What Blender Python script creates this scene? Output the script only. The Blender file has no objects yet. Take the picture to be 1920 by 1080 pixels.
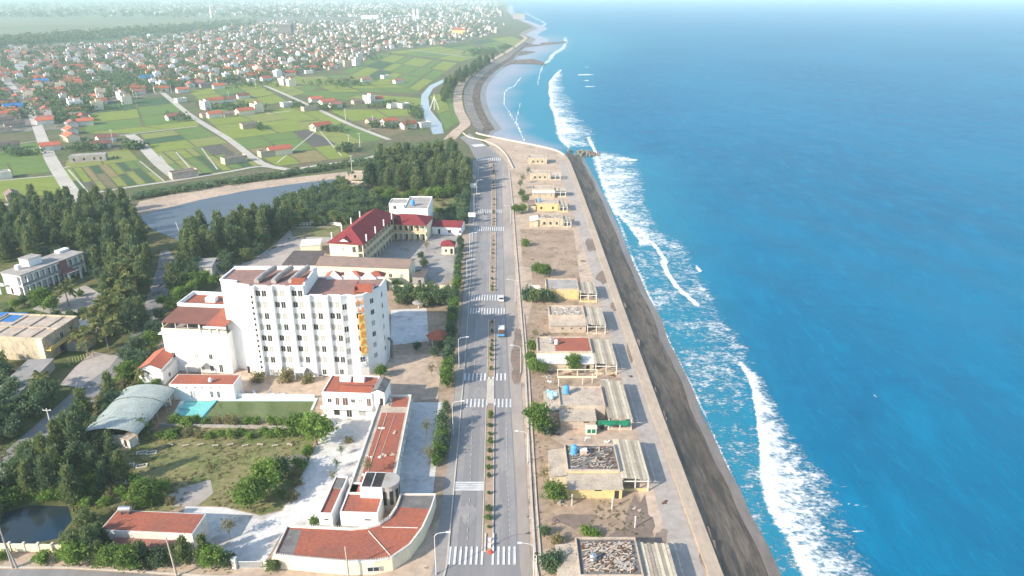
import bpy, bmesh, math, random
import numpy as np
from mathutils import Vector, Matrix
from mathutils.geometry import tessellate_polygon
random.seed(7); RNG = np.random.default_rng(7)
R = math.radians
S = bpy.context.scene
COL = S.collection
# ---------------------------------------------------------------- camera
CAM_H = 95.0; F_PX = 1371.0; TILT = R(22.03)
cd = bpy.data.cameras.new('camera'); cam = bpy.data.objects.new('camera', cd); COL.objects.link(cam)
cam.location = (0, 0, CAM_H); cam.rotation_euler = (R(90) - TILT, 0, 0)
cd.sensor_width = 36; cd.lens = 36 * F_PX / 1920; cd.clip_start = 1; cd.clip_end = 120000
S.camera = cam
# ---------------------------------------------------------------- sky, sun, exposure
SUN_EL = R(28); SUN_TRAVEL = Vector((0.80, 0.60, 0)).normalized()
W = bpy.data.worlds.new('World'); S.world = W; W.use_nodes = True
nt = W.node_tree; bg = nt.nodes['Background']; bg.inputs['Strength'].default_value = 0.128
sky = nt.nodes.new('ShaderNodeTexSky'); sky.sky_type = 'NISHITA'; sky.sun_disc = False
sky.sun_elevation = SUN_EL; sky.sun_rotation = math.atan2(-SUN_TRAVEL.x, -SUN_TRAVEL.y)
sky.air_density = 1.2; sky.dust_density = 1.0; sky.ozone_density = 2.0
nt.links.new(sky.outputs[0], bg.inputs[0])
sl = bpy.data.lights.new('sun', 'SUN'); sl.energy = 3.5; sl.angle = R(0.5); sl.color = (1, 0.905, 0.765)
so = bpy.data.objects.new('sun', sl); COL.objects.link(so); so.location = (-200, -100, 300)
so.rotation_euler = Vector((SUN_TRAVEL.x * math.cos(SUN_EL), SUN_TRAVEL.y * math.cos(SUN_EL), -math.sin(SUN_EL))).to_track_quat('-Z', 'Y').to_euler()
S.view_settings.view_transform = 'Standard'; S.view_settings.look = 'None'
S.view_settings.exposure = 1.08; S.view_settings.gamma = 1
S.render.engine = 'CYCLES'
S.cycles.use_denoising = True
S.cycles.max_bounces = 6; S.cycles.diffuse_bounces = 3; S.cycles.glossy_bounces = 2; S.cycles.transparent_max_bounces = 8
S.cycles.volume_bounces = 1; S.cycles.caustics_reflective = False; S.cycles.caustics_refractive = False
# ---------------------------------------------------------------- ground coordinates
CT, ST = math.cos(TILT), math.sin(TILT)
def G(px, py, z=0.0):                       # where the sight line of a photo point meets height z
    u = (px - 960) / F_PX; v = (py - 540) / F_PX
    t = (z - CAM_H) / (-ST - v * CT)
    return Vector((u * t, (CT - v * ST) * t, z))
# ---------------------------------------------------------------- materials
def _n(nt, t, **k):
    n = nt.nodes.new(t)
    for a, b in k.items():
        if a in n.inputs: n.inputs[a].default_value = b
        else: setattr(n, a, b)
    return n
def rgb(c): return (c[0], c[1], c[2], 1.0)
def mixc(nt, fac, a, b, bt='MIX'):
    m = nt.nodes.new('ShaderNodeMix'); m.data_type = 'RGBA'; m.blend_type = bt
    for s, v in ((0, fac), (6, a), (7, b)):
        if isinstance(v, bpy.types.NodeSocket): nt.links.new(v, m.inputs[s])
        elif s == 0: m.inputs[0].default_value = v
        else: m.inputs[s].default_value = rgb(v)
    return m.outputs[2]
def ramp(nt, src, a, b):
    m = nt.nodes.new('ShaderNodeMapRange'); m.interpolation_type = 'SMOOTHSTEP'
    nt.links.new(src, m.inputs[0]); m.inputs[1].default_value = a; m.inputs[2].default_value = b
    return m.outputs[0]
def noise(nt, vec, scale, detail=4, stretch=None, rough=.55):
    if stretch:
        mp = nt.nodes.new('ShaderNodeMapping'); mp.inputs['Scale'].default_value = stretch
        nt.links.new(vec, mp.inputs[0]); vec = mp.outputs[0]
    n = nt.nodes.new('ShaderNodeTexNoise'); n.inputs['Scale'].default_value = scale
    n.inputs['Detail'].default_value = detail; n.inputs['Roughness'].default_value = rough
    nt.links.new(vec, n.inputs['Vector']); return n.outputs[0]
def vec_of(nt, coord):
    if coord == 'pos': return nt.nodes.new('ShaderNodeNewGeometry').outputs['Position']
    return nt.nodes.new('ShaderNodeTexCoord').outputs['Object']
MATS = {}
def mat(name, c1, c2=None, c3=None, s=0.3, rough=.9, coord='obj', stretch=None, s3=None, t3=(.58, .72), fine=.25, rand=0, bump=0, spec=.2, metal=0):
    m = bpy.data.materials.new(name); m.use_nodes = True; nt = m.node_tree
    p = nt.nodes['Principled BSDF']; p.inputs['Roughness'].default_value = rough; p.inputs['Metallic'].default_value = metal
    p.inputs['Specular IOR Level'].default_value = spec
    v = vec_of(nt, coord)
    c2 = c2 or tuple(x * .75 for x in c1)
    out = mixc(nt, ramp(nt, noise(nt, v, s, 5, stretch), .35, .65), c1, c2)
    if fine:
        f = noise(nt, v, s * 9, 4, stretch)
        mm = nt.nodes.new('ShaderNodeMapRange'); nt.links.new(f, mm.inputs[0]); mm.inputs[1].default_value = .25; mm.inputs[2].default_value = .75
        mm.inputs[3].default_value = 1 - fine; mm.inputs[4].default_value = 1 + fine
        cb = nt.nodes.new('ShaderNodeCombineColor')
        for i in range(3): nt.links.new(mm.outputs[0], cb.inputs[i])
        out = mixc(nt, 1.0, out, cb.outputs[0], 'MULTIPLY')
    if c3:
        out = mixc(nt, ramp(nt, noise(nt, v, s3 or s * 2.3, 6, stretch, .65), *t3), out, c3)
    if rand:
        oi = nt.nodes.new('ShaderNodeObjectInfo'); h = nt.nodes.new('ShaderNodeHueSaturation')
        a = nt.nodes.new('ShaderNodeMapRange'); nt.links.new(oi.outputs['Random'], a.inputs[0]); a.inputs[3].default_value = 1 - rand; a.inputs[4].default_value = 1 + rand
        nt.links.new(a.outputs[0], h.inputs['Value']); nt.links.new(out, h.inputs['Color']); out = h.outputs[0]
    nt.links.new(out, p.inputs['Base Color'])
    if bump:
        b = nt.nodes.new('ShaderNodeBump'); b.inputs['Distance'].default_value = bump
        nt.links.new(noise(nt, v, s * 7, 5, stretch), b.inputs['Height']); nt.links.new(b.outputs[0], p.inputs['Normal'])
    MATS[name] = m; return m
def leaf_mat(name, a, b, c, s=.35):
    m = bpy.data.materials.new(name); m.use_nodes = True; nt = m.node_tree
    p = nt.nodes['Principled BSDF']; p.inputs['Roughness'].default_value = .7; p.inputs['Specular IOR Level'].default_value = .15
    oi = nt.nodes.new('ShaderNodeObjectInfo'); v = vec_of(nt, 'obj')
    c0 = mixc(nt, oi.outputs['Random'], a, b)
    c1 = mixc(nt, ramp(nt, noise(nt, v, s, 3), .4, .68), c0, c)
    nt.links.new(c1, p.inputs['Base Color'])
    tr = nt.nodes.new('ShaderNodeBsdfTranslucent'); nt.links.new(c1, tr.inputs[0])
    mx = nt.nodes.new('ShaderNodeMixShader'); mx.inputs[0].default_value = .48
    nt.links.new(p.outputs[0], mx.inputs[1]); nt.links.new(tr.outputs[0], mx.inputs[2])
    nt.links.new(mx.outputs[0], nt.nodes['Material Output'].inputs[0])
    MATS[name] = m; return m
def corrugated(name, c1, c2, c3, freq=6.0, axis=0, rough=.85):
    m = mat(name, c1, c2, c3, s=.35, rough=rough); nt = m.node_tree; p = nt.nodes['Principled BSDF']
    w = nt.nodes.new('ShaderNodeTexWave'); w.bands_direction = 'XYZ'[axis]; w.inputs['Scale'].default_value = freq
    nt.links.new(vec_of(nt, 'obj'), w.inputs[0])
    b = nt.nodes.new('ShaderNodeBump'); b.inputs['Distance'].default_value = .05; b.inputs['Strength'].default_value = .6
    nt.links.new(w.outputs['Fac'], b.inputs['Height']); nt.links.new(b.outputs[0], p.inputs['Normal'])
    return m
# walls and roofs
mat('white_wall', (.86, .85, .83), (.82, .81, .79), (.45, .43, .40), s=.12, s3=.5, stretch=(1, 1, .25), t3=(.66, .9), fine=.06)
mat('dirty_white', (.72, .69, .62), (.62, .58, .52), (.36, .31, .26), s=.3, s3=.6, stretch=(1, 1, .35), t3=(.55, .8), fine=.12)
mat('cream_wall', (.80, .71, .52), (.74, .66, .49), (.42, .36, .26), s=.25, s3=.6, stretch=(1, 1, .4), t3=(.62, .85), fine=.08)
mat('yellow_wall', (.72, .52, .17), (.70, .58, .30), (.40, .31, .17), s=.3, s3=.7, stretch=(1, 1, .4), t3=(.58, .8), fine=.12)
mat('ochre_wall', (.60, .44, .24), (.55, .45, .30), (.30, .24, .17), s=.4, s3=.8, t3=(.55, .75), fine=.15)
mat('grey_concrete', (.40, .37, .34), (.32, .29, .26), (.20, .18, .16), s=.3, s3=.5, t3=(.55, .75), fine=.15)
mat('tan_concrete', (.52, .43, .34), (.42, .34, .27), (.26, .21, .17), s=.35, s3=.7, t3=(.55, .75), fine=.15)
mat('dark_concrete', (.20, .19, .18), (.14, .13, .125), (.30, .27, .24), s=.4, s3=.9, t3=(.58, .75), fine=.18)
mat('red_tile_flat', (.36, .115, .07), (.30, .105, .072), (.20, .12, .095), s=.2, s3=.45, t3=(.54, .76), fine=.24)
mat('roof_red', (.235, .038, .044), (.20, .036, .042), (.15, .05, .048), s=.3, t3=(.6, .8), fine=.12)
mat('roof_orange', (.42, .125, .075), (.36, .11, .07), (.30, .12, .08), s=.3, t3=(.58, .8), fine=.15, rand=.25)
mat('roof_brown', (.30, .13, .10), (.25, .12, .10), (.20, .13, .11), s=.3, t3=(.55, .8), fine=.15, rand=.3)
mat('roof_old', (.27, .19, .155), (.22, .165, .14), (.33, .20, .14), s=.3, t3=(.55, .75), fine=.2)
mat('roof_blue', (.05, .18, .42), (.06, .20, .45), s=.3, fine=.08)
mat('glass', (.025, .03, .035), (.05, .055, .06), s=.8, rough=.15, spec=.5, fine=.1)
mat('void', (.03, .027, .025), (.05, .045, .04), s=.5)
mat('frame_white', (.72, .71, .68), fine=.04)
mat('wood', (.16, .085, .05), (.12, .065, .04), s=.8)
mat('metal_white', (.70, .70, .69), (.62, .62, .61), s=.5, rough=.5, fine=.05)
mat('steel', (.55, .57, .58), (.48, .5, .52), s=.8, rough=.3, metal=.8, fine=.05)
mat('tank_blue', (.08, .30, .58), (.09, .34, .60), s=.8, rough=.5, fine=.05)
mat('tarp_blue', (.30, .62, .80), (.45, .70, .80), s=1.2, rough=.6, fine=.1)
mat('green_net', (.01, .17, .09), (.015, .13, .075), s=1.0, fine=.15)
mat('sign_orange', (.85, .30, .03), (.80, .25, .03), s=1, fine=.05)
mat('sign_yellow', (.85, .62, .18), (.80, .55, .15), s=1, fine=.05)
mat('red_paint', (.60, .08, .05), (.5, .08, .05), s=1, fine=.1)
corrugated('roof_grey_sheet', (.56, .47, .37), (.44, .37, .295), (.27, .22, .18))
corrugated('roof_dark_sheet', (.155, .125, .115), (.12, .10, .095), (.22, .17, .15))
corrugated('roof_canopy_sheet', (.60, .52, .40), (.50, .42, .32), (.32, .25, .19))
corrugated('roof_arch_sheet', (.44, .49, .455), (.38, .43, .40), (.31, .265, .21), freq=4, axis=1)
mat('bark', (.16, .12, .09), (.11, .085, .065), s=2)
mat('palm_bark', (.24, .20, .16), (.17, .14, .11), s=2)
# ground materials (world position)
mat('land_mix', (.10, .125, .045), (.15, .13, .075), (.055, .085, .035), s=.03, s3=.05, coord='pos', fine=.3)
mat('scrub', (.085, .12, .03), (.16, .14, .06), (.045, .07, .022), s=.06, s3=.16, coord='pos', t3=(.5, .68), fine=.35)
mat('dry_grass', (.17, .18, .065), (.235, .20, .095), (.105, .14, .042), s=.10, s3=.16, coord='pos', t3=(.5, .66), fine=.35)
mat('sand', (.52, .395, .295), (.425, .325, .245), (.28, .225, .175), s=.06, s3=.13, coord='pos', t3=(.53, .70), fine=.24)
mat('sand_grey', (.43, .375, .33), (.375, .33, .29), (.30, .245, .20), s=.07, s3=.12, coord='pos', t3=(.55, .72), fine=.15)
mat('brown_earth', (.40, .29, .205), (.31, .225, .16), (.17, .15, .07), s=.08, s3=.16, coord='pos', t3=(.55, .72), fine=.22)
mat('asphalt', (.265, .25, .243), (.222, .211, .208), (.34, .30, .265), s=.09, s3=.14, coord='pos', stretch=(1, .09, 1), t3=(.52, .72), fine=.08)
mat('asphalt_sandy', (.42, .355, .305), (.31, .265, .23), (.26, .235, .215), s=.05, s3=.1, coord='pos', stretch=(1, .3, 1), fine=.1)
mat('damp_earth', (.20, .15, .12), (.25, .19, .15), (.31, .245, .20), s=.12, s3=.3, coord='pos', fine=.2)
mat('asphalt_dusty', (.315, .29, .27), (.28, .262, .25), (.265, .255, .255), s=.1, s3=.22, coord='pos', stretch=(1, .4, 1), t3=(.45, .6), fine=.1)
mat('canopy_pale', (.70, .60, .44), (.60, .51, .37), (.34, .27, .20), s=.5, s3=.9, fine=.15)
mat('canopy_brown', (.40, .33, .25), (.33, .27, .205), (.24, .19, .145), s=.5, s3=.9, fine=.15)
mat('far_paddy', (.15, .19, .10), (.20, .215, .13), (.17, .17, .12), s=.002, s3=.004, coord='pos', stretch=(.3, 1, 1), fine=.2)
mat('hut_cream', (.58, .49, .35), (.48, .40, .29), (.30, .25, .19), s=.5, s3=.9, stretch=(1, 1, .5), t3=(.48, .68), fine=.2)
mat('hut_yellow', (.66, .51, .22), (.58, .46, .24), (.34, .27, .17), s=.5, s3=.8, stretch=(1, 1, .5), t3=(.52, .74), fine=.18)
mat('curtain', (.42, .41, .38), (.34, .33, .31), s=1.2, fine=.1)
mat('sidewalk', (.33, .305, .28), (.28, .262, .245), (.36, .30, .235), s=.1, s3=.15, coord='pos', fine=.12)
mat('paving_white', (.66, .635, .60), (.55, .53, .505), (.38, .345, .31), s=.08, s3=.16, coord='pos', t3=(.50, .72), fine=.16)
mat('paving_grey', (.38, .35, .32), (.31, .288, .265), (.24, .212, .18), s=.1, s3=.2, coord='pos', t3=(.5, .7), fine=.2)
mat('lane_dirt', (.50, .46, .40), (.44, .40, .34), (.34, .29, .23), s=.04, s3=.12, coord='pos', fine=.12)
mat('kerb_stone', (.56, .50, .43), (.48, .42, .36), (.36, .29, .23), s=.3, coord='pos', fine=.12)
mat('wall_top', (.47, .375, .285), (.42, .335, .255), (.34, .27, .205), s=.15, coord='pos', stretch=(1, .4, 1), fine=.14)
mat('line_worn', (.50, .49, .47), (.42, .41, .39), (.31, .295, .28), s=.5, coord='pos', s3=.9, t3=(.48, .7), fine=.1)
mat('hotel_roof', (.34, .185, .15), (.28, .165, .14), (.22, .165, .15), s=.25, s3=.5, t3=(.45, .65), fine=.28)
mat('line_paint', (.72, .715, .70), (.60, .595, .58), (.36, .345, .33), s=.5, coord='pos', s3=.8, t3=(.52, .74), fine=.08)
mat('beach_dark', (.165, .118, .082), (.225, .168, .122), (.105, .082, .063), s=.16, s3=.35, coord='pos', stretch=(1, .16, 1), t3=(.48, .62), fine=.4, rough=.75)
mat('beach_wet', (.17, .13, .10), (.225, .18, .145), (.125, .105, .088), s=.08, s3=.2, coord='pos', stretch=(1, .3, 1), fine=.2, rough=.35, spec=.5)
mat('bay_sand', (.33, .32, .37), (.37, .355, .40), (.27, .26, .31), s=.02, s3=.03, coord='pos', fine=.06, rough=.45, spec=.3)
mat('revetment', (.36, .30, .24), (.27, .23, .19), (.16, .135, .115), s=.12, s3=.25, coord='pos', fine=.3, bump=.3)
mat('rock', (.24, .20, .16), (.18, .155, .125), (.12, .105, .09), s=.4, fine=.3)
mat('pond_water', (.075, .092, .12), (.092, .11, .135), s=.02, coord='pos', rough=.3, fine=.05, spec=.25)
mat('pond_dark', (.012, .035, .06), (.03, .035, .03), s=.05, coord='pos', rough=.08, fine=.1, spec=.5)
mat('canal_water', (.24, .27, .32), (.28, .31, .35), s=.02, coord='pos', rough=.2, fine=.05, spec=.5)
mat('pool_algae', (.07, .115, .022), (.095, .12, .03), (.045, .085, .02), s=.15, s3=.2, coord='pos', rough=.25, fine=.15, spec=.4)
mat('pool_tile', (.16, .48, .46), (.20, .52, .50), (.30, .55, .50), s=.3, coord='pos', fine=.08)
mat('pool_edge', (.55, .68, .66), (.50, .62, .60), s=.3, coord='pos', fine=.06)
for i, (a, b) in enumerate([((.185, .235, .042), (.22, .255, .052)), ((.115, .185, .048), (.14, .20, .052)), ((.20, .235, .06), (.235, .235, .075)), ((.055, .105, .045), (.07, .12, .05)),
                            ((.20, .155, .09), (.17, .15, .08)), ((.10, .095, .085), (.12, .105, .09)), ((.25, .20, .09), (.22, .19, .08))]):
    mat('crop_%s' % 'abcdefg'[i], a, b, tuple(x * .7 for x in a), s=.16, s3=.22, coord='pos', stretch=(.12, 1, 1), fine=.3)
mat('town_ground', (.25, .22, .19), (.15, .15, .105), (.085, .105, .06), s=.03, s3=.06, coord='pos', t3=(.48, .62), fine=.3)
# leaves
leaf_mat('leaf_casuarina', (0.121, 0.19, 0.083), (0.181, 0.238, 0.088), (0.244, 0.263, 0.097), .3)
leaf_mat('leaf_dark', (0.088, 0.151, 0.088), (0.126, 0.194, 0.092), (0.175, 0.223, 0.088), .3)
leaf_mat('leaf_broad', (0.103, 0.197, 0.041), (0.149, 0.239, 0.052), (0.197, 0.28, 0.059), .6)
leaf_mat('leaf_bright', (0.159, 0.28, 0.048), (0.197, 0.307, 0.059), (0.26, 0.345, 0.084), .6)
leaf_mat('leaf_palm', (0.159, 0.197, 0.066), (0.186, 0.215, 0.075), (0.298, 0.28, 0.103), .6)
leaf_mat('leaf_dry', (0.224, 0.224, 0.103), (0.26, 0.233, 0.111), (0.335, 0.28, 0.139), .6)
# ---------------------------------------------------------------- mesh helpers
class MB:
    def __init__(s): s.v = []; s.f = []; s.m = []
    def face(s, pts, mi=0):
        n = len(s.v); s.v += [tuple(p) for p in pts]; s.f.append(tuple(range(n, n + len(pts)))); s.m.append(mi); return s
    def box(s, x0, y0, z0, x1, y1, z1, mi=0, top=None):
        n = len(s.v); s.v += [(x0, y0, z0), (x1, y0, z0), (x1, y1, z0), (x0, y1, z0), (x0, y0, z1), (x1, y0, z1), (x1, y1, z1), (x0, y1, z1)]
        for k, q in enumerate(((0, 3, 2, 1), (4, 5, 6, 7), (0, 1, 5, 4), (1, 2, 6, 5), (2, 3, 7, 6), (3, 0, 4, 7))):
            s.f.append(tuple(n + i for i in q)); s.m.append(top if (k == 1 and top is not None) else mi)
        return s
    def prism(s, poly, z0, z1, mi=0, top=None):
        n = len(s.v); k = len(poly)
        s.v += [(p[0], p[1], z0) for p in poly] + [(p[0], p[1], z1) for p in poly]
        for i in range(k):
            j = (i + 1) % k; s.f.append((n + i, n + j, n + k + j, n + k + i)); s.m.append(mi)
        for t in tessellate_polygon([[Vector((p[0], p[1], 0)) for p in poly]]):
            a, b, c = t
            A, B, C_ = (Vector(poly[q][:2]) for q in (a, b, c))
            if (B - A).cross(C_ - A) < 0: b, c = c, b
            s.f.append((n + k + a, n + k + b, n + k + c)); s.m.append(mi if top is None else top)
            s.f.append((n + a, n + c, n + b)); s.m.append(mi)
        return s
    def tube(s, pts, r, n=6, mi=0, r1=None):
        pts = [Vector(p) for p in pts]; base = len(s.v); k = len(pts)
        for i, p in enumerate(pts):
            d = (pts[min(i + 1, k - 1)] - pts[max(i - 1, 0)]).normalized()
            a = d.cross(Vector((0.31, 0.95, 0.05))); a = a.normalized() if a.length > .05 else d.orthogonal().normalized()
            b = d.cross(a); rr = r if r1 is None else r + (r1 - r) * i / (k - 1)
            for j in range(n):
                t = 2 * math.pi * j / n; s.v.append(tuple(p + (a * math.cos(t) + b * math.sin(t)) * rr))
        for i in range(k - 1):
            for j in range(n):
                q = (j + 1) % n; s.f.append((base + i * n + j, base + i * n + q, base + (i + 1) * n + q, base + (i + 1) * n + j)); s.m.append(mi)
        s.f.append(tuple(base + j for j in range(n - 1, -1, -1))); s.m.append(mi)
        s.f.append(tuple(base + (k - 1) * n + j for j in range(n))); s.m.append(mi)
        return s
    def lathe(s, prof, n=14, mi=0, c=(0, 0)):
        base = len(s.v)
        for r, z in prof:
            for j in range(n): t = 2 * math.pi * j / n; s.v.append((c[0] + r * math.cos(t), c[1] + r * math.sin(t), z))
        for i in range(len(prof) - 1):
            for j in range(n):
                q = (j + 1) % n; s.f.append((base + i * n + j, base + i * n + q, base + (i + 1) * n + q, base + (i + 1) * n + j)); s.m.append(mi)
        s.f.append(tuple(base + (len(prof) - 1) * n + j for j in range(n))); s.m.append(mi)
        s.f.append(tuple(base + j for j in range(n - 1, -1, -1))); s.m.append(mi)
        return s
    def mesh(s, name, mats):
        me = bpy.data.meshes.new(name); me.from_pydata(s.v, [], s.f)
        for m in mats: me.materials.append(MATS[m])
        me.polygons.foreach_set('material_index', s.m); me.update(); return me
    def build(s, name, mats, parent=None, loc=None, rot=0):
        if isinstance(mats, str): mats = [mats]
        return place(s.mesh(name, mats), name, parent, loc, rot)
def place(me, name, parent=None, loc=None, rot=0):
    o = bpy.data.objects.new(name, me); COL.objects.link(o)
    if parent: o.parent = parent
    if loc is not None: o.location = loc
    if rot: o.rotation_euler.z = rot
    return o
def tag(o, label=None, cat=None, group=None, kind=None):
    for k, v in (('label', label), ('category', cat), ('group', group), ('kind', kind)):
        if v: o[k] = v
    return o
def thing(name, label, cat, loc=(0, 0, 0), rot=0, group=None):
    o = bpy.data.objects.new(name, None); COL.objects.link(o); o.location = loc; o.rotation_euler.z = rot; o.empty_display_size = 1
    return tag(o, label, cat, group)
KIDS = {}
def register(o):                                # remember the tree of a finished thing so copies need no search
    KIDS[o.name] = [(c, [g for g in c.children]) for c in o.children]
def dup(o, loc, rot=0, scale=1, label=None, group=None, sz=None):
    r = o.copy(); COL.objects.link(r); r.location = loc; r.rotation_euler.z = rot; r.scale = (scale, scale, scale * (sz or 1))
    if label: r['label'] = label
    if group: r['group'] = group
    if o.name not in KIDS: register(o)
    for c, gs in KIDS[o.name]:
        c2 = c.copy(); COL.objects.link(c2); c2.parent = r
        for g in gs: g2 = g.copy(); COL.objects.link(g2); g2.parent = c2
    return r
ZN = [0]
def zz():
    ZN[0] += 1; return ZN[0] * 2.5e-4
def sheet(name, pts, z, m, kind='structure', px=True):
    z += zz() if name != 'ground' else 0
    P = [G(*p) for p in pts] if px else [Vector((p[0], p[1], 0)) for p in pts]
    vs = [(p.x, p.y, z) for p in P]; fs = []
    for a, b, c in tessellate_polygon([[Vector((p[0], p[1], 0)) for p in vs]]):
        A, B, C_ = (Vector(vs[q][:2]) for q in (a, b, c))
        fs.append((a, b, c) if (B - A).cross(C_ - A) > 0 else (a, c, b))
    me = bpy.data.meshes.new(name); me.from_pydata(vs, [], fs); me.materials.append(MATS[m]); me.update()
    o = place(me, name); o['kind'] = kind; return o
def ribbon_pts(pts, w):
    pts = [Vector((p[0], p[1])) for p in pts]; L = []; Rr = []
    ws = w if isinstance(w, (list, tuple)) else [w] * len(pts)
    for i, p in enumerate(pts):
        d = (pts[min(i + 1, len(pts) - 1)] - pts[max(i - 1, 0)]).normalized(); n = Vector((-d.y, d.x))
        L.append(p + n * ws[i] / 2); Rr.append(p - n * ws[i] / 2)
    return L, Rr
def ribbon(name, pts, w, z, m, px=True, h=None, kind='structure', cut=0):
    P = [G(*p) for p in pts] if px else [Vector((p[0], p[1], 0)) for p in pts]
    z += zz(); L, Rr = ribbon_pts(P, w); b = MB()
    for i in range(len(P) - 1):
        q = [L[i], Rr[i], Rr[i + 1], L[i + 1]]
        if h: b.prism([(a.x, a.y) for a in (Rr[i], Rr[i + 1], L[i + 1], L[i])], z, z + h)
        else: b.face([(a.x, a.y, z) for a in (Rr[i], Rr[i + 1], L[i + 1], L[i])])
    o = b.build(name, m)
    if kind: o['kind'] = kind
    return o
def smooth_px(pts, n=4):
    out = []
    P = [Vector((p[0], p[1])) for p in pts]
    for i in range(len(P) - 1):
        a = P[max(i - 1, 0)]; b = P[i]; c = P[i + 1]; d = P[min(i + 2, len(P) - 1)]
        for k in range(n):
            t = k / n
            out.append(tuple(.5 * ((2 * b) + (c - a) * t + (2 * a - 5 * b + 4 * c - d) * t * t + (3 * b - a - 3 * c + d) * t ** 3)))
    out.append(tuple(P[-1])); return out
def inside(p, poly):
    c = False; x, y = p[0], p[1]; j = len(poly) - 1
    for i in range(len(poly)):
        xi, yi = poly[i][0], poly[i][1]; xj, yj = poly[j][0], poly[j][1]
        if (yi > y) != (yj > y) and x < (xj - xi) * (y - yi) / (yj - yi) + xi: c = not c
        j = i
    return c
# ================================================================ SETTING
# ---- coast line (top outer edge of the sea wall / dike), near to far
coast_near = [(35.6, -60), (37.2, 60), (37.2, 100), (36.6, 150), (36.4, 208), (36.2, 327), (35.2, 440), (34.2, 460)]
coast_px = [(1063, 293), (1045, 283), (973, 268), (930, 258), (897, 248), (888, 238), (885, 231), (873, 207), (869, 186), (870, 170), (880, 150), (900, 132), (923, 117), (942, 107), (957, 97), (983, 80), (993, 71), (985, 66.5),
            (974, 63), (985, 57), (1000, 51), (990, 45), (977, 40), (962, 34), (957, 29), (948, 20), (952, 10), (955, 2), (955, -6), (955, -10)]
coast = [Vector((x, y, 0)) for x, y in coast_near] + [G(*p) for p in coast_px[1:]]
land_poly = [(p.x, p.y) for p in coast] + [(-200, 45000), (-45000, 45000), (-45000, -60)]
sheet('ground', land_poly, 0, 'land_mix', px=False)
# far plain: paler paddies beyond the town
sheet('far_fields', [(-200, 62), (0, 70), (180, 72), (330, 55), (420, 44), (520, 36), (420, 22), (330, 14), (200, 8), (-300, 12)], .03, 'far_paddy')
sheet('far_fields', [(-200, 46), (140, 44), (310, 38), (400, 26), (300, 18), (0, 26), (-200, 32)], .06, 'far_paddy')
sheet('far_tree_belt', [(-100, 92), (60, 84), (200, 78), (330, 60), (470, 48), (470, 42), (320, 52), (190, 70), (50, 72), (-100, 80)], .05, 'crop_d')
sheet('town_ground', [(-160, 205), (0, 250), (140, 240), (215, 190), (330, 172), (480, 150), (560, 140), (640, 128), (705, 96), (870, 78), (925, 60), (930, 42), (880, 26), (700, 20), (520, 30), (420, 46), (200, 74), (-160, 92)], .03, 'town_ground')
sheet('town_ground', [(380, 22), (520, 28), (700, 19), (900, 22), (945, 8), (900, 2), (600, -2), (380, 4)], .035, 'town_ground')
# ---- sea wall slope, beaches
def coast_strip(name, mats_, offs, pts):
    P = [(p.x, p.y) for p in pts]; n = len(P); rows = []
    for i in range(n):
        d = (Vector(P[min(i + 1, n - 1)]) - Vector(P[max(i - 1, 0)])).normalized(); nn = Vector((d.y, -d.x))
        rows.append([(P[i][0] + nn.x * o(i) if callable(o) else P[i][0] + nn.x * o, P[i][1] + (nn.y * o(i) if callable(o) else nn.y * o), z) for o, z in offs])
    b = MB()
    for i in range(n - 1):
        for k in range(len(offs) - 1):
            b.face([rows[i][k], rows[i][k + 1], rows[i + 1][k + 1], rows[i + 1][k]], k if len(mats_) > 1 else 0)
    o = b.build(name, mats_); o['kind'] = 'structure'; return o
near_line = [Vector((x, y, 0)) for x, y in [(35.6, -60), (37.2, 60), (37.2, 100), (36.9, 125), (36.6, 150), (36.5, 180), (36.4, 208), (36.3, 260), (36.2, 327), (35.8, 390), (35.2, 440), (34.4, 470)]]
near_dense = [near_line[i].lerp(near_line[i + 1], k / 10) for i in range(len(near_line) - 1) for k in range(10)] + [near_line[-1]]
coast_strip('beach', ['beach_dark', 'beach_dark', 'beach_wet'], [(0, 0), (4.6, -2.0), (lambda i: 9.5 + .35 * math.sin(i * .31 + 2 * math.sin(i * .11)) + .2 * math.sin(i * .83), -3.75), (22, -5.0)], [near_dense[k] for k in range(len(near_dense))])
bay_pts = [G(*p) for p in smooth_px(coast_px[4:17], 4)]
def _f(a): return lambda i: a * min(1, .35 + i / 10) * (1 if i < 36 else max(.25, 1 - (i - 36) / 14))
coast_strip('bay_beach', ['revetment', 'beach_dark', 'beach_wet'], [(0, 0), (_f(9), -2.2), (_f(17), -3.5), (_f(26), -4.3)], bay_pts)
for q_ in ([(983, 80), (1010, 77), (1062, 74), (1062, 77), (1010, 82), (980, 86)], [(962, 95), (985, 91), (1005, 93), (985, 98), (955, 102)], [(935, 118), (960, 108), (1000, 106), (1018, 111), (1023, 118), (1000, 115), (960, 115), (930, 124)]): sheet('sand_spit', q_, -3.6, 'beach_dark')
far_shore = [G(*p) for p in coast_px[15:27]]
coast_strip('far_beach', ['revetment', 'bay_sand'], [(0, 0), (14, -3.0), (60, -4.6)], far_shore)
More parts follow.
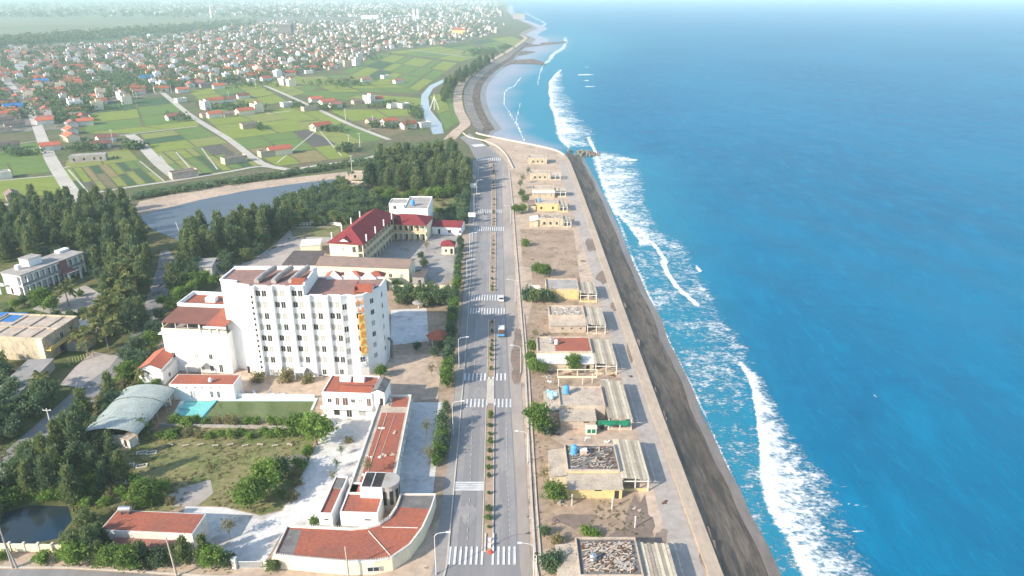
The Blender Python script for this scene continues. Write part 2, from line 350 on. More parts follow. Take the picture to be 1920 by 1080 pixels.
# ---- sea: one sheet, tessellated finely where the surf is
def densify(P, n=14): return np.array(smooth_px(P, n))
def seg_interp(poly, y):
    P = np.array(poly, float); o = np.argsort(P[:, 1]); return np.interp(y, P[o, 1], P[o, 0])
def line_d(P, X, Y, sx=1.0, sy=1.0):
    D = np.full(X.shape, 1e9)
    for a, b in zip(P[:-1], P[1:]):
        ax, ay = a[0] * sx, a[1] * sy; bx, by = b[0] * sx, b[1] * sy; dx, dy = bx - ax, by - ay
        t = np.clip(((X * sx - ax) * dx + (Y * sy - ay) * dy) / (dx * dx + dy * dy + 1e-9), 0, 1)
        D = np.minimum(D, np.hypot(X * sx - ax - t * dx, Y * sy - ay - t * dy))
    return D
ZS = -4.0
us = np.concatenate([np.linspace(500, 840, 12), np.linspace(846, 1700, 300), np.linspace(1710, 2600, 70)])
vs_ = np.concatenate([[-14.2, -13.5, -12.5, -11, -9, -7, -5], np.linspace(-2, 60, 36), np.linspace(61.5, 1180, 400), np.linspace(1190, 1700, 30)])
U, V = np.meshgrid(us, vs_)
A_l = [(1383, 683), (1400, 712), (1410, 750), (1418, 800), (1430, 850), (1438, 900), (1452, 945), (1470, 980), (1497, 1020), (1520, 1075), (1560, 1150), (1600, 1250)]
A_r = [(1390, 683), (1424, 712), (1450, 760), (1470, 800), (1500, 845), (1545, 890), (1572, 930), (1600, 985), (1618, 1030), (1640, 1075), (1690, 1150), (1760, 1250)]
C_l = [(1113, 278), (1122, 305), (1128, 340), (1143, 375), (1155, 400), (1182, 430), (1200, 452)]
C_r = [(1135, 278), (1192, 300), (1200, 335), (1203, 370), (1218, 410), (1238, 440), (1262, 462)]
D_l = [(1048, 132), (1033, 150), (1028, 175), (1032, 198), (1042, 222), (1046, 250), (1066, 276)]
D_r = [(1060, 132), (1054, 150), (1058, 172), (1072, 192), (1078, 215), (1104, 240), (1112, 256), (1120, 276)]
B_l = [(1160, 430), (1185, 480), (1206, 530), (1228, 590), (1262, 650), (1300, 720), (1340, 800)]
B_r = [(1258, 430), (1285, 480), (1312, 540), (1345, 600), (1384, 655), (1392, 680), (1395, 800)]
shore_px = [(1112, 290), (1128, 350), (1150, 400), (1172, 450), (1192, 505), (1212, 560), (1240, 625), (1290, 725), (1340, 828), (1385, 915), (1430, 1010), (1462, 1080), (1500, 1170), (1560, 1300)]
def band(l, r, pl, pr, y0, y1, fade=18):
    xl = seg_interp(l, V); xr = seg_interp(r, V); t = (U - xl) / np.maximum(xr - xl, 4)
    e = np.clip((V - y0) / fade, 0, 1) * np.clip((y1 - V) / fade, 0, 1)
    return np.where((t >= 0) & (t <= 1), pl + (pr - pl) * t, np.maximum(0, np.where(t < 0, pl * (1 + t * 6), pr * (1 - (t - 1) * 3)))) * e
foam = np.zeros(U.shape)
U0 = U; pxs = np.clip((V + 30) / 700, .12, 1.6)
U = U + pxs * (5 * np.sin(V * .11 / pxs + 1) + 3.5 * np.sin(V * .27 / pxs) + 2.5 * np.sin(V * .61 / pxs + 2))
foam = np.maximum(foam, band(A_l, A_r, .93, .50, 680, 1260, 10))
foam = np.maximum(foam, band(C_l, C_r, .80, .52, 276, 470, 12))
foam = np.maximum(foam, band(D_l, D_r, .82, .48, 128, 280, 8))
foam = np.maximum(foam, band(B_l, B_r, .47, .52, 415, 800, 45))
xl = seg_interp(shore_px, V); xa = seg_interp(A_l, V)
t = np.clip((U - xl) / np.maximum(xa - xl, 5), 0, 1)
foam = np.maximum(foam, np.where((U > xl) & (U < xa) & (V > 640), .44 - .03 * t, 0) * np.clip((V - 640) / 60, 0, 1))
U = U0 + .7 * (U - U0)
def line_foam(P, w, amp, sy=1.8):
    global foam
    d = line_d(densify(P), U, V, 1.0, sy); foam = np.maximum(foam, amp * np.clip(1.35 - d / w, 0, 1))
edge_ = lambda P, w, a: line_foam(P, w, a, 1.2)
for P_, w_ in ((A_l, 7), (C_l, 4), (D_l, 3)): edge_([(x + 3, y) for x, y in P_ if y < 1200], w_, .95)
line_foam([(1243, 490), (1254, 520), (1270, 542), (1288, 558), (1303, 572)], 6, 1.05)
line_foam([(1193, 428), (1212, 448), (1230, 462), (1250, 492)], 5, 1.0)
line_foam([(1105, 258), (1110, 268), (1116, 280)], 4, 1.05)
line_foam([(978, 144), (966, 160), (948, 170), (944, 190), (953, 207), (963, 224), (974, 245), (986, 264)], 2.0, .85, 1.5)
line_foam([(976, 192), (971, 212), (970, 232), (984, 262)], 1.8, .8, 1.5)
line_foam([(1022, 118), (1012, 140), (1010, 160)], 2.6, .72, 1.5)
line_foam([(1060, 72), (1058, 88), (1040, 100), (1026, 116)], 6, .72, 1.6)
line_foam([(1014, 50), (1022, 44), (1000, 32), (985, 24)], 4, .7, 2.0)
line_foam([(1086, 140), (1113, 141)], 3.2, .9, 2); line_foam([(1088, 150), (1104, 151)], 2.4, .85, 2); line_foam([(1090, 124), (1104, 126)], 2.2, .8, 2); line_foam([(1098, 162), (1115, 163)], 2, .8, 2)
line_foam([(1306, 500), (1312, 507)], 4, 1.1); line_foam([(1634, 738), (1640, 743)], 2, 1.0); line_foam([(1576, 912), (1592, 914)], 2.5, .85)
line_foam([(1598, 945), (1640, 952)], 2.5, .75); line_foam([(1604, 994), (1632, 996)], 2.5, .8); line_foam([(1118, 292), (1160, 296), (1195, 300)], 5, .8)
line_foam([(1188, 500), (1193, 530), (1204, 560), (1214, 580)], 3.5, .95, 1); line_foam([(1222, 582), (1236, 606), (1248, 632), (1262, 660)], 3, .85, 1)
line_foam([(x + 3, y) for x, y in shore_px[5:]], 3, .72, .6); line_foam([(x + 2, y) for x, y in shore_px[:6]], 4, .7, .6)
U = U0
SX = U + 7 * np.sin(V * .13) + 4 * np.sin(V * .31 + 1)
bl = [(890, 90), (885, 120), (895, 160), (893, 200), (905, 235), (930, 262), (1000, 285)]; brr = [(1062, 70), (1040, 100), (1000, 125), (968, 160), (950, 185), (962, 215), (985, 250), (1040, 275)]
xb = seg_interp(brr, V); sandy = np.clip((xb + 22 - SX) / 60, 0, 1) * np.clip((V - 60) / 25, 0, 1) * np.clip((290 - V) / 12, 0, 1)
xs2 = np.where(V < 290, xb + 25, xl)
shallow = np.clip(1 - (U - xs2) / np.where(V < 300, 190, np.maximum(230, 1)), 0, 1) * np.clip((V - 20) / 60, 0, 1)
shallow = np.where(U < xs2, np.clip((V - 20) / 60, 0, 1), shallow)
# wave relief along the breakers plus low swell
vx = (U - 960) / F_PX; vy = (V - 540) / F_PX; tt = (ZS - CAM_H) / (-ST - vy * CT)
X = vx * tt; Y = (CT - vy * ST) * tt
near = np.clip(1 - Y / 1500, 0, 1)
sw = (np.sin(X * .16 + Y * .055 + 1.3 * np.sin(Y * .021)) * .28 + np.sin(X * .31 - Y * .12 + 2 * np.sin(X * .03)) * .13) * near * np.clip((U - xl) / 150, 0, 1)
xA = seg_interp(A_l, V); lip = np.exp(-((U - xA - 14) / 20.0) ** 2) * np.clip((V - 684) / 30, 0, 1)
xC = seg_interp(C_l, V); lip2 = np.exp(-((U - xC - 4) / 5.0) ** 2) * np.clip((V - 280) / 20, 0, 1) * np.clip((460 - V) / 20, 0, 1)
Z = ZS + sw + .35 * lip + .3 * lip2 + .10 * np.clip(foam - .4, 0, 1) * near
nv, nu = U.shape; verts = np.stack([X, Y, Z], -1).reshape(-1, 3)
idx = np.arange(nv * nu).reshape(nv, nu)
fq = np.stack([idx[1:, :-1], idx[1:, 1:], idx[:-1, 1:], idx[:-1, :-1]], -1).reshape(-1, 4)
me = bpy.data.meshes.new('sea'); me.vertices.add(len(verts)); me.vertices.foreach_set('co', verts.ravel())
me.loops.add(fq.size); me.loops.foreach_set('vertex_index', fq.ravel()); me.polygons.add(len(fq)); me.polygons.foreach_set('loop_start', np.arange(0, fq.size, 4))
me.polygons.foreach_set('loop_total', np.full(len(fq), 4)); me.polygons.foreach_set('use_smooth', np.ones(len(fq), bool)); me.update(calc_edges=True)
for nm, arr in (('foam', foam), ('shallow', shallow), ('sandy', sandy)):
    at = me.attributes.new(nm, 'FLOAT', 'POINT'); at.data.foreach_set('value', arr.ravel().astype(np.float32))
m = bpy.data.materials.new('sea_water'); m.use_nodes = True; nt = m.node_tree; p = nt.nodes['Principled BSDF']; MATS['sea_water'] = m
pos = vec_of(nt, 'pos')
aF = nt.nodes.new('ShaderNodeAttribute'); aF.attribute_name = 'foam'; aS = nt.nodes.new('ShaderNodeAttribute'); aS.attribute_name = 'shallow'
aD = nt.nodes.new('ShaderNodeAttribute'); aD.attribute_name = 'sandy'
base = mixc(nt, ramp(nt, noise(nt, pos, .006, 4, (1, .6, 1)), .3, .7), (.0, .122, .24), (.0, .16, .288))
base = mixc(nt, ramp(nt, noise(nt, pos, .16, 4, (1, .35, 1)), .45, .75), base, (.0, .17, .31))
base = mixc(nt, ramp(nt, noise(nt, pos, .5, 5, (1, .28, 1), .6), .5, .78), base, (.0, .185, .33))
base = mixc(nt, ramp(nt, noise(nt, pos, .07, 6, (.5, 1, 1), .65), .48, .85), base, (.0, .092, .205))
base = mixc(nt, ramp(nt, aS.outputs['Fac'], .05, 1.0), base, (.02, .215, .315))
base = mixc(nt, aD.outputs['Fac'], base, (.30, .325, .385))
def mth(op, a, b_):
    q = nt.nodes.new('ShaderNodeMath'); q.operation = op
    for i, v in enumerate((a, b_)):
        if isinstance(v, bpy.types.NodeSocket): nt.links.new(v, q.inputs[i])
        else: q.inputs[i].default_value = v
    return q.outputs[0]
nA = noise(nt, pos, .42, 7, (.85, 1, 1), .68); nB = noise(nt, pos, .085, 4, (.6, 1, 1), .6); nC = noise(nt, pos, 1.5, 5, (.6, 1, 1), .65)
nn_ = mth('ADD', mth('ADD', mth('MULTIPLY', nA, .95), mth('MULTIPLY', nB, .6)), mth('MULTIPLY', nC, .8))      # mean near 1.17
fsum = mth('ADD', mth('MULTIPLY', aF.outputs['Fac'], .78), nn_)
class _O: pass
mxm = _O(); mxm.outputs = [mth('MULTIPLY', ramp(nt, fsum, 1.50, 1.84), ramp(nt, aF.outputs['Fac'], .02, .3))]
col = mixc(nt, mxm.outputs[0], base, (.82, .86, .88)); nt.links.new(col, p.inputs['Base Color'])
rr = nt.nodes.new('ShaderNodeMapRange'); nt.links.new(mxm.outputs[0], rr.inputs[0]); rr.inputs[3].default_value = .45; rr.inputs[4].default_value = .9; nt.links.new(rr.outputs[0], p.inputs['Roughness'])
p.inputs['Specular IOR Level'].default_value = .05
bp = nt.nodes.new('ShaderNodeBump'); bp.inputs['Distance'].default_value = .5; bp.inputs['Strength'].default_value = .9
h1 = noise(nt, pos, .22, 7, (1, .45, 1), .7)
ad = nt.nodes.new('ShaderNodeMath'); ad.operation = 'ADD'; nt.links.new(h1, ad.inputs[0]); nt.links.new(mxm.outputs[0], ad.inputs[1])
nt.links.new(ad.outputs[0], bp.inputs['Height']); nt.links.new(bp.outputs[0], p.inputs['Normal'])
me.materials.append(m); sea = place(me, 'sea'); sea['kind'] = 'structure'
# ---- fields of the plain
def crop_field(quad, nx, ny, weights, z=.05, jitter=.12, gap=.012):
    Q = [G(*p) for p in quad]; b = MB(); z += zz() * 4; r = random.Random(int(quad[0][0] * 7 + quad[0][1] * 3 + nx))
    xs = [0] + sorted((i + r.uniform(-jitter, jitter)) / nx for i in range(1, nx)) + [1]
    for i in range(nx):
        ys = [0] + sorted((j + r.uniform(-.3, .3)) / ny for j in range(1, ny)) + [1]
        for j in range(ny):
            def pt(s, t): p = (Q[0] * (1 - s) + Q[1] * s) * (1 - t) + (Q[3] * (1 - s) + Q[2] * s) * t; return (p.x, p.y, z)
            s0, s1, t0, t1 = xs[i] + gap, xs[i + 1] - gap, ys[j] + gap, ys[j + 1] - gap
            mi = r.choices(range(7), weights)[0]
            b.face([pt(s0, t1), pt(s1, t1), pt(s1, t0), pt(s0, t0)], mi)
    o = b.build('crop_field', ['crop_' + c for c in 'abcdefg']); o['kind'] = 'structure'
RICE = [6, 3, 3, 1, 0, 0, 0]; MIX = [5, 4, 3, 2, 3, 1, 1]; DARK = [1, 5, 0, 4, 0, 0, 0]
for q in [((-140, 262), (82, 268), (104, 300), (-140, 318), 2, 1, RICE), ((-140, 300), (84, 284), (106, 322), (-140, 345), 3, 2, RICE), ((-140, 345), (108, 330), (130, 362), (-140, 388), 2, 1, DARK),
          ((125, 300), (240, 278), (262, 300), (118, 318), 2, 1, RICE), ((118, 318), (262, 300), (308, 340), (150, 362), 9, 2, MIX),
          ((262, 252), (375, 237), (430, 268), (288, 287), 2, 3, RICE), ((288, 287), (430, 268), (492, 310), (340, 332), 8, 2, MIX),
          ((170, 195), (325, 180), (370, 226), (155, 250), 2, 3, DARK), ((155, 250), (370, 226), (376, 236), (250, 250), 2, 1, [1, 2, 4, 0, 0, 0, 2]),
          ((385, 222), (500, 208), (600, 240), (430, 262), 2, 2, RICE), ((430, 262), (600, 240), (660, 295), (520, 312), 3, 3, MIX), ((500, 205), (590, 198), (722, 262), (640, 275), 2, 2, RICE),
          ((610, 205), (780, 205), (800, 236), (728, 258), 2, 2, [3, 2, 2, 1, 2, 0, 1]), ((545, 175), (600, 170), (800, 185), (800, 205), 3, 2, RICE),
          ((352, 170), (480, 155), (540, 190), (400, 215), 3, 3, RICE), ((490, 158), (560, 142), (600, 165), (545, 182), 2, 3, RICE),
          ((560, 145), (690, 138), (790, 175), (620, 172), 3, 5, [4, 5, 2, 1, 0, 0, 0]), ((640, 135), (715, 100), (860, 118), (785, 172), 3, 6, [4, 6, 1, 1, 0, 0, 0]), ((720, 98), (870, 82), (930, 96), (865, 116), 3, 4, [4, 6, 1, 1, 0, 0, 0]),
          ((805, 180), (862, 168), (868, 225), (835, 245), 2, 3, [6, 2, 1, 0, 0, 0, 0]), ((880, 78), (960, 68), (985, 78), (940, 96), 2, 2, [3, 5, 1, 2, 0, 0, 0]), ((160, 150), (260, 138), (290, 158), (190, 172), 2, 2, RICE)]:
    crop_field(q[:4], *q[4:])
# vegetable-bed edges are pale earth bunds
for a, b_ in [((128, 318), (165, 360)), ((262, 302), (308, 340)), ((330, 285), (362, 322)), ((378, 278), (408, 318)), ((300, 292), (326, 326)), ((590, 235), (640, 292)), ((520, 305), (600, 240))]:
    ribbon('field_bund', [a, b_], .9, .075, 'lane_dirt')
# ---- lanes over the plain
for pts, w in [([(-60, 60), (0, 140), (30, 170), (60, 212), (82, 268), (105, 315), (145, 375), (160, 400)], 7), ([(243, 253), (262, 268), (300, 308), (340, 338)], 7), ([(300, 170), (330, 195), (365, 222), (430, 262), (490, 306), (540, 318)], 5),
               ([(495, 160), (550, 184), (600, 207), (660, 235), (730, 262)], 4), ([(-100, 385), (60, 382), (150, 366), (250, 350), (340, 337), (430, 322), (490, 312), (540, 318), (610, 308), (680, 299), (730, 282)], 3.2),
               ([(160, 392), (260, 370), (340, 352), (450, 335), (560, 320), (640, 308), (690, 300)], 1.8), ([(100, 330), (40, 335), (-60, 345)], 2), ([(0, 275), (85, 262)], 1.6), ([(225, 254), (300, 245), (370, 237)], 2),
               ([(690, 243), (760, 234)], 2), ([(500, 214), (545, 208)], 2.2), ([(770, 93), (885, 108), (925, 107)], 3.5), ([(110, 318), (130, 312)], 1.6)]:
    ribbon('country_lane', smooth_px(pts, 3), w, .10, 'lane_dirt')
# dike road along the bay
dk = [(880, 262), (868, 252), (862, 244), (872, 236), (882, 226)]
ribbon('dike_road', [(p.x - 4.0, p.y) for p in [G(*q) for q in smooth_px([(853, 262), (868, 246), (882, 232), (870, 208), (866, 186), (867, 170), (877, 150), (897, 132), (920, 117), (955, 97), (980, 80), (989, 71), (978, 65)], 4)]], 8.5, .14, 'sand', px=False)
sheet('canal', [(790, 178), (806, 160), (833, 148), (838, 151), (812, 166), (803, 182), (806, 205), (828, 232), (832, 250), (812, 252), (800, 228), (788, 208)], .07, 'canal_water')
sheet('drainage_canal', [(250, 360), (340, 345), (520, 322), (640, 304), (690, 292), (690, 297), (640, 309), (520, 328), (340, 350), (250, 366)], .08, 'crop_d')
# ---- pond and bank north of the hotel
sheet('sand_bank', [(240, 402), (262, 378), (360, 356), (450, 345), (560, 332), (650, 322), (660, 340), (560, 350), (460, 360), (380, 376), (300, 396), (262, 412)], .05, 'sand')
sheet('pond', [(262, 408), (300, 393), (380, 374), (460, 358), (560, 344), (640, 334), (640, 348), (560, 372), (520, 400), (440, 440), (330, 450), (285, 430)], .075, 'pond_water')
sheet('scrub_ground', [(-200, 420), (0, 400), (150, 380), (262, 412), (285, 435), (440, 445), (560, 375), (640, 345), (700, 330), (870, 345), (878, 440), (700, 450), (560, 450), (430, 520), (300, 640), (200, 900), (-200, 1100), (-400, 800)], .03, 'scrub')
# ---- estate ground left of the boulevard
sheet('estate_ground', [(300, 640), (430, 520), (560, 450), (700, 440), (878, 420), (856, 700), (815, 1100), (-200, 1120), (200, 880)], .045, 'brown_earth')
sheet('scrub_ground', [(-160, 830), (60, 840), (160, 720), (250, 690), (310, 730), (230, 820), (200, 900), (250, 1020), (-160, 1040)], .06, 'scrub')
sheet('street', [(318, 470), (335, 500), (312, 560), (282, 630), (225, 700), (160, 770), (70, 850), (-60, 960), (-90, 930), (30, 830), (120, 750), (190, 690), (240, 640), (272, 570), (296, 500), (300, 470)], .08, 'asphalt')
sheet('street_shoulder', [(112, 722), (140, 690), (175, 660), (222, 668), (205, 690), (150, 728)], .10, 'sand_grey')
sheet('yard', [(110, 555), (160, 535), (205, 560), (185, 585), (100, 590), (60, 580)], .07, 'sand_grey')
sheet('yard', [(395, 505), (470, 490), (520, 455), (548, 425), (640, 425), (640, 447), (575, 462), (535, 500), (420, 522)], .065, 'sand_grey')
sheet('meadow', [(545, 428), (640, 425), (640, 445), (548, 444)], .075, 'dry_grass')
sheet('meadow', [(740, 362), (870, 352), (872, 420), (810, 410), (800, 372)], .075, 'dry_grass')
sheet('school_yard', [(690, 490), (720, 438), (800, 440), (868, 410), (860, 520), (800, 545), (690, 540)], .08, 'paving_grey')
sheet('back_court', [(733, 582), (800, 578), (804, 640), (733, 648)], .09, 'paving_white')
sheet('forecourt_earth', [(600, 745), (600, 712), (720, 668), (812, 664), (826, 700), (822, 748), (770, 752)], .075, 'sand')
sheet('terrace_ground', [(425, 752), (440, 688), (500, 700), (606, 706), (606, 752)], .08, 'sand')
sheet('courtyard', [(768, 755), (833, 755), (812, 925), (735, 925)], .09, 'paving_white')
sheet('driveway', [(600, 778), (700, 775), (700, 800), (660, 905), (620, 950), (610, 990), (530, 1000), (500, 1050), (440, 1062), (432, 1045), (385, 1042), (366, 1010), (380, 975), (342, 968), (348, 950), (420, 952), (490, 968), (530, 958), (562, 900), (590, 842), (612, 800)], .085, 'paving_white')
sheet('lawn', [(245, 815), (330, 800), (590, 800), (585, 850), (560, 900), (528, 955), (490, 966), (420, 950), (348, 948), (240, 985), (205, 960), (225, 880)], .07, 'dry_grass')
sheet('gravel_patch', [(300, 938), (340, 915), (395, 900), (400, 925), (370, 950), (320, 950)], .09, 'sand_grey')
sheet('garden_pond', [(10, 960), (60, 948), (128, 950), (135, 975), (110, 1010), (40, 1025), (-30, 1022)], .08, 'pond_dark')
sheet('front_verge', [(-160, 1042), (130, 1038), (440, 1064), (515, 1052), (730, 1066), (800, 1000), (836, 960), (812, 1100), (-160, 1140)], .065, 'sand')
sheet('side_street', [(-250, 1068), (130, 1068), (400, 1085), (700, 1096), (830, 1090), (830, 1300), (-400, 1300)], .085, 'asphalt')
ribbon('kerb', [(-200, 1064), (130, 1065), (400, 1081), (700, 1092), (812, 1084)], .35, .09, 'kerb_stone', h=.13)
# ---- boulevard
L_edge = [(790, 1250), (838, 1060), (848, 950), (860, 820), (870, 700), (880, 560), (887, 430), (890, 370), (893, 300), (878, 272), (862, 258)]
R_edge = [(1000, 1250), (975, 1060), (970, 950), (962, 820), (955, 700), (947, 560), (943, 430), (942, 370), (940, 300), (915, 275), (880, 250)]
S_edge = [(1028, 1250), (996, 1060), (990, 950), (983, 820), (976, 700), (968, 560), (960, 430), (958, 370), (950, 305), (920, 275), (882, 250)]
sheet('road', L_edge + R_edge[::-1], .10, 'asphalt')
sheet('road_shoulder', R_edge[:-1] + S_edge[:-1][::-1], .095, 'asphalt_sandy')
K_edge = [(756, 1250), (814, 1060), (828, 950), (845, 820), (856, 700), (868, 560), (877, 430), (882, 370), (887, 300)]
sheet('pavement', K_edge + L_edge[:-2][::-1], .09, 'sidewalk')
ribbon('kerb', L_edge[:-2], .28, .10, 'kerb_stone', h=.15)
coast_sand = [tuple(G(*p)[:2]) for p in S_edge[:-1]] + [tuple(G(*p)[:2]) for p in ((905, 262), (925, 258))] + [(p.x - .3, p.y) for p in coast[11:7:-1]] + [(p.x - .3, p.y) for p in coast[7::-1]]
sheet('promenade_ground', coast_sand, .05, 'sand', px=False)
sheet('brown_ground', [(985, 620), (1000, 560), (995, 480), (985, 440), (1075, 445), (1085, 510), (1095, 560), (1100, 640), (1040, 700), (1180, 710), (1030, 820), (1190, 910), (1220, 985), (1230, 1020), (1010, 1030)], .07, 'brown_earth')
sheet('brown_ground', [(975, 430), (1075, 432), (1085, 505), (1060, 512), (980, 500)], .085, 'brown_earth')
sheet('promenade', [(29.0, 90), (34.0, 90), (33.6, 208), (33.4, 330), (32.5, 440), (28, 440), (28.6, 330), (29.2, 208)], .08, 'sand_grey', px=False)
def blob(cx, cy, rx, ry, n=18, k=.35):
    ph = random.uniform(0, 6); return [(cx + rx * (1 + k * math.sin(3 * a + ph) * .6 + random.uniform(-k, k) * .5) * math.cos(a), cy + ry * (1 + random.uniform(-k, k)) * math.sin(a)) for a in [6.2832 * i / n for i in range(n)]]
for cx, cy, rx, ry in [(1325, 1030, 16, 40), (1292, 945, 10, 22), (1243, 800, 9, 30), (1222, 742, 10, 14), (1186, 650, 12, 26), (1158, 575, 14, 9), (1132, 520, 14, 12), (1110, 460, 12, 12), (1195, 975, 26, 45), (1170, 1010, 30, 18), (1085, 975, 40, 14), (1240, 1010, 12, 18)]: sheet('damp_patch', blob(cx, cy, rx, ry), .088, 'damp_earth')
for cx, cy, rx, ry in [(970, 660, 10, 42), (968, 700, 9, 20), (972, 640, 8, 20), (1000, 930, 7, 30)]: sheet('damp_patch', blob(cx, cy, rx, ry), .112, 'damp_earth')
for cx, cy, rx, ry in [(868, 840, 10, 26), (880, 780, 20, 14), (900, 745, 14, 16), (895, 660, 12, 20), (938, 860, 14, 30), (930, 640, 8, 22), (910, 470, 10, 20), (898, 640, 9, 30), (880, 965, 16, 20), (936, 960, 12, 26), (905, 400, 8, 12)]: sheet('dust_patch', blob(cx, cy, rx, ry, 20, .5), .113, 'asphalt_dusty')
# the low walls and kerbs along the seaside verge
kerb_r = [(1040, 1250), (1004, 1060), (997, 950), (991, 830), (985, 700), (977, 590), (966, 450), (962, 390), (955, 322)]
ribbon('verge_kerb', kerb_r, .45, .10, 'kerb_stone', h=.22)
ribbon('verge_kerb', [(x + (y - 260) * .012 + 1, y) for x, y in kerb_r[1:6]], .3, .10, 'kerb_stone', h=.18)
# median strip: kerbs, soil, bare concrete, painted nose
med = [(914, 1036), (916, 940), (918, 820), (919, 762)]
def median(pts, soil=True):
    P = [G(*p) for p in pts]; ribbon('median_strip', [(p.x, p.y) for p in P], 1.9, .11, 'kerb_stone' if not soil else 'brown_earth', px=False, h=.12)
    if soil:
        for s in (-1, 1): ribbon('median_kerb', [(p.x + s * .98, p.y) for p in P], .22, .11, 'kerb_stone', px=False, h=.2)
median(med); median([(919.5, 757), (920, 712)], False); median([(920, 708), (921.5, 640), (922, 600)]); median([(923, 548), (924, 490), (925, 436)]); median([(925.5, 425), (926, 370), (924, 330), (919, 300)])
# dust blown along the kerbs and the median
for off, src in ((1.1, L_edge[1:9]), (-1.0, R_edge[1:9])):
    P = [G(*p) for p in src]; P = [P[0].lerp(P[-1], 0)] + P[1:]; ribbon('dust_strip', [(p.x + off, p.y) for p in P], [1.0 + .7 * ((k * 7) % 3) / 2 for k in range(len(P))], .111, 'asphalt_dusty', px=False)
for mm in ([(914, 1036), (916, 940), (918, 820), (919, 762)], [(920, 708), (921.5, 640), (922, 600)], [(923, 548), (924, 490), (925, 436)]):
    for s_ in (-1.75, 1.75): P = [G(*p) for p in mm]; ribbon('dust_strip', [(p.x + s_, p.y) for p in P], 1.0, .1115, 'asphalt_dusty', px=False)
# road markings
def stripes(y, n, x0, x1, length, name='crosswalk', skip=()):
    a = G(x0, y); c = G(x1, y); b = MB()
    for i in range(n):
        if i in skip: continue
        x = a.x + (c.x - a.x) * (i + .5) / n; w = abs(c.x - a.x) / n * .21
        b.face([(x - w, a.y - length / 2, .205), (x + w, a.y - length / 2, .205), (x + w, a.y + length / 2, .205), (x - w, a.y + length / 2, .205)])
    o = b.build(name, 'line_paint'); o['kind'] = 'structure'
stripes(1043, 13, 838, 970, 4.6, skip=(7,)); stripes(757, 12, 872, 961, 4.0, skip=(6,)); stripes(708, 11, 868, 951, 4.0); stripes(584, 13, 880, 948, 4.6); stripes(559, 13, 882, 946, 5.0); stripes(430, 14, 889, 946, 6); stripes(397, 14, 896, 942, 6); stripes(299, 13, 893, 940, 9)
b = MB()
for y in (906, 909.5, 913, 916.5, 920): 
    a, c = G(851, y), G(909, y); b.face([(a.x, a.y - .2, .205), (c.x, a.y - .2, .205), (c.x, a.y + .2, .205), (a.x, a.y + .2, .205)])
o = b.build('rumble_lines', 'line_paint'); o['kind'] = 'structure'
def dashes(p0, p1, step, ln, w=.16):
    a, c = G(*p0), G(*p1); d = c - a; L = d.length; d.normalize(); n = Vector((-d.y, d.x, 0)) * w / 2; b = MB(); t = 0
    while t < L - ln:
        p = a + d * t; q = p + d * ln; b.face([(p - n).to_tuple()[:2] + (.203,), (p + n).to_tuple()[:2] + (.203,), (q + n).to_tuple()[:2] + (.203,), (q - n).to_tuple()[:2] + (.203,)][::-1]); t += step
    o = b.build('lane_line', 'line_worn'); o['kind'] = 'structure'
dashes((875, 1030), (881, 930), 2.2, 1.1); dashes((882, 903), (886, 762), 2.2, 1.1); dashes((886.5, 752), (890, 712), 60, 19, .14); dashes((889, 700), (895, 590), 70, 35, .14); dashes((898, 545), (903, 436), 90, 70, .14)
dashes((957, 1030), (952, 900), 1.5, .8); dashes((951, 895), (949, 762), 2.2, 1.5); dashes((947, 700), (942, 450), 140, 128, .14); dashes((949, 752), (948, 712), 60, 19, .14); dashes((841, 1035), (851, 925), 60, 22, .16)
dashes((895, 395), (894, 302), 200, 100, .2)
sheet('bus_lay_by', [(882, 272), (905, 270), (912, 274), (890, 276)], .16, 'paving_white')
# ================================================================ VEGETATION PROTOTYPES
HID = Vector((0, 0, -1))
def leaf_mesh(name, C, size, m, flat=.0, long=1.0, D=None):
    n = len(C); r = RNG
    a = r.normal(size=(n, 3)); 
    if D is not None: a = D + a * .35
    a /= np.linalg.norm(a, axis=1, keepdims=True) + 1e-9
    b = r.normal(size=(n, 3)); b -= (b * a).sum(1, keepdims=True) * a
    b[:, 2] *= (1 - flat); b /= np.linalg.norm(b, axis=1, keepdims=True) + 1e-9
    s = size * r.uniform(.6, 1.3, (n, 1))
    A, B = a * s * long, b * s * .55
    V = np.stack([C - A, C + B, C + A, C - B], 1).reshape(-1, 3)
    me = bpy.data.meshes.new(name); me.vertices.add(4 * n); me.vertices.foreach_set('co', V.ravel())
    me.loops.add(4 * n); me.loops.foreach_set('vertex_index', np.arange(4 * n)); me.polygons.add(n)
    me.polygons.foreach_set('loop_start', np.arange(0, 4 * n, 4)); me.polygons.foreach_set('loop_total', np.full(n, 4)); me.update(calc_edges=True)
    me.materials.append(MATS[m]); return me
def clumps(N, k, env, spread):
    cs = np.array([env() for _ in range(N)]); C = np.repeat(cs, k, 0) + RNG.normal(size=(N * k, 3)) * spread * RNG.uniform(.6, 1.2, (N, 1)).repeat(k, 0)
    return C, cs
def env_round(rx, rz, cz, inner=.45):
    def f():
        d = RNG.normal(size=3); d /= np.linalg.norm(d); t = RNG.uniform(inner, 1) ; lump = 1 + .18 * math.sin(3 * math.atan2(d[1], d[0]) + 4 * d[2])
        return np.array([d[0] * rx * t * lump, d[1] * rx * t * lump, cz + d[2] * rz * t])
    return f
def env_cone(r0, z0, z1):
    def f():
        h = RNG.uniform(0, 1) ** .8; a = RNG.uniform(0, 6.283); rr = r0 * (1 - h) ** .65 * (.55 + .45 * math.sin(h * 3.14 + .5)) * math.sqrt(RNG.uniform(.15, 1))
        return np.array([math.cos(a) * rr, math.sin(a) * rr, z0 + (z1 - z0) * h])
    return f
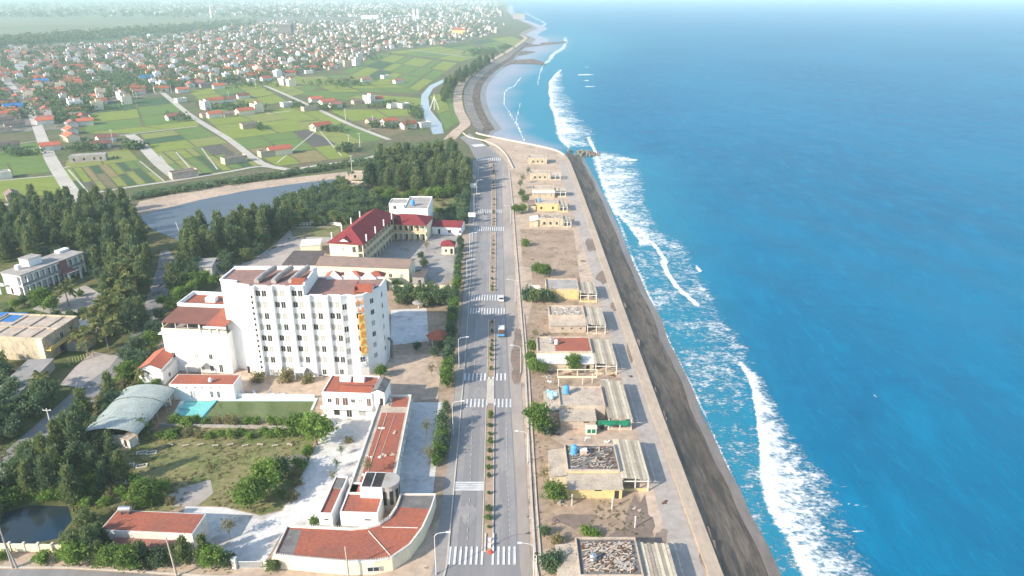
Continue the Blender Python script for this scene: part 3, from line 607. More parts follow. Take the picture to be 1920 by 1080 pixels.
def trunk_mb(h, r, limbs, bark_pts=None):
    b = MB(); b.tube([(0, 0, -.3), (.1, .05, h * .4), (.05, -.1, h)], r, 6, 0, r * .45)
    for p in limbs: b.tube([(0, 0, h * .45), (p[0] * .5, p[1] * .5, (h * .45 + p[2]) / 2 + .3), tuple(p)], r * .42, 5, 0, r * .12)
    return b
PROTO = {}
def tree_proto(key, name, label, cat, crown_me, trunk, group, bark='bark'):
    t = thing(name, label, cat, (0, 0, 0), 0, group)
    place(crown_me, 'crown', t)
    if trunk: trunk.build('trunk', bark, t)
    PROTO.setdefault(key, []).append(t); t['_p'] = 1
    return t
for i in range(4):                           # casuarina: tall, feathery, ragged
    C, cs = clumps(60, 34, env_cone(3.3, 1.6, 11.5 + i * .4), .62)
    D = np.tile([0, 0, .9], (len(C), 1)) + np.stack([C[:, 0], C[:, 1], np.zeros(len(C))], 1) * .22
    tree_proto('casu', 'casuarina_tree', None, 'tree', leaf_mesh('casuarina_crown', C, .42, 'leaf_casuarina' if i % 2 else 'leaf_dark', long=1.5, D=D), trunk_mb(10.5, .22, cs[:7]), None)
for i in range(3):                           # broad round trees
    C, cs = clumps(56, 36, env_round(2.9, 2.3, 4.3), .55)
    tree_proto('broad', 'broadleaf_tree', None, 'tree', leaf_mesh('broadleaf_crown', C, .34, 'leaf_broad' if i else 'leaf_bright', flat=.3), trunk_mb(3.6, .2, cs[:7]), None)
for i in range(3):                           # dark dense scrubby trees
    C, cs = clumps(46, 34, env_round(2.6, 2.4, 3.3, .3), .6)
    tree_proto('dark', 'scrub_tree', None, 'tree', leaf_mesh('scrub_crown', C, .38, 'leaf_dark' if i else 'leaf_casuarina'), trunk_mb(3.2, .18, cs[:6]), None)
for i in range(3):                           # garden shrubs
    C, cs = clumps(26, 26, env_round(1.15, .85, .95, .3), .26)
    tree_proto('shrub', 'shrub', None, 'shrub', leaf_mesh('shrub_crown', C, .2, ('leaf_broad', 'leaf_bright', 'leaf_dry')[i]), trunk_mb(.9, .06, cs[:5]), None)
for i in range(2):                           # clipped median bushes
    C, cs = clumps(24, 24, env_round(.62, .8, .9, .4), .17)
    tree_proto('median', 'median_bush', None, 'shrub', leaf_mesh('bush_crown', C, .14, 'leaf_dark' if i else 'leaf_broad'), trunk_mb(.8, .05, cs[:4]), None)
for i in range(2):                           # narrow hedge trees along the pavement
    C, cs = clumps(44, 34, env_round(1.25, 2.9, 3.2, .3), .4)
    tree_proto('column', 'hedge_tree', None, 'tree', leaf_mesh('hedge_crown', C, .26, 'leaf_broad' if i else 'leaf_dark'), trunk_mb(3.4, .12, cs[:6]), None)
for i in range(2):                           # thin half-bare saplings
    C, cs = clumps(18, 14, env_round(1.0, 1.1, 2.4, .3), .3)
    tree_proto('sapling', 'sapling', None, 'tree', leaf_mesh('sapling_crown', C, .16, 'leaf_dry' if i else 'leaf_dark'), trunk_mb(2.4, .06, cs[:7]), None)
for i in range(2):                           # coconut palms: trunk plus arching pinnate fronds
    Cs = []; Ds = []
    rn = RNG
    for k in range(17):
        a = k * 2.4 + rn.uniform(-.2, .2); el = rn.uniform(-.1, 1.15); L = rn.uniform(3.0, 3.9)
        for tt_ in np.linspace(.12, 1, 16):
            droop = L * (.55 + .4 * (1 - el)) * tt_ ** 2.1 * .8
            p = np.array([math.cos(a) * L * tt_ * math.cos(el * .7), math.sin(a) * L * tt_ * math.cos(el * .7), 6.0 + L * tt_ * math.sin(el) - droop])
            side = np.array([-math.sin(a), math.cos(a), -.35]); w = .85 * math.sin(math.pi * min(1, .18 + tt_ * .8)) 
            for sgn in (-1, 1):
                Cs.append(p + side * np.array([sgn, sgn, 1]) * w * .45); Ds.append(np.array([side[0] * sgn + math.cos(a) * .5, side[1] * sgn + math.sin(a) * .5, -.45]))
    D = np.array(Ds) * 3
    b = MB(); b.tube([(0, 0, -.3), (.2, .05, 2), (.15, .1, 4.2), (0, 0, 6.1)], .2, 7, 0, .13)
    tree_proto('palm', 'coconut_palm', None, 'palm', leaf_mesh('palm_crown', np.array(Cs), .5, 'leaf_palm', long=1.0, D=D), b, None, 'palm_bark')
USED = set(); COUNT = {}
LIGHT_MIN = 4.5
def plant(key, x, y, label, group, sc=1.0, sz=1.0, z=0):
    ps = PROTO[key]; p = ps[random.randrange(len(ps))]
    if p.name not in USED:
        USED.add(p.name); p.location = (x, y, z); p.rotation_euler.z = random.uniform(0, 6.28); p.scale = (sc, sc, sc * sz); p['label'] = label; p['group'] = group; register(p)
        if '_p' in p: del p['_p']
        return p
    r = dup(p, (x, y, z), random.uniform(0, 6.28), sc, label, group, sz)
    if '_p' in r: del r['_p']
    return r
PLACED = []
def grove(key, poly, spacing, label, group, sc=(.8, 1.2), px=True, maxn=400, avoid=None):
    P = [tuple(G(*p)[:2]) for p in poly] if px else poly
    xs = [p[0] for p in P]; ys = [p[1] for p in P]; n = 0; rows = []
    y = min(ys)
    while y < max(ys):
        x = min(xs) + random.uniform(0, spacing)
        while x < max(xs):
            q = (x + random.uniform(-.35, .35) * spacing, y + random.uniform(-.35, .35) * spacing)
            if inside(q, P) and not (avoid and avoid(q)): rows.append(q)
            x += spacing
        y += spacing * .87
    random.shuffle(rows)
    for q in rows[:maxn]: plant(key, q[0], q[1], label, group, random.uniform(*sc), random.uniform(.88, 1.12)); n += 1
    return n
street_px = [(330, 462), (345, 500), (320, 565), (290, 640), (228, 705), (160, 775), (70, 856), (-60, 965), (-100, 925), (30, 825), (115, 745), (180, 685), (230, 640), (262, 570), (288, 500), (292, 462)]
STREET = [tuple(G(*p)[:2]) for p in street_px]
VILLA = [(-172, 222), (-158, 216), (-146, 246), (-160, 256)]
def clear(q): return inside(q, STREET) or inside(q, VILLA)
# ================================================================ VEGETATION
g = 'casuarinas of the grove beside the road end'
grove('casu', [(690, 352), (700, 322), (760, 302), (850, 302), (878, 322), (884, 352), (870, 366), (790, 368), (740, 360)], 6.4, 'tall feathery casuarina packed in the dark grove beside the far end of the boulevard', g, (.8, 1.12))
g = 'trees of the wood behind the balconied white villa'
grove('casu', [(-40, 480), (-40, 425), (60, 395), (150, 392), (235, 402), (262, 440), (276, 470), (285, 505), (262, 520), (230, 540), (165, 520), (160, 478), (120, 470), (30, 505)], 7.4, 'tall dark casuarina in the wood behind the balconied white villa', g, (.7, 1.02), avoid=clear, maxn=120)
grove('dark', [(-30, 470), (-30, 420), (150, 395), (262, 425), (285, 500), (235, 545), (165, 520), (40, 500)], 12, 'low bushy tree under the casuarinas behind the balconied white villa', 'low trees behind the balconied villa', (.8, 1.2), avoid=clear, maxn=30)
g = 'trees along the near shore of the grey pond'
grove('casu', [(325, 475), (328, 448), (440, 438), (520, 418), (545, 434), (480, 478), (420, 488), (400, 500), (340, 520), (332, 500)], 6.0, 'olive green casuarina along the near shore of the grey pond', g, (.7, 1.0), avoid=clear)
grove('dark', [(322, 530), (340, 515), (400, 500), (440, 492), (480, 478), (500, 470), (470, 492), (400, 520), (345, 545)], 6.5, 'dense bushy tree on the slope between the grey pond and the small flat roofed shed', 'bushy trees between pond and shed', (.7, 1.0), avoid=clear)
g = 'bushy trees between the pond and the red roofed school'
grove('dark', [(525, 425), (530, 385), (560, 372), (640, 352), (700, 372), (728, 385), (715, 398), (660, 420), (600, 424)], 5.6, 'dense bushy tree between the grey pond and the red roofed school', g, (.7, 1.05))
grove('broad', [(700, 375), (790, 372), (868, 352), (872, 372), (800, 376), (720, 386)], 7, 'round green tree along the near edge of the casuarina grove', 'round trees edging the casuarina grove', (.7, 1.0))
grove('dark', [(832, 420), (842, 395), (872, 362), (880, 380), (868, 420)], 5, 'bushy tree beside the white advertising boards', 'bushy trees beside the advertising boards', (.6, .9))
grove('shrub', [(740, 372), (860, 356), (866, 400), (815, 410), (800, 375)], 8, 'low shrub in the dry meadow behind the white two storey house', 'shrubs in the dry meadow', (.9, 1.4))
# trees along both sides of the side road
g = 'palms along the leafy side street'
for (x, y, s) in [(214, 625, 1.15), (238, 598, 1.1), (232, 570, 1.05), (205, 655, .95), (246, 545, 1.05), (262, 560, .9), (190, 640, .95), (258, 530, 1.0), (165, 668, .85), (130, 575, .75)]:
    q = G(x, y); plant('palm', q.x, q.y, 'coconut palm with arching fronds along the leafy side street', g, s * 1.35)
g = 'casuarinas along the leafy side street'
for (x, y) in [(222, 545), (245, 525), (262, 510), (270, 540), (240, 505), (255, 580), (272, 520), (226, 525), (210, 560), (280, 490), (268, 600), (252, 612)]:
    q = G(x, y + 14); plant('casu', q.x, q.y, 'olive casuarina on the left verge of the leafy side street', g, random.uniform(.7, 1.0))
g = 'trees between the side street and the hotel annex'
for (x, y, k, s) in [(275, 690, 'dark', .9), (262, 665, 'dark', 1.0), (285, 655, 'broad', .8), (250, 690, 'dark', .9), (236, 676, 'dark', .7), (292, 630, 'dark', .8), (300, 600, 'dark', .7), (306, 575, 'broad', .6), (270, 720, 'palm', .7), (255, 712, 'broad', .7), (290, 690, 'dark', .7), (240, 716, 'broad', .8)]:
    q = G(x, y); plant(k, q.x, q.y, {'dark': 'dark bushy tree', 'broad': 'round leafy tree', 'palm': 'small palm'}[k] + ' between the side street and the white hotel annex', g + (' (%s)' % {'dark': 'dark', 'broad': 'round', 'palm': 'palm'}[k]), s)
g = 'bushes in the garden of the balconied white villa'
for (x, y, k, s) in [(82, 580, 'broad', 1.05), (100, 585, 'broad', .8), (45, 572, 'dark', .6), (64, 565, 'dark', .5), (135, 545, 'palm', .6), (150, 556, 'shrub', 1.2), (110, 600, 'dark', .6), (135, 600, 'dark', .6), (160, 595, 'dark', .6), (185, 590, 'dark', .7), (20, 595, 'dark', .6), (30, 580, 'broad', .5), (175, 610, 'dark', .6)]:
    q = G(x, y); plant(k, q.x, q.y, {'broad': 'bright round tree', 'dark': 'dark low tree', 'palm': 'small palm', 'shrub': 'small shrub'}[k] + ' in the garden before the balconied white villa', g + ' (%s)' % k, s)
grove('dark', [(-40, 690), (10, 690), (40, 730), (90, 735), (140, 745), (70, 790), (-40, 860)], 6.5, 'dark bushy tree between the yellow block and the narrow side street', 'bushy trees left of the narrow side street', (.7, 1.1), avoid=clear)
grove('palm', [(60, 720), (120, 712), (150, 730), (60, 770)], 7, 'small palm in the thicket left of the narrow side street', 'palms left of the narrow side street', (.55, .8), avoid=clear)
grove('casu', [(150, 800), (180, 770), (230, 730), (250, 725), (232, 740), (170, 805), (150, 860), (90, 880), (80, 865)], 5.5, 'casuarina between the narrow street and the arched grey roof', 'casuarinas beside the arched grey roof', (.55, .75), avoid=clear)
grove('casu', [(40, 900), (90, 875), (160, 870), (205, 885), (212, 935), (180, 955), (130, 950), (60, 940), (30, 930)], 5.0, 'olive casuarina in the thicket above the dark garden pond', 'casuarinas above the dark garden pond', (.5, .75), avoid=clear)
grove('dark', [(-60, 980), (-20, 900), (30, 920), (8, 960), (-30, 1015)], 5.0, 'dark scrubby tree on the left bank of the garden pond', 'trees left of the garden pond', (.8, 1.1), avoid=clear)
grove('dark', [(-40, 900), (20, 870), (100, 850), (60, 885), (-20, 930)], 5, 'dark scrubby tree where the narrow street leaves the picture', 'trees at the end of the narrow street', (.7, 1.0), avoid=clear)
for (x, y, k, s, lab) in [(232, 905, 'casu', .6, 'slender casuarina by the paved corner near the arched grey roof'), (215, 870, 'casu', .55, 'casuarina beside the small white outbuilding'), (270, 815, 'dark', .8, 'dark round tree at the low corner of the arched grey roof'),
                         (275, 945, 'broad', .85, 'bright round tree at the back of the low red roofed building'), (470, 955, 'broad', 1.05, 'big round tree at the front edge of the dry lawn'), (505, 925, 'broad', 1.1, 'tall round tree at the right edge of the dry lawn'), (530, 895, 'dark', .85, 'dark tree beside the round planting bed'),
                         (595, 835, 'broad', 1.2, 'tallest round green tree beside the pool corner'), (560, 815, 'broad', .8, 'round tree before the pool near the tallest one'), (165, 985, 'leafy', .0, ''), (150, 1062, 'broad', .85, 'round leafy tree by the front wall nearest the garden pond'), (180, 1055, 'casu', .6, 'casuarina behind the front wall beside the red roofed building'),
                         (215, 1068, 'broad', .75, 'round leafy tree hiding the front wall before the red roof'), (245, 1072, 'broad', .8, 'bushy tree on the front verge left of the leaning pole'), (270, 1065, 'casu', .5, 'casuarina on the front verge below the red roof'), (300, 1062, 'dark', .7, 'dark bushy tree behind the leaning pole'), (350, 1060, 'casu', .5, 'small casuarina right of the leaning pole'),
                         (398, 1068, 'broad', .75, 'leafy tree beside the entrance gate of the white driveway'), (425, 1064, 'dark', .55, 'dark bush at the left gatepost'), (512, 1072, 'dark', .45, 'dark bush at the right gatepost under the curved building'), (195, 1035, 'casu', .55, 'casuarina at the left end of the red roofed building'), (330, 1052, 'dark', .6, 'dark tree at the verandah of the red roofed building'), (82, 1055, 'shrub', 1.3, 'lone round shrub on the sandy verge outside the wall'), (5, 1050, 'shrub', 1.1, 'shrub beside the twin poles on the verge'), (120, 1048, 'shrub', 1.2, 'shrub against the end of the cream wall'),
                         (714, 708, 'broad', .55, 'small round tree by the right front corner of the hotel'), (484, 715, 'shrub', 1.5, 'leafy shrub at the left end of the hotel front'), (536, 715, 'shrub', 1.7, 'widest leafy shrub along the hotel front'), (576, 717, 'shrub', 1.3, 'leafy shrub in the middle of the hotel front'),
                         (690, 890, 'sapling', 1.1, 'potted looking small tree growing on the long terracotta roof'), (432, 1012, 'sapling', 1.4, 'half bare tree standing on the white driveway'), (590, 985, 'shrub', .9, 'narrow bush against the white gate house'), (640, 855, 'sapling', .8, 'sapling in the driveway verge nearest the pool'), (632, 880, 'sapling', .8, 'sapling in the driveway verge beside the long roof'), (625, 905, 'sapling', .8, 'sapling in the driveway verge nearest the gate house'),
                         (655, 830, 'shrub', .8, 'small shrub by the corner of the two storey pool house'), (800, 815, 'sapling', 1.1, 'thin sapling in the grey courtyard'), (805, 870, 'sapling', 1.3, 'half bare tree at the courtyard edge by the hedge'), (810, 705, 'sapling', 1.1, 'leafless sapling on the sandy forecourt'),
                         (770, 690, 'leafy', 0, ''), (795, 500, 'dark', .55, 'dark bush in the school yard'), (780, 530, 'dark', .5, 'bush behind the grey outbuilding'), (745, 538, 'shrub', 1.5, 'bush under the cream wall of the brown roofed block'), (720, 536, 'shrub', 1.3, 'bush beside the hotel roof under the brown roofed block'), (800, 470, 'sapling', 1.2, 'sapling in the middle of the school yard'), (790, 485, 'dark', .5, 'dark young tree in the middle of the school yard'),
                         (1010, 812, 'broad', 1.05, 'large bushy tree left of the hut with the green netting'), (1025, 815, 'dark', .8, 'darker bushy tree beside the hut with the green netting'), (1040, 945, 'broad', .75, 'low spreading tree at the corner of the hut strewn with debris'), (1030, 1075, 'dark', .8, 'dark tree on the sandy verge beside the nearest hut'), (1040, 1078, 'sapling', 1.0, 'dry sapling beside the nearest hut'), (1020, 1005, 'dark', .4, 'small dark bush on the sand behind the nearest hut'), (1045, 1018, 'shrub', 1.0, 'bright shrub at the back corner of the nearest hut'),
                         (1098, 1003, 'shrub', 1.1, 'shrub in the sandy yard behind the nearest hut'), (1115, 1006, 'shrub', .9, 'smaller shrub in the sandy yard behind the nearest hut'), (1020, 905, 'sapling', 1.1, 'dry bush on the sand left of the hut strewn with debris'), (1000, 700, 'broad', .65, 'round tree left of the hut with the red terrace'), (1015, 703, 'broad', .6, 'leafy tree at the front wall of the hut with the red terrace'), (994, 680, 'broad', .5, 'small tree by the kerb beside the hut with the red terrace'), (1076, 698, 'broad', .75, 'bushy tree in front of the hut with the red terrace'), (997, 655, 'shrub', 1.4, 'shrub at the back of the hut with the red terrace'),
                         (1003, 635, 'sapling', .9, 'dry bush before the ruined hut'), (1006, 516, 'broad', .7, 'round tree behind the hut with the yellow wall'), (1020, 520, 'broad', .75, 'broad bushy tree behind the hut with the yellow wall'), (1030, 518, 'sapling', 1.3, 'thin grey tree behind the hut with the yellow wall'), (990, 565, 'dark', .8, 'dark dense tree at the kerb before the hut with the yellow wall'), (1005, 568, 'dark', .85, 'dense dark tree before the hut with the yellow wall'), (1022, 567, 'dark', .8, 'dark bushy tree under the yellow wall'), (1035, 568, 'dark', .6, 'low dark bush under the yellow wall'),
                         (985, 462, 'shrub', 1.6, 'bright shrub at the edge of the empty dirt lot'), (968, 402, 'broad', .7, 'bright green tree at the kerb before the pale broken hut'), (980, 400, 'broad', .65, 'bright tree against the pale broken hut'), (985, 380, 'dark', .7, 'dark tree left of the ochre hut'), (978, 368, 'dark', .6, 'dark tree between the ochre hut and its neighbour'), (975, 355, 'sapling', 1.6, 'thin grey tree beside the third hut from the point'), (980, 345, 'sapling', 1.6, 'thin tree at the corner of the second hut from the point'), (990, 330, 'sapling', 1.5, 'grey tree at the back of the second hut from the point')]:
    if k == 'leafy': continue
    q = G(x, y); z = 4.02 if 'terracotta' in lab else 0
    if z: q = G(x, y, z)
    plant(k, q.x, q.y, lab, None, s, 1, z)
# hedge between pool and lawn
for i in range(13):
    q = G(330 + i * 19.5 + random.uniform(-4, 4), 796 + random.uniform(-3, 4)); plant('shrub', q.x, q.y, 'leafy shrub in the hedge between the pool and the dry lawn', 'shrubs of the pool hedge', random.uniform(.9, 1.35))
for i in range(14):
    q = G(300 + i * 19 + random.uniform(-5, 5), 818 + random.uniform(-5, 5)); plant('shrub', q.x, q.y, 'straggling shrub in the planted strip at the back of the dry lawn', 'shrubs at the back of the lawn', random.uniform(.8, 1.25))
grove('shrub', [(205, 970), (240, 900), (330, 925), (335, 945), (250, 975)], 3.2, 'low shrub in the overgrown corner behind the red roofed building', 'shrubs behind the red roofed building', (.8, 1.3))
grove('shrub', [(540, 905), (560, 850), (585, 842), (578, 880), (548, 940), (520, 950)], 2.8, 'low shrub along the right edge of the lawn by the white driveway', 'shrubs between lawn and driveway', (.7, 1.1))
# hedge row of trees beside the pavement
g = 'narrow trees of the hedge along the left pavement'
for y in list(range(760, 905, 7)):
    t_ = (y - 760) / 145
    if random.random() < .34: continue
    q = G(836 - 20 * t_ + random.uniform(-3, 3), y); plant('column', q.x, q.y, 'narrow green tree in the hedge between courtyard and pavement', g, random.uniform(.7, 1.15), random.uniform(.5, .95))
for y in list(range(560, 735, 7)):
    t_ = (y - 560) / 175
    if random.random() < .28: continue
    q = G(852 - 15 * t_ + random.uniform(-3, 3), y); plant('column', q.x, q.y, 'tall narrow tree in the hedge opposite the hotel forecourt', 'narrow trees opposite the forecourt', random.uniform(.85, 1.15), random.uniform(.8, 1.1))
for y in list(range(462, 560, 9)):
    t_ = (y - 462) / 98; q = G(863 - 8 * t_ + random.uniform(-3, 3), y); plant('column', q.x, q.y, 'narrow tree in the hedge beside the school gate', 'narrow trees beside the school gate', random.uniform(.7, 1.0), random.uniform(.7, 1.0))
grove('dark', [(736, 577), (740, 553), (850, 548), (848, 572), (800, 578)], 4.2, 'dark dense tree in the thicket behind the hotel', 'thicket behind the hotel', (.6, .9))
grove('dark', [(745, 668), (800, 645), (842, 648), (830, 672), (800, 668)], 4.5, 'dark low tree around the red pavilion', 'low trees around the red pavilion', (.4, .6))
# median bushes
g = 'bushes of the median strip'
for y0, y1, xa_, xb, n, s in [(762, 1000, 919, 915, 15, .92), (602, 700, 922.5, 920, 11, .8), (495, 550, 924, 923, 8, .75), (440, 490, 925, 924, 6, .5), (310, 425, 925.5, 926, 22, .6)]:
    for i in range(n):
        if random.random() < .22: continue
        t_ = (i + .5) / n; q = G(xa_ + (xb - xa_) * t_, y0 + (y1 - y0) * t_); plant('median', q.x + random.uniform(-.15, .15), q.y, 'small clipped bush in the planted median of the boulevard', g, s * random.uniform(.5, 1.15), random.uniform(.7, 1.5), .2)
# wooded edge of the dike and trees among the fields
grove('casu', [(828, 210), (850, 172), (868, 155), (905, 130), (930, 112), (900, 122), (866, 145), (838, 165), (826, 180)], 10, 'dark casuarina in the belt behind the sea dike', 'casuarinas behind the sea dike', (.8, 1.1))

g = 'scrubby trees of the thicket left of the arched hall'
grove('dark', [(60, 862), (130, 810), (190, 765), (240, 735), (236, 775), (200, 830), (205, 890), (120, 885), (40, 905)], 4.6, 'scrubby green tree in the thicket left of the arched hall', g, (.6, 1.0), avoid=clear)
grove('shrub', [(-40, 900), (60, 870), (205, 885), (225, 935), (200, 965), (140, 950), (60, 945), (0, 960)], 3.2, 'low shrub in the thicket above the garden pond', 'shrubs above the garden pond', (.9, 1.6), avoid=clear)
grove('dark', [(140, 985), (205, 965), (235, 960), (190, 985), (180, 1030), (140, 1045), (128, 1010)], 3.8, 'scrubby tree between the garden pond and the low red roofed building', 'trees right of the garden pond', (.45, .75))
grove('casu', [(135, 1050), (200, 1040), (370, 1052), (430, 1066), (300, 1072), (140, 1066)], 4.2, 'feathery young casuarina behind the front wall before the low red roof', 'young casuarinas along the front wall', (.35, .55))
grove('dark', [(-40, 760), (0, 735), (60, 745), (150, 745), (120, 775), (30, 830), (-40, 880)], 5.5, 'bushy green tree on the slope left of the narrow side street', 'bushy trees on the slope by the side street', (.6, .95), avoid=clear)
grove('shrub', [(160, 730), (240, 690), (300, 720), (260, 760), (225, 790)], 3.4, 'low shrub behind the arched hall', 'shrubs behind the arched hall', (.9, 1.6), avoid=clear)
grove('broad', [(335, 545), (400, 520), (412, 535), (360, 560), (320, 600), (312, 590)], 5.0, 'round tree behind the hotel annex by the side street', 'round trees behind the hotel annex', (.6, .85), avoid=clear)
grove('casu', [(300, 560), (318, 530), (330, 500), (350, 505), (345, 540), (320, 580)], 6.0, 'casuarina on the right verge of the leafy side street', 'casuarinas on the right of the side street', (.6, .9), avoid=clear)
# ================================================================ BUILDING HELPERS
def frame(FL, FR, h):
    a = G(FL[0], FL[1], h); b = G(FR[0], FR[1], h); d = b - a
    return Vector((a.x, a.y, 0)), math.atan2(d.y, d.x), d.length
WINC = {}
def window_mesh(w, h, kind='window'):
    gl = random.choice(('glass', 'void', 'curtain', 'curtain')) if kind == 'window' else 'void'
    k = (round(w, 2), round(h, 2), kind, gl)
    if k in WINC: return WINC[k]
    b = MB(); g_ = .07
    if kind == 'hole': b.box(-w / 2, -.012, 0, w / 2, .02, h, 1)
    else:
        b.box(-w / 2, -.015, 0, w / 2, .02, h, 1 if kind != 'door' else 2)
        for x0, x1, z0, z1 in ((-w / 2 - g_, -w / 2, -g_, h + g_), (w / 2, w / 2 + g_, -g_, h + g_), (-w / 2, w / 2, h, h + g_), (-w / 2, w / 2, -g_, 0), (-.035, .035, 0, h)):
            b.box(x0, -.05, z0, x1, .02, z1, 0)
    WINC[k] = b.mesh(kind if kind != 'hole' else 'opening', ['frame_white', gl if kind == 'window' else 'void', 'wood']); return WINC[k]
def put_win(t, face, x, z, w, h, W_, D_, kind='window', y=0):
    me = window_mesh(w, h, kind); nm = {'hole': 'window_opening', 'door': 'door', 'window': 'window'}[kind]
    if face == 'front': loc, r = (x, -.003 + y, z), 0
    elif face == 'right': loc, r = (W_ + .003, x, z), math.pi / 2
    elif face == 'left': loc, r = (-.003, x, z), -math.pi / 2
    else: loc, r = (x, D_ + .003, z), math.pi
    return place(me, nm, t, loc, r)
def parapet(t, x0, y0, x1, y1, z, h, m, th=.22):
    b = MB(); b.box(x0, y0, z, x1, y0 + th, z + h).box(x0, y1 - th, z, x1, y1, z + h).box(x0, y0 + th, z, x0 + th, y1 - th, z + h).box(x1 - th, y0 + th, z, x1, y1 - th, z + h)
    return b.build('parapet', m, t)
def gable(b, x0, y0, x1, y1, z, rise, ov=.4, th=.14, axis='x', mi=0, wall=1):
    if axis == 'x':
        ym = (y0 + y1) / 2; s = rise / (ym - y0)
        for sy, yy in ((-1, y0), (1, y1)):
            e = yy + sy * ov; ze = z - ov * s
            q = [(x0 - ov, e, ze), (x1 + ov, e, ze), (x1 + ov, ym, z + rise), (x0 - ov, ym, z + rise)]
            if sy > 0: q = q[::-1]
            b.face([(p[0], p[1], p[2] + th) for p in q], mi); b.face([p for p in q[::-1]], mi)
            b.face([q[0], q[1], (q[1][0], q[1][1], q[1][2] + th), (q[0][0], q[0][1], q[0][2] + th)] if sy < 0 else [q[2], q[3], (q[3][0], q[3][1], q[3][2] + th), (q[2][0], q[2][1], q[2][2] + th)], mi)
        for xx in (x0 + .003, x1 - .003): b.face([(xx, y0, z), (xx, y1, z), (xx, ym, z + rise)], wall)
    else:
        xm = (x0 + x1) / 2; s = rise / (xm - x0)
        for sx, xx in ((-1, x0), (1, x1)):
            e = xx + sx * ov; ze = z - ov * s
            q = [(e, y0 - ov, ze), (xm, y0 - ov, z + rise), (xm, y1 + ov, z + rise), (e, y1 + ov, ze)]
            if sx > 0: q = q[::-1]
            b.face([(p[0], p[1], p[2] + th) for p in q], mi); b.face(q[::-1], mi)
        for yy in (y0 + .003, y1 - .003): b.face([(x0, yy, z), (x1, yy, z), (xm, yy, z + rise)], wall)
def hip(b, x0, y0, x1, y1, z, rise, ov=.5, mi=0):
    x0 -= ov; y0 -= ov; x1 += ov; y1 += ov; w, d = x1 - x0, y1 - y0
    if w >= d: r0, r1 = (x0 + d / 2 * .9, (y0 + y1) / 2, z + rise), (x1 - d / 2 * .9, (y0 + y1) / 2, z + rise)
    else: r0, r1 = ((x0 + x1) / 2, y0 + w / 2 * .9, z + rise), ((x0 + x1) / 2, y1 - w / 2 * .9, z + rise)
    a, b_, c, d_ = (x0, y0, z), (x1, y0, z), (x1, y1, z), (x0, y1, z)
    if w >= d: fs = [(a, b_, r1, r0), (b_, c, r1), (c, d_, r0, r1), (d_, a, r0)]
    else: fs = [(a, b_, r0), (b_, c, r1, r0), (c, d_, r1), (d_, a, r0, r1)]
    for f in fs: b.face(f, mi)
    b.box(x0, y0, z - .16, x1, y1, z - .002, mi)
def building(name, label, cat, FL, FR, h, d, roof='flat', wall='white_wall', rmat='red_tile_flat', par=.7, wins=(), rise=2.2, axis='x', group=None, ov=.4, at=None):
    loc, rot, w = frame(FL, FR, h) if at is None else at
    t = thing(name, label, cat, loc, rot, group)
    hw = h - par if roof == 'flat' else h
    MB().box(0, 0, -.4, w, d, hw).build('wall', wall, t)
    if roof == 'flat':
        MB().box(.225, .225, hw + .002, w - .225, d - .225, hw + .06).build('roof', rmat, t)
        if par > .12: parapet(t, 0, 0, w, d, hw + .001, par, wall)
    elif roof == 'gable':
        b = MB(); gable(b, 0, 0, w, d, h + .01, rise, ov, axis=axis); b.build('roof', [rmat, wall], t)
    elif roof == 'hip':
        b = MB(); hip(b, 0, 0, w, d, h + .17, rise, ov); b.build('roof', rmat, t)
    elif roof == 'slab':
        MB().box(-ov, -ov, h + .002, w + ov, d + ov, h + .2).build('roof', rmat, t)
    for q in wins: put_win(t, q[0], q[1], q[2], q[3], q[4], w, d, q[5] if len(q) > 5 else 'window')
    return t, w
def tank(x, y, z, label, m='tank_blue', r=.75, h=1.7, group=None, horiz=False):
    t = thing('water_tank', label, 'water tank', (x, y, z), 0, group)
    if horiz:
        b = MB(); b.tube([(-1.1, 0, 1.0), (-1.0, 0, 1.0), (1.0, 0, 1.0), (1.1, 0, 1.0)], .55, 14); b.build('drum', m, t)
        MB().box(-.8, -.45, 0, -.7, .45, .55).box(.7, -.45, 0, .8, .45, .55).box(-.7, -.42, .4, .7, -.36, .46).build('stand', 'steel', t)
    else:
        MB().lathe([(r, .3), (r, .3 + h * .45), (r * 1.04, .3 + h * .48), (r, .3 + h * .51), (r, .3 + h), (r * .75, .5 + h), (r * .3, .62 + h), (r * .3, .72 + h), (.02, .74 + h)], 16).build('drum', m, t)
        MB().box(-r, -r, 0, -r + .12, -r + .12, .3).box(r - .12, -r, 0, r, -r + .12, .3).box(-r, r - .12, 0, -r + .12, r, .3).box(r - .12, r - .12, 0, r, r, .3).box(-r, -r, .22, r, r, .3).build('stand', 'grey_concrete', t)
    return t
# ================================================================ HOTEL
hx0, hy0 = -66.8, 171.6
hotel = thing('hotel', 'tall white eight storey hotel with zigzag front and orange vertical lettering', 'hotel', (hx0, hy0, 0))
B = 4.62; NB = 5; FH = 3.16
front = [(-8.9, 5.0), (-4.4, 4.0), (-4.2, 2.4), (-.3, 1.0), (0, 0)]
for i in range(NB + 1):
    x = i * B
    if i < NB + 0: front += [(x + 1.25, .0), (x + 1.45, .85), (x + B - .35, .55), (x + B, 0)]
front = [p for p in front]
HW_HI, HW_LO = 25.6, 23.0
xs_split = 3 * B + .0
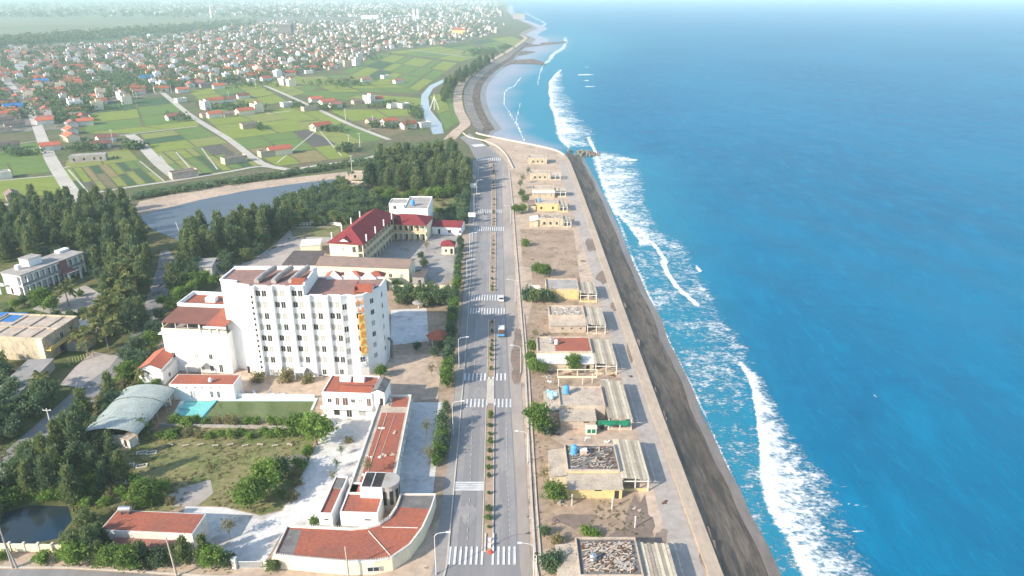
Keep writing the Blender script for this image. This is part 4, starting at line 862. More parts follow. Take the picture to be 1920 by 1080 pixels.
# main tall body (three bays and the blank wing) and the lower right body
idx = [k for k, p in enumerate(front) if p[0] <= xs_split + 1e-6]
hi_poly = [front[k] for k in idx] + [(xs_split, 12.6), (-8.3, 13.6)]
lo_front = [p for p in front if p[0] >= xs_split - 1e-6 and p[0] <= NB * B + .01]
lo_poly = lo_front + [(NB * B + 1.4, .9), (NB * B + 3.5, .15), (NB * B + 5.6, 1.1), (NB * B + 8.9, 5.6), (NB * B + 9.6, 13.2), (xs_split, 13.6)]
lo_poly = [(p[0] + .003 if i in (0, len(lo_poly) - 1) else p[0], p[1]) for i, p in enumerate(lo_poly)]
MB().prism(hi_poly, -.5, HW_HI).build('wall', 'white_wall', hotel)
MB().prism(lo_poly, -.5, HW_LO).build('wing', 'white_wall', hotel)
def inset(poly, d):
    out = []; n = len(poly)
    for i in range(n):
        p0, p1, p2 = (Vector(poly[j % n]) for j in (i - 1, i, i + 1)); a = (p1 - p0).normalized(); c = (p2 - p1).normalized()
        nn = (Vector((-a.y, a.x)) + Vector((-c.y, c.x))); nn = nn.normalized() if nn.length > .01 else Vector((-a.y, a.x)); out.append(tuple(p1 + nn * d))
    return out
def rim(poly, z, h, m, t, out=.18, th=.3, name='parapet', mi=0):
    A = inset(poly, -out); C_ = inset(poly, th); b = MB(); n = len(poly)
    for i in range(n):
        j = (i + 1) % n
        for q, zz in (((A[i], A[j], C_[j], C_[i]), z + h),): b.face([(p[0], p[1], zz) for p in q])
        b.face([(A[i][0], A[i][1], z), (A[j][0], A[j][1], z), (A[j][0], A[j][1], z + h), (A[i][0], A[i][1], z + h)])
        b.face([(C_[j][0], C_[j][1], z), (C_[i][0], C_[i][1], z), (C_[i][0], C_[i][1], z + h), (C_[j][0], C_[j][1], z + h)])
        b.face([(A[j][0], A[j][1], z), (A[i][0], A[i][1], z), (C_[i][0], C_[i][1], z), (C_[j][0], C_[j][1], z)])
    return b.build(name, m, t)
for poly, z in ((hi_poly, HW_HI), (lo_poly, HW_LO)):
    ip = inset(poly, .32); MB().prism(ip, z + .002, z + .06).build('roof', 'hotel_roof', hotel); rim(poly, z + .004, .45, 'white_wall', hotel)
# roof clutter: zigzag gables, party walls
b = MB()
b.box(-8, 13.0, HW_HI + .07, 13.6, 13.3, HW_HI + 1.0); b.box(xs_split - .12, .6, HW_LO + .07, xs_split + .3, 13, HW_HI + .9)
for i in range(3):
    x = NB * B - 6.5 + i * 4.6; b.face([(x, 12.4, HW_LO + .07), (x + 4.4, 12.4, HW_LO + .07), (x + 2.2, 12.4, HW_LO + 2.6)]); b.face([(x + 4.4, 12.7, HW_LO + .07), (x, 12.7, HW_LO + .07), (x + 2.2, 12.7, HW_LO + 2.6)])
    b.face([(x, 12.4, HW_LO + .07), (x + 2.2, 12.4, HW_LO + 2.6), (x + 2.2, 12.7, HW_LO + 2.6), (x, 12.7, HW_LO + .07)]); b.face([(x + 2.2, 12.4, HW_LO + 2.6), (x + 4.4, 12.4, HW_LO + .07), (x + 4.4, 12.7, HW_LO + .07), (x + 2.2, 12.7, HW_LO + 2.6)])
b.build('roof_gable', 'white_wall', hotel)
for i, x in enumerate((1.2, 5.6, 10.0)):    # sloping ducts on the roof
    b = MB(); b.tube([(x, 2.9, HW_HI + .55), (x + .9, 6, HW_HI + 1.1), (x + 2.6, 10.6, HW_HI + 1.6)], .78, 12); b.build('roof_duct', 'grey_concrete', hotel)
b = MB(); b.box(NB * B + 3.0, 2.5, HW_LO + .07, NB * B + 3.3, 7.4, HW_LO + 1.5); gable(b, NB * B + 3.3, 2.4, NB * B + 7.6, 7.2, HW_LO + .4, 1.3, .1); b.build('roof_shelter', ['roof_orange', 'white_wall'], hotel)
b = MB(); gable(b, 10.8, 1.0, 13.7, 5.2, HW_HI + .5, .9, .25); b.build('roof_shelter', ['roof_orange', 'white_wall'], hotel)
# windows of the bays
for i in range(NB):
    for f in range(8 if i < 3 else 7):
        z = .95 + f * FH; x = i * B + 2.0
        if f == 0: put_win(hotel, 'front', x + 1.0, .5, .95, 1.5, 0, 0, 'window', .60); continue
        fy = lambda q: .85 - .3 * (q - 1.45) / 2.82 - .012
        place(window_mesh(1.2, 1.5), 'window', hotel, (x + .04, fy(2.04), z), -.106)
        place(window_mesh(1.15, 2.1, 'window'), 'balcony_door', hotel, (x + 1.6, fy(3.6), z - .5), -.106)
        bb = MB(); bb.box(x + .72, .22, z - .70, x + 2.2, .34, z + .0).box(x + .72, .34, z - .70, x + 2.2, .66, z - .58).box(x + .72, .34, z - .58, x + .80, .66, z + .0); bb.build('balcony', 'white_wall', hotel)
for k in range(14): put_win(hotel, 'front', .55, 2.6 + k * 1.55, .5, .75, 0, 0, 'hole', -.0)
for f in range(6):
    place(window_mesh(1.1, 1.5), 'window', hotel, (NB * B + .72, .46 - .02, 3.6 + f * FH), math.atan2(.9, 1.4))
    z = 4.2 + f * FH
    a = math.atan2(.95, 2.1); bx_, by_ = NB * B + 3.62, .2
    lo = MB(); lo.box(0, -.35, -.9, 1.5, -.02, 0); q = lo.build('balcony', 'white_wall', hotel, (bx_, by_, z), a)
    place(window_mesh(1.2, 1.4), 'window', hotel, (bx_ + .62, by_ + .255, z + .15), a)
    place(window_mesh(1.1, 1.3), 'window', hotel, (NB * B + 9.05 + .02, 7.6, z), math.atan2(7.6, .7)); place(window_mesh(1.1, 1.3), 'window', hotel, (NB * B + 7.2, 3.3, z), math.atan2(4.5, 3.3))
place(window_mesh(1.2, 1.5), 'window', hotel, (NB * B + 4.4, .545, 3.4), math.atan2(.95, 2.1))
put_win(hotel, 'front', -3.6, 0, 1.2, 2.1, 0, 0, 'hole', 2.15)
MB().box(9.6, -2.2, 2.5, 12.2, .5, 2.7).box(9.7, -2.1, 0, 9.9, -1.9, 2.5).box(11.9, -2.1, 0, 12.1, -1.9, 2.5).build('entrance_canopy', 'white_wall', hotel)
# fire stair at the right side
b = MB(); b.tube([(NB * B + 10.2, 9, 1), (NB * B + 10.4, 10.5, 5.5)], .45, 6).tube([(NB * B + 10.4, 10.5, 5.5), (NB * B + 10.0, 8.2, 7.5)], .35, 6); b.build('stair', 'dark_concrete', hotel)
# orange vertical lettering
sb = MB(); sg_a = math.atan2(.95, 2.1)
sign = MB().box(-.1, 0, 0, 1.45, .12, 11.6).build('sign_panel', 'sign_yellow', hotel, (NB * B + 4.55, .2, 6.6), sg_a)
sign.location = (NB * B + 4.32, -.10, 6.6)
for k, ch in enumerate('NHKABAO'):
    cu = bpy.data.curves.new('letter', 'FONT'); cu.body = ch; cu.size = 2.5; cu.extrude = .06; cu.align_x = 'CENTER'
    lo_ = bpy.data.objects.new('letter', cu); COL.objects.link(lo_); me_ = bpy.data.meshes.new_from_object(lo_.evaluated_get(bpy.context.evaluated_depsgraph_get())); bpy.data.objects.remove(lo_); me_.materials.clear(); me_.materials.append(MATS['sign_orange'])
    lo_ = place(me_, 'letter', sign, (.66, -.075, 14.1 - k * 2.25)); lo_.rotation_euler = (R(90), 0, 0)
# ---- hotel annex (three storeys, roof terrace)
t, w = building('hotel_annex', 'white three storey annex with covered roof terrace left of the tall hotel', 'annex', (303, 622), (425, 628), 11.6, 18, 'flat', par=.2, wins=[('front', 2.2, 4.2, .9, 1.4), ('front', 8.6, 4.2, .9, 1.4), ('front', 12.6, 4.2, .9, 1.4), ('front', 15.0, .4, .9, 2.2), ('front', 8.7, .6, .7, 1.3), ('front', 9.9, .6, .7, 1.3), ('front', 12.4, .6, .9, 1.6)], rmat='grey_concrete')
MB().box(-.7, -.7, 11.1, w + .5, -.003, 11.32).box(-.7, .0, 11.1, -.003, 18.4, 11.32).build('cornice', 'white_wall', t)
b = MB(); b.box(0, 0, 11.61, w, .2, 12.7).box(0, .2, 11.61, .2, 18, 12.7); b.build('terrace_wall', 'cream_wall', t)
b = MB()
for x in (.3, 3.8, 7.2, 10.4): MB().box(x, .45, 11.66, x + .16, .61, 14.2).build('terrace_post', 'dirty_white', t)
for x in (10.7, 13.5, 15.6): MB().box(x, -.3, 11.66, x + .35, .05, 14.0).build('terrace_post', 'white_wall', t)
MB().face([(0, .3, 14.2), (w - 4.6, .3, 14.2), (w - 4.6, 9.5, 14.9), (0, 9.5, 14.9)]).face([(0, .3, 14.14), (0, 9.5, 14.84), (w - 4.6, 9.5, 14.84), (w - 4.6, .3, 14.14)]).build('terrace_roof', 'roof_brown', t)
MB().box(0, 9.52, 11.66, w, 18, 14.95).build('upper_room', 'white_wall', t)
MB().box(.3, 9.6, 14.96, w, 17.7, 15.0).build('roof', 'red_tile_flat', t); parapet(t, -.3, 9.5, w, 18.3, 14.951, .9, 'white_wall', .3)
b = MB(); b.face([(w - 5.5, -.8, 14.0), (w + .2, -.8, 14.0), (w + .2, 9.6, 15.6), (w - 4.5, 9.6, 15.6)], 1); b.box(w - 5.7, -1.0, 13.7, w + .6, -.8, 14.25); b.build('side_roof', ['white_wall', 'red_tile_flat'], t)
MB().box(6.2, 12.6, 15.02, 9.0, 14.6, 16.3).build('roof_box', 'white_wall', t)
MB().box(6.4, -2.6, 2.9, 11, -.003, 3.12).box(6.5, -2.5, 0, 6.7, -2.3, 2.9).box(10.7, -2.5, 0, 10.9, -2.3, 2.9).build('porch', 'dirty_white', t)
building('hotel_lean_to', 'small white wing with red tiled roof left of the hotel annex', 'outbuilding', (262, 690), (300, 690), 5.0, 9, 'gable', rmat='roof_orange', rise=1.2, axis='y')
building('hotel_wash_house', 'low white wash house with pale roof before the hotel annex', 'outbuilding', (258, 697), (304, 699), 3.6, 7.5, 'slab', rmat='dirty_white', ov=.3, wins=[('front', 3.6, 1.0, .9, 1.2), ('right', 3, 1, .8, 1)])
t, w = building('changing_block', 'low white block with terracotta flat roof at the left end of the pool', 'outbuilding', (316, 720), (437, 721), 4.6, 5.2, 'flat', rmat='red_tile_flat', par=.12, wins=[('front', 5.3, .9, .35, 1.7), ('front', 6.0, .9, .35, 1.7), ('front', 10.4, .9, .6, 1.7), ('front', 12.1, .9, .6, 1.7)])
for i, x in enumerate((2, 4.3, 6.5, 8.3, 10.4, 12.6)): put_win(t, 'front', x, 3.5, .5, .25, w, 5, 'hole')
tank(*G(395, 716, 4.6)[:2], 4.52, 'white box tank lying on the roof of the changing block', 'metal_white', .5, .6)
t, w = building('pool_house', 'two storey white pool house with terracotta roof and balcony', 'pool house', (603, 735), (697, 738), 7.0, 8.6, 'flat', rmat='red_tile_flat', par=.35, wins=[('front', 1.7, 4.3, .9, 1.0), ('front', 3.6, 3.6, .8, 2, 'door'), ('front', 5.5, 3.6, 1.2, 2, 'door'), ('front', 7.4, 4.4, .9, .9), ('front', 9.2, 4.4, .9, .9), ('front', 11.2, 3.6, .9, 2, 'door'), ('front', 3.2, .8, 1.4, 1.6, 'hole'), ('front', 6.2, .4, 1.2, 2.2), ('front', 9.4, .8, 1.6, 1.5)])
MB().box(-.2, -1.5, 3.2, w + .1, -.003, 3.4).box(-.2, -1.5, 3.4, w + .1, -1.35, 4.1).build('balcony', 'white_wall', t)
b = MB(); gable(b, 4.2, .6, w - .3, 4.2, 6.72, .7, .1); b.build('roof_ridge', ['roof_orange', 'white_wall'], t)
for x in (2.8, 6.2): MB().box(x, 5.6, 6.72, x + 2.6, 7.0, 7.9).build('roof_box', 'white_wall', t)
building('pool_house_stair_tower', 'narrow white stair block with arched dark roof beside the pool house', 'stair block', (697, 735), (720, 736), 7.2, 6, 'gable', rmat='dark_concrete', rise=.7, axis='y', ov=.1, wins=[('front', 2.2, 3.6, .8, 2, 'hole')])
# ---- swimming pool
P_ = [G(*p) for p in ((322, 786), (347, 752), (590, 752), (570, 792))]
pool = thing('swimming_pool', 'long swimming pool full of green algae with turquoise shallow end', 'swimming pool', (P_[0].x, P_[0].y, 0))
def loc_(p): return (p.x - P_[0].x, p.y - P_[0].y)
o_ = P_[0]
def PL(px, py, z): p = G(px, py); return (p.x - o_.x, p.y - o_.y, z)
MB().face([PL(322, 788, .10), PL(574, 792, .10), PL(590, 752, .10), PL(345, 752, .10)]).build('water', 'pool_algae', pool)
MB().face([PL(328, 779, .115), PL(384, 783, .115), PL(405, 754, .115), PL(347, 753, .115)]).build('shallow_end', 'pool_tile', pool)
b = MB(); b.prism([PL(*q, 0)[:2] for q in ((318, 790), (322, 790), (347, 753), (590, 753), (572, 794), (576, 794), (596, 748), (342, 748))], .06, .3); b.build('rim', 'pool_edge', pool)
b = MB(); b.prism([PL(*q, 0)[:2] for q in ((374, 784), (380, 784), (408, 752), (402, 752))], .05, .42).prism([PL(*q, 0)[:2] for q in ((334, 768), (392, 770), (394, 766), (337, 764))], .05, .40); b.build('divider', 'pool_tile', pool)
tag(ribbon('garden_wall', [(438, 746), (590, 748)], .5, .1, 'white_wall', h=1.0, kind=None), 'low white wall between the sandy terrace and the pool', 'wall')
tag(ribbon('garden_wall', [(300, 800), (580, 806)], .35, .1, 'grey_concrete', h=.7, kind=None), 'long low grey wall at the near side of the pool hedge', 'wall')
for i, (x, y) in enumerate([(455, 741), (478, 741), (512, 741), (530, 741)]):
    q = G(x, y); t = thing('lounge_chair', 'white lounge chair on the sandy terrace above the pool', 'lounge chair', (q.x, q.y, .09), .5 * i, 'lounge chairs above the pool')
    MB().box(-.3, -.6, .3, .3, .5, .38).box(-.28, -.55, 0, -.2, -.47, .3).box(.2, -.55, 0, .28, -.47, .3).box(-.28, .4, 0, -.2, .48, .3).box(.2, .4, 0, .28, .48, .3).build('seat', 'metal_white', t); MB().face([(-.3, .5, .38), (.3, .5, .38), (.3, .85, .95), (-.3, .85, .95)]).face([(.3, .52, .36), (-.3, .52, .36), (-.3, .88, .93), (.3, .88, .93)]).build('backrest', 'metal_white', t)
# ---- arched hall
q = G(155, 805, 3.2); loc, rot, w = Vector((-96.4, 139.2, 0)), 0, 12.6
hall = thing('arched_hall', 'open hall under a weathered pale green arched sheet roof', 'hall', loc, rot)
D_ = 19.6; b = MB(); n = 14
for i in range(n):
    a0, a1 = math.pi * (.12 + .76 * i / n), math.pi * (.12 + .76 * (i + 1) / n)
    def AP(a, y, o=0): return (w / 2 - math.cos(a) * (w / 2 + o) / math.cos(math.pi * .12), y, 3.2 + (math.sin(a) - math.sin(math.pi * .12)) * 2.7 + o)
    for yy0, yy1 in ((0, 6.5), (6.5, 13.5), (13.56, D_)):
        dz = .12 if yy0 > 13.5 else 0
        b.face([AP(a0, yy0, .08 + dz), AP(a0, yy1, .08 + dz), AP(a1, yy1, .08 + dz), AP(a1, yy0, .08 + dz)][::-1]); b.face([AP(a0, yy0, dz), AP(a0, yy1, dz), AP(a1, yy1, dz), AP(a1, yy0, dz)])
b.build('roof', 'roof_arch_sheet', hall)
b = MB()
for y in (.3, 5, 10, 14.5, 19):
    for x in (.25, w - .4): MB().box(x, y, 0, x + .2, y + .2, 3.25).build('post', 'grey_concrete', hall)
MB().box(2.2, .6, 0, w - 2.4, 1.0, 2.6).box(2.2, 17.5, 0, w - .6, 18, 2.8).build('wall', 'dirty_white', hall); MB().box(2.4, -2.4, 2.5, 5.4, .5, 2.65).build('entrance_roof', 'roof_brown', hall)
building('garden_kiosk', 'tiny white outbuilding with a flat roof beside the arched hall', 'outbuilding', (226, 822), (242, 826), 2.3, 2.2, 'slab', rmat='tan_concrete', wall='dirty_white', ov=.2, wins=[('front', 1.2, .4, .8, 1.7, 'hole')])
# ---- low red building with the steel tank
t, w = building('guard_house', 'low white building with terracotta flat roof near the garden pond', 'building', (187, 993), (360, 1001), 4.6, 5.6, 'flat', wall='dirty_white', rmat='red_tile_flat', par=.1, wins=[('front', 1.6, 1.4, .8, 1.1), ('front', 4.5, .3, .9, 2.0, 'door'), ('front', 8, 1.4, .8, 1.1), ('front', 12.5, 1.4, .8, 1.1)])
MB().face([(2.4, -2.2, 2.5), (15.0, -2.2, 2.5), (15.0, -.01, 3.0), (2.4, -.01, 3.0)]).face([(2.4, -2.2, 2.44), (2.4, -.01, 2.94), (15.0, -.01, 2.94), (15.0, -2.2, 2.44)]).build('verandah_roof', 'roof_brown', t)
b = MB()
for x in (2.6, 6.6, 10.6, 14.7): MB().box(x, -2.0, 0, x + .14, -1.86, 2.46).build('verandah_post', 'dirty_white', t)
q = G(236, 962, 4.6); tank(q.x, q.y, 4.56, 'horizontal stainless steel tank on the roof of the low red roofed building', 'steel', horiz=True)
# ---- curved street front building
def arc_poly():
    out = [G(*p, 3.1) for p in ((513, 1040), (580, 1047), (650, 1053), (700, 1052), (735, 1045), (768, 1022), (792, 990), (808, 955), (817, 926))]
    inn = [G(*p, 3.1) for p in ((752, 926), (743, 950), (730, 970), (712, 982), (690, 988), (660, 991), (620, 989), (538, 986))]
    return [(p.x, p.y) for p in out + inn]
HC = 3.0
ap = arc_poly(); o_ = ap[0]; apl = [(p[0] - o_[0], p[1] - o_[1]) for p in ap]
cb_ = thing('curved_building', 'curved one storey cream building with terracotta roof at the street corner', 'building', (o_[0], o_[1], 0))
MB().prism(apl, -.4, 2.8).build('wall', 'cream_wall', cb_)
MB().prism(inset(apl, .26), 2.802, 2.86).build('roof', 'red_tile_flat', cb_); rim(apl, 2.803, .4, 'dirty_white', cb_, .08, .24)
b = MB()
def along(poly, step, f):
    for i in range(len(poly) - 1):
        a, c = Vector(poly[i]), Vector(poly[i + 1]); L = (c - a).length; k = 0
        while k * step < L: f(a + (c - a) * (k * step / L)); k += 1
along(apl[:8], .42, lambda p: b.box(p.x - .05, p.y - .05, 3.206, p.x + .05, p.y + .05, 3.6)); along(apl[9:], .42, lambda p: b.box(p.x - .05, p.y - .05, 3.206, p.x + .05, p.y + .05, 3.6))
b.build('balustrade', 'dirty_white', cb_)
ip = inset(apl, .9); b = MB(); b.prism([ip[0], tuple(Vector(ip[0]).lerp(Vector(ip[1]), .45)), tuple(Vector(ip[16]).lerp(Vector(ip[15]), .3)), ip[16]], 2.862, 2.875); b.build('roof_stain', 'dark_concrete', cb_)
b = MB(); b.prism(inset(apl[7:11], .4), 2.862, 2.88); b.build('roof_stain', 'dark_concrete', cb_)
for a, c in ((6, 12), (4, 13)):
    p, q2 = Vector(ip[a]), Vector(ip[c]); b = MB(); b.tube([(p.x, p.y, 2.93), (q2.x, q2.y, 2.93)], .07, 5); b.build('pipe', 'dirty_white', cb_)
p, q2 = Vector(apl[2]), Vector(apl[3]); dd = (q2 - p); an = math.atan2(dd.y, dd.x)
place(window_mesh(2.0, .9), 'window', cb_, (q2.x - .1, q2.y - .06, .9), an + .05); put_win(cb_, 'front', .9, 1.7, 1.2, .7, 0, 0, 'hole', -.06)
MB().box(-.3, -.5, 2.45, 2.2, .3, 2.6).build('canopy', 'cream_wall', cb_)
# ---- gate house and the long terracotta hall behind it
t, w = building('gate_house', 'white gate house with two terracotta roof terraces at the driveway', 'gate house', (597, 962), (622, 963), 4.2, 11.5, 'flat', rmat='red_tile_flat', par=.4, wins=[('front', 1.4, 2.6, .8, .3, 'hole')])
MB().box(.6, 7.6, 3.9, w - .3, 10.6, 4.3).build('skylight', 'dark_concrete', t)
t, w = building('service_block', 'white service block with terracotta terrace before the long terracotta hall', 'building', (637, 960), (708, 962), 4.0, 9, 'flat', rmat='red_tile_flat', par=.3, wins=[('front', 5.2, 2.2, 1.2, .3, 'hole')])
MB().box(w * .40, 4.6, 3.72, w, 9.6, 6.2).build('upper_room', 'white_wall', t); MB().box(w * .44, 4.9, 6.202, w * .67, 9.3, 6.3).box(w * .71, 4.9, 6.202, w * .96, 9.3, 6.3).build('skylight', 'void', t)
b = MB(); b.lathe([(2.2, 0), (2.2, 6.0), (2.4, 6.02), (2.4, 6.25)], 24, 0, (w + .6, 7.2)); b.build('round_tower', 'grey_concrete', t)
for a in (-2.3, -1.7, -1.1, -.5, .1): put = place(window_mesh(.7, 3.2, 'hole'), 'window_opening', t, (w + .6 + 2.23 * math.cos(a), 7.2 + 2.23 * math.sin(a), 1.8), a + math.pi / 2)
lh = [G(*p, 4.0) for p in ((652, 925), (735, 925), (771, 741), (716, 741))]; o_ = lh[0]; lp = [(p.x - o_.x, p.y - o_.y) for p in lh]
hl = thing('terracotta_hall', 'long low hall with worn terracotta flat roof running beside the courtyard', 'hall', (o_.x, o_.y, 0))
MB().prism(lp, -.4, 3.7).build('wall', 'dirty_white', hl)
ipl = inset(lp, .3); MB().prism(ipl, 3.702, 3.76).build('roof', 'tan_concrete', hl); rim(lp, 3.703, .45, 'dirty_white', hl, .1, .28)
def lerp2(s, t_): a = Vector(ipl[0]) * (1 - s) + Vector(ipl[1]) * s; c = Vector(ipl[3]) * (1 - s) + Vector(ipl[2]) * s; return tuple(a * (1 - t_) + c * t_)
MB().prism([lerp2(.16, .01), lerp2(.93, .01), lerp2(.93, .80), lerp2(.16, .80)], 3.763, 3.80).prism([lerp2(.40, .87), lerp2(.95, .87), lerp2(.95, .985), lerp2(.40, .985)], 3.763, 3.80).build('roof_tiling', 'red_tile_flat', hl)
b = MB(); b.tube([lerp2(.28, .0) + (3.87,), lerp2(.34, .8) + (3.87,)], .06, 5).tube([lerp2(.5, .3) + (3.86,), lerp2(.62, .8) + (3.86,)], .03, 5); b.build('pipe', 'dirty_white', hl)
b = MB()
for s in (0, 1):
    n_ = 13
    for k in range(n_):
        a = Vector(lp[0] if s == 0 else lp[1]); c = Vector(lp[3] if s == 0 else lp[2]); p0 = a + (c - a) * ((k + .1) / n_); p1 = a + (c - a) * ((k + .75) / n_); off = Vector((-.5, 0)) if s == 0 else Vector((.5, 0))
        pa = [p0, p1, p1 + off, p0 + off]
        MB().prism([tuple(v) for v in (pa if s == 0 else [pa[0], pa[3], pa[2], pa[1]])][::1 if s else -1], 3.2, 3.5).build('eave_bracket', 'dirty_white', hl)
for k, (s, t_) in enumerate([(.3, .62), (.75, .58), (.2, .33), (.85, .35), (.5, .33), (.6, .34), (.25, .16), (.28, .9), (.3, .955)]):
    p = lerp2(s, t_); rk = thing('rubble_heap', 'small pale rubble heap on the long terracotta roof', 'rubble', (o_.x + p[0], o_.y + p[1], 3.80), k * 1.1, 'rubble heaps on the long terracotta roof'); b = MB()
    for j in range(6): x, y, r_ = random.uniform(-.6, .6), random.uniform(-.3, .3), random.uniform(.12, .3); b.box(x - r_, y - r_ * .6, 0, x + r_, y + r_ * .6, r_ * random.uniform(.5, 1))
    b.build('bricks', 'tan_concrete' if k % 2 else 'dirty_white', rk)
# round planting bed, picnic frames on the lawn
q = G(555, 868); t = thing('planting_bed', 'round dark planting bed with pale cactus stems by the driveway', 'planting bed', (q.x, q.y, .08)); MB().lathe([(2.5, 0), (2.5, .35), (2.2, .35), (2.2, .2), (.02, .25)], 24).build('rim', 'dark_concrete', t)
b = MB(); 
for k in range(26): a, r_ = random.uniform(0, 6.28), random.uniform(0, 1.7); x, y = r_ * math.cos(a), r_ * math.sin(a); b.tube([(x, y, .2), (x + random.uniform(-.3, .3), y + random.uniform(-.3, .3), random.uniform(.6, 1.3))], .09, 5)
b.build('plant', 'grey_concrete', t)
for (x, y) in [(266, 850), (284, 850), (242, 874), (266, 875), (221, 902), (246, 903)]:
    q = G(x, y); b = MB(); L, w2, th = 2.2, 1.2, .16; b.box(-L / 2, -w2 / 2, 0, L / 2, -w2 / 2 + th, .25).box(-L / 2, w2 / 2 - th, 0, L / 2, w2 / 2, .25).box(-L / 2, -w2 / 2 + th, 0, -L / 2 + th, w2 / 2 - th, .25).box(L / 2 - th, -w2 / 2 + th, 0, L / 2, w2 / 2 - th, .25)
    tag(b.build('bed_edging', 'dirty_white', None, (q.x, q.y, .07), .3), 'pale rectangular bed edging on the left part of the lawn', 'bed edging', 'bed edgings on the lawn')
for i in range(9):
    q = G(320 + i * 28, 836 + (i % 2) * 2); b = MB(); b.box(-.7, -.2, .35, .7, .2, .45).box(-.55, -.15, 0, -.45, .15, .35).box(.45, -.15, 0, .55, .15, .35); tag(b.build('garden_bench', 'tan_concrete', None, (q.x, q.y, .07), random.uniform(-.4, .4)), 'pale concrete bench in the row at the back of the lawn', 'bench', 'benches at the back of the lawn')
# ---- street wall and gate
wl = thing('boundary_wall', 'long cream boundary wall with piers along the front verge', 'wall', (0, 0, 0)); A_, B_ = G(-60, 1033), G(128, 1036)
b = MB(); b.prism([(A_.x, A_.y), (B_.x, B_.y), (B_.x, B_.y + .25), (A_.x, A_.y + .25)], -.2, 1.7); b.build('panel', 'cream_wall', wl)
for k in range(8): p = A_ + (B_ - A_) * (k / 7); MB().box(p.x - .2, p.y - .12, -.2, p.x + .2, p.y + .4, 2.0).build('pier', 'cream_wall', wl)
for x, lb in ((441, 'left gatepost of the white driveway'), (500, 'right gatepost of the white driveway')):
    q = G(x, 1066); t = thing('gate_pier', 'square white ' + lb, 'gate pier', (q.x, q.y, 0)); MB().box(-.35, -.35, -.2, .35, .35, 2.2).build('shaft', 'dirty_white', t); MB().box(-.45, -.45, 2.203, .45, .45, 2.4).build('cap', 'dirty_white', t)
a, c = G(445, 1066), G(497, 1066); gt = thing('sliding_gate', 'low grey metal gate across the white driveway', 'gate', (a.x, a.y, 0)); b = MB(); L = c.x - a.x
for k in range(24): b.box(.4 + k * (L - .8) / 24, 0, .1, .45 + k * (L - .8) / 24, .05, 1.5)
b.build('bars', 'metal_white', gt); MB().box(.3, -.01, 1.5, L - .3, .06, 1.6).box(.3, -.01, .02, L - .3, .06, .1).build('rail', 'metal_white', gt)
# ================================================================ BEACH HUTS
def debris(name, label, cat, parent_xyz, x0, y0, x1, y1, n, m=('wood', 'tan_concrete', 'grey_concrete'), long=1.0):
    t = thing(name, label, cat, parent_xyz); b = MB()
    for k in range(n):
        x, y = random.uniform(x0, x1), random.uniform(y0, y1); L = random.uniform(.4, 1.8) * long; a = random.uniform(-.4, .9) if random.random() < .75 else random.uniform(0, 3.1); z = random.uniform(.02, .16); w = random.uniform(.05, .14); hh = random.uniform(.03, .1)
        d = Vector((math.cos(a), math.sin(a))) * L / 2; nn = Vector((-math.sin(a), math.cos(a))) * w
        p = Vector((max(x0 + L / 2, min(x1 - L / 2, x)), max(y0 + L / 2, min(y1 - L / 2, y)))); z2 = z + random.uniform(0, .25); mi = random.randrange(3)
        q = [p - d - nn, p + d - nn, p + d + nn, p - d + nn]; zs = [z, z2, z2, z]
        lo = [(v.x, v.y, zz) for v, zz in zip(q, zs)]; hi_ = [(v.x, v.y, zz + hh) for v, zz in zip(q, zs)]
        b.face(hi_, mi)
        for i in range(4): j = (i + 1) % 4; b.face([lo[i], lo[j], hi_[j], hi_[i]], mi)
    b.build('planks', list(m), t); return t
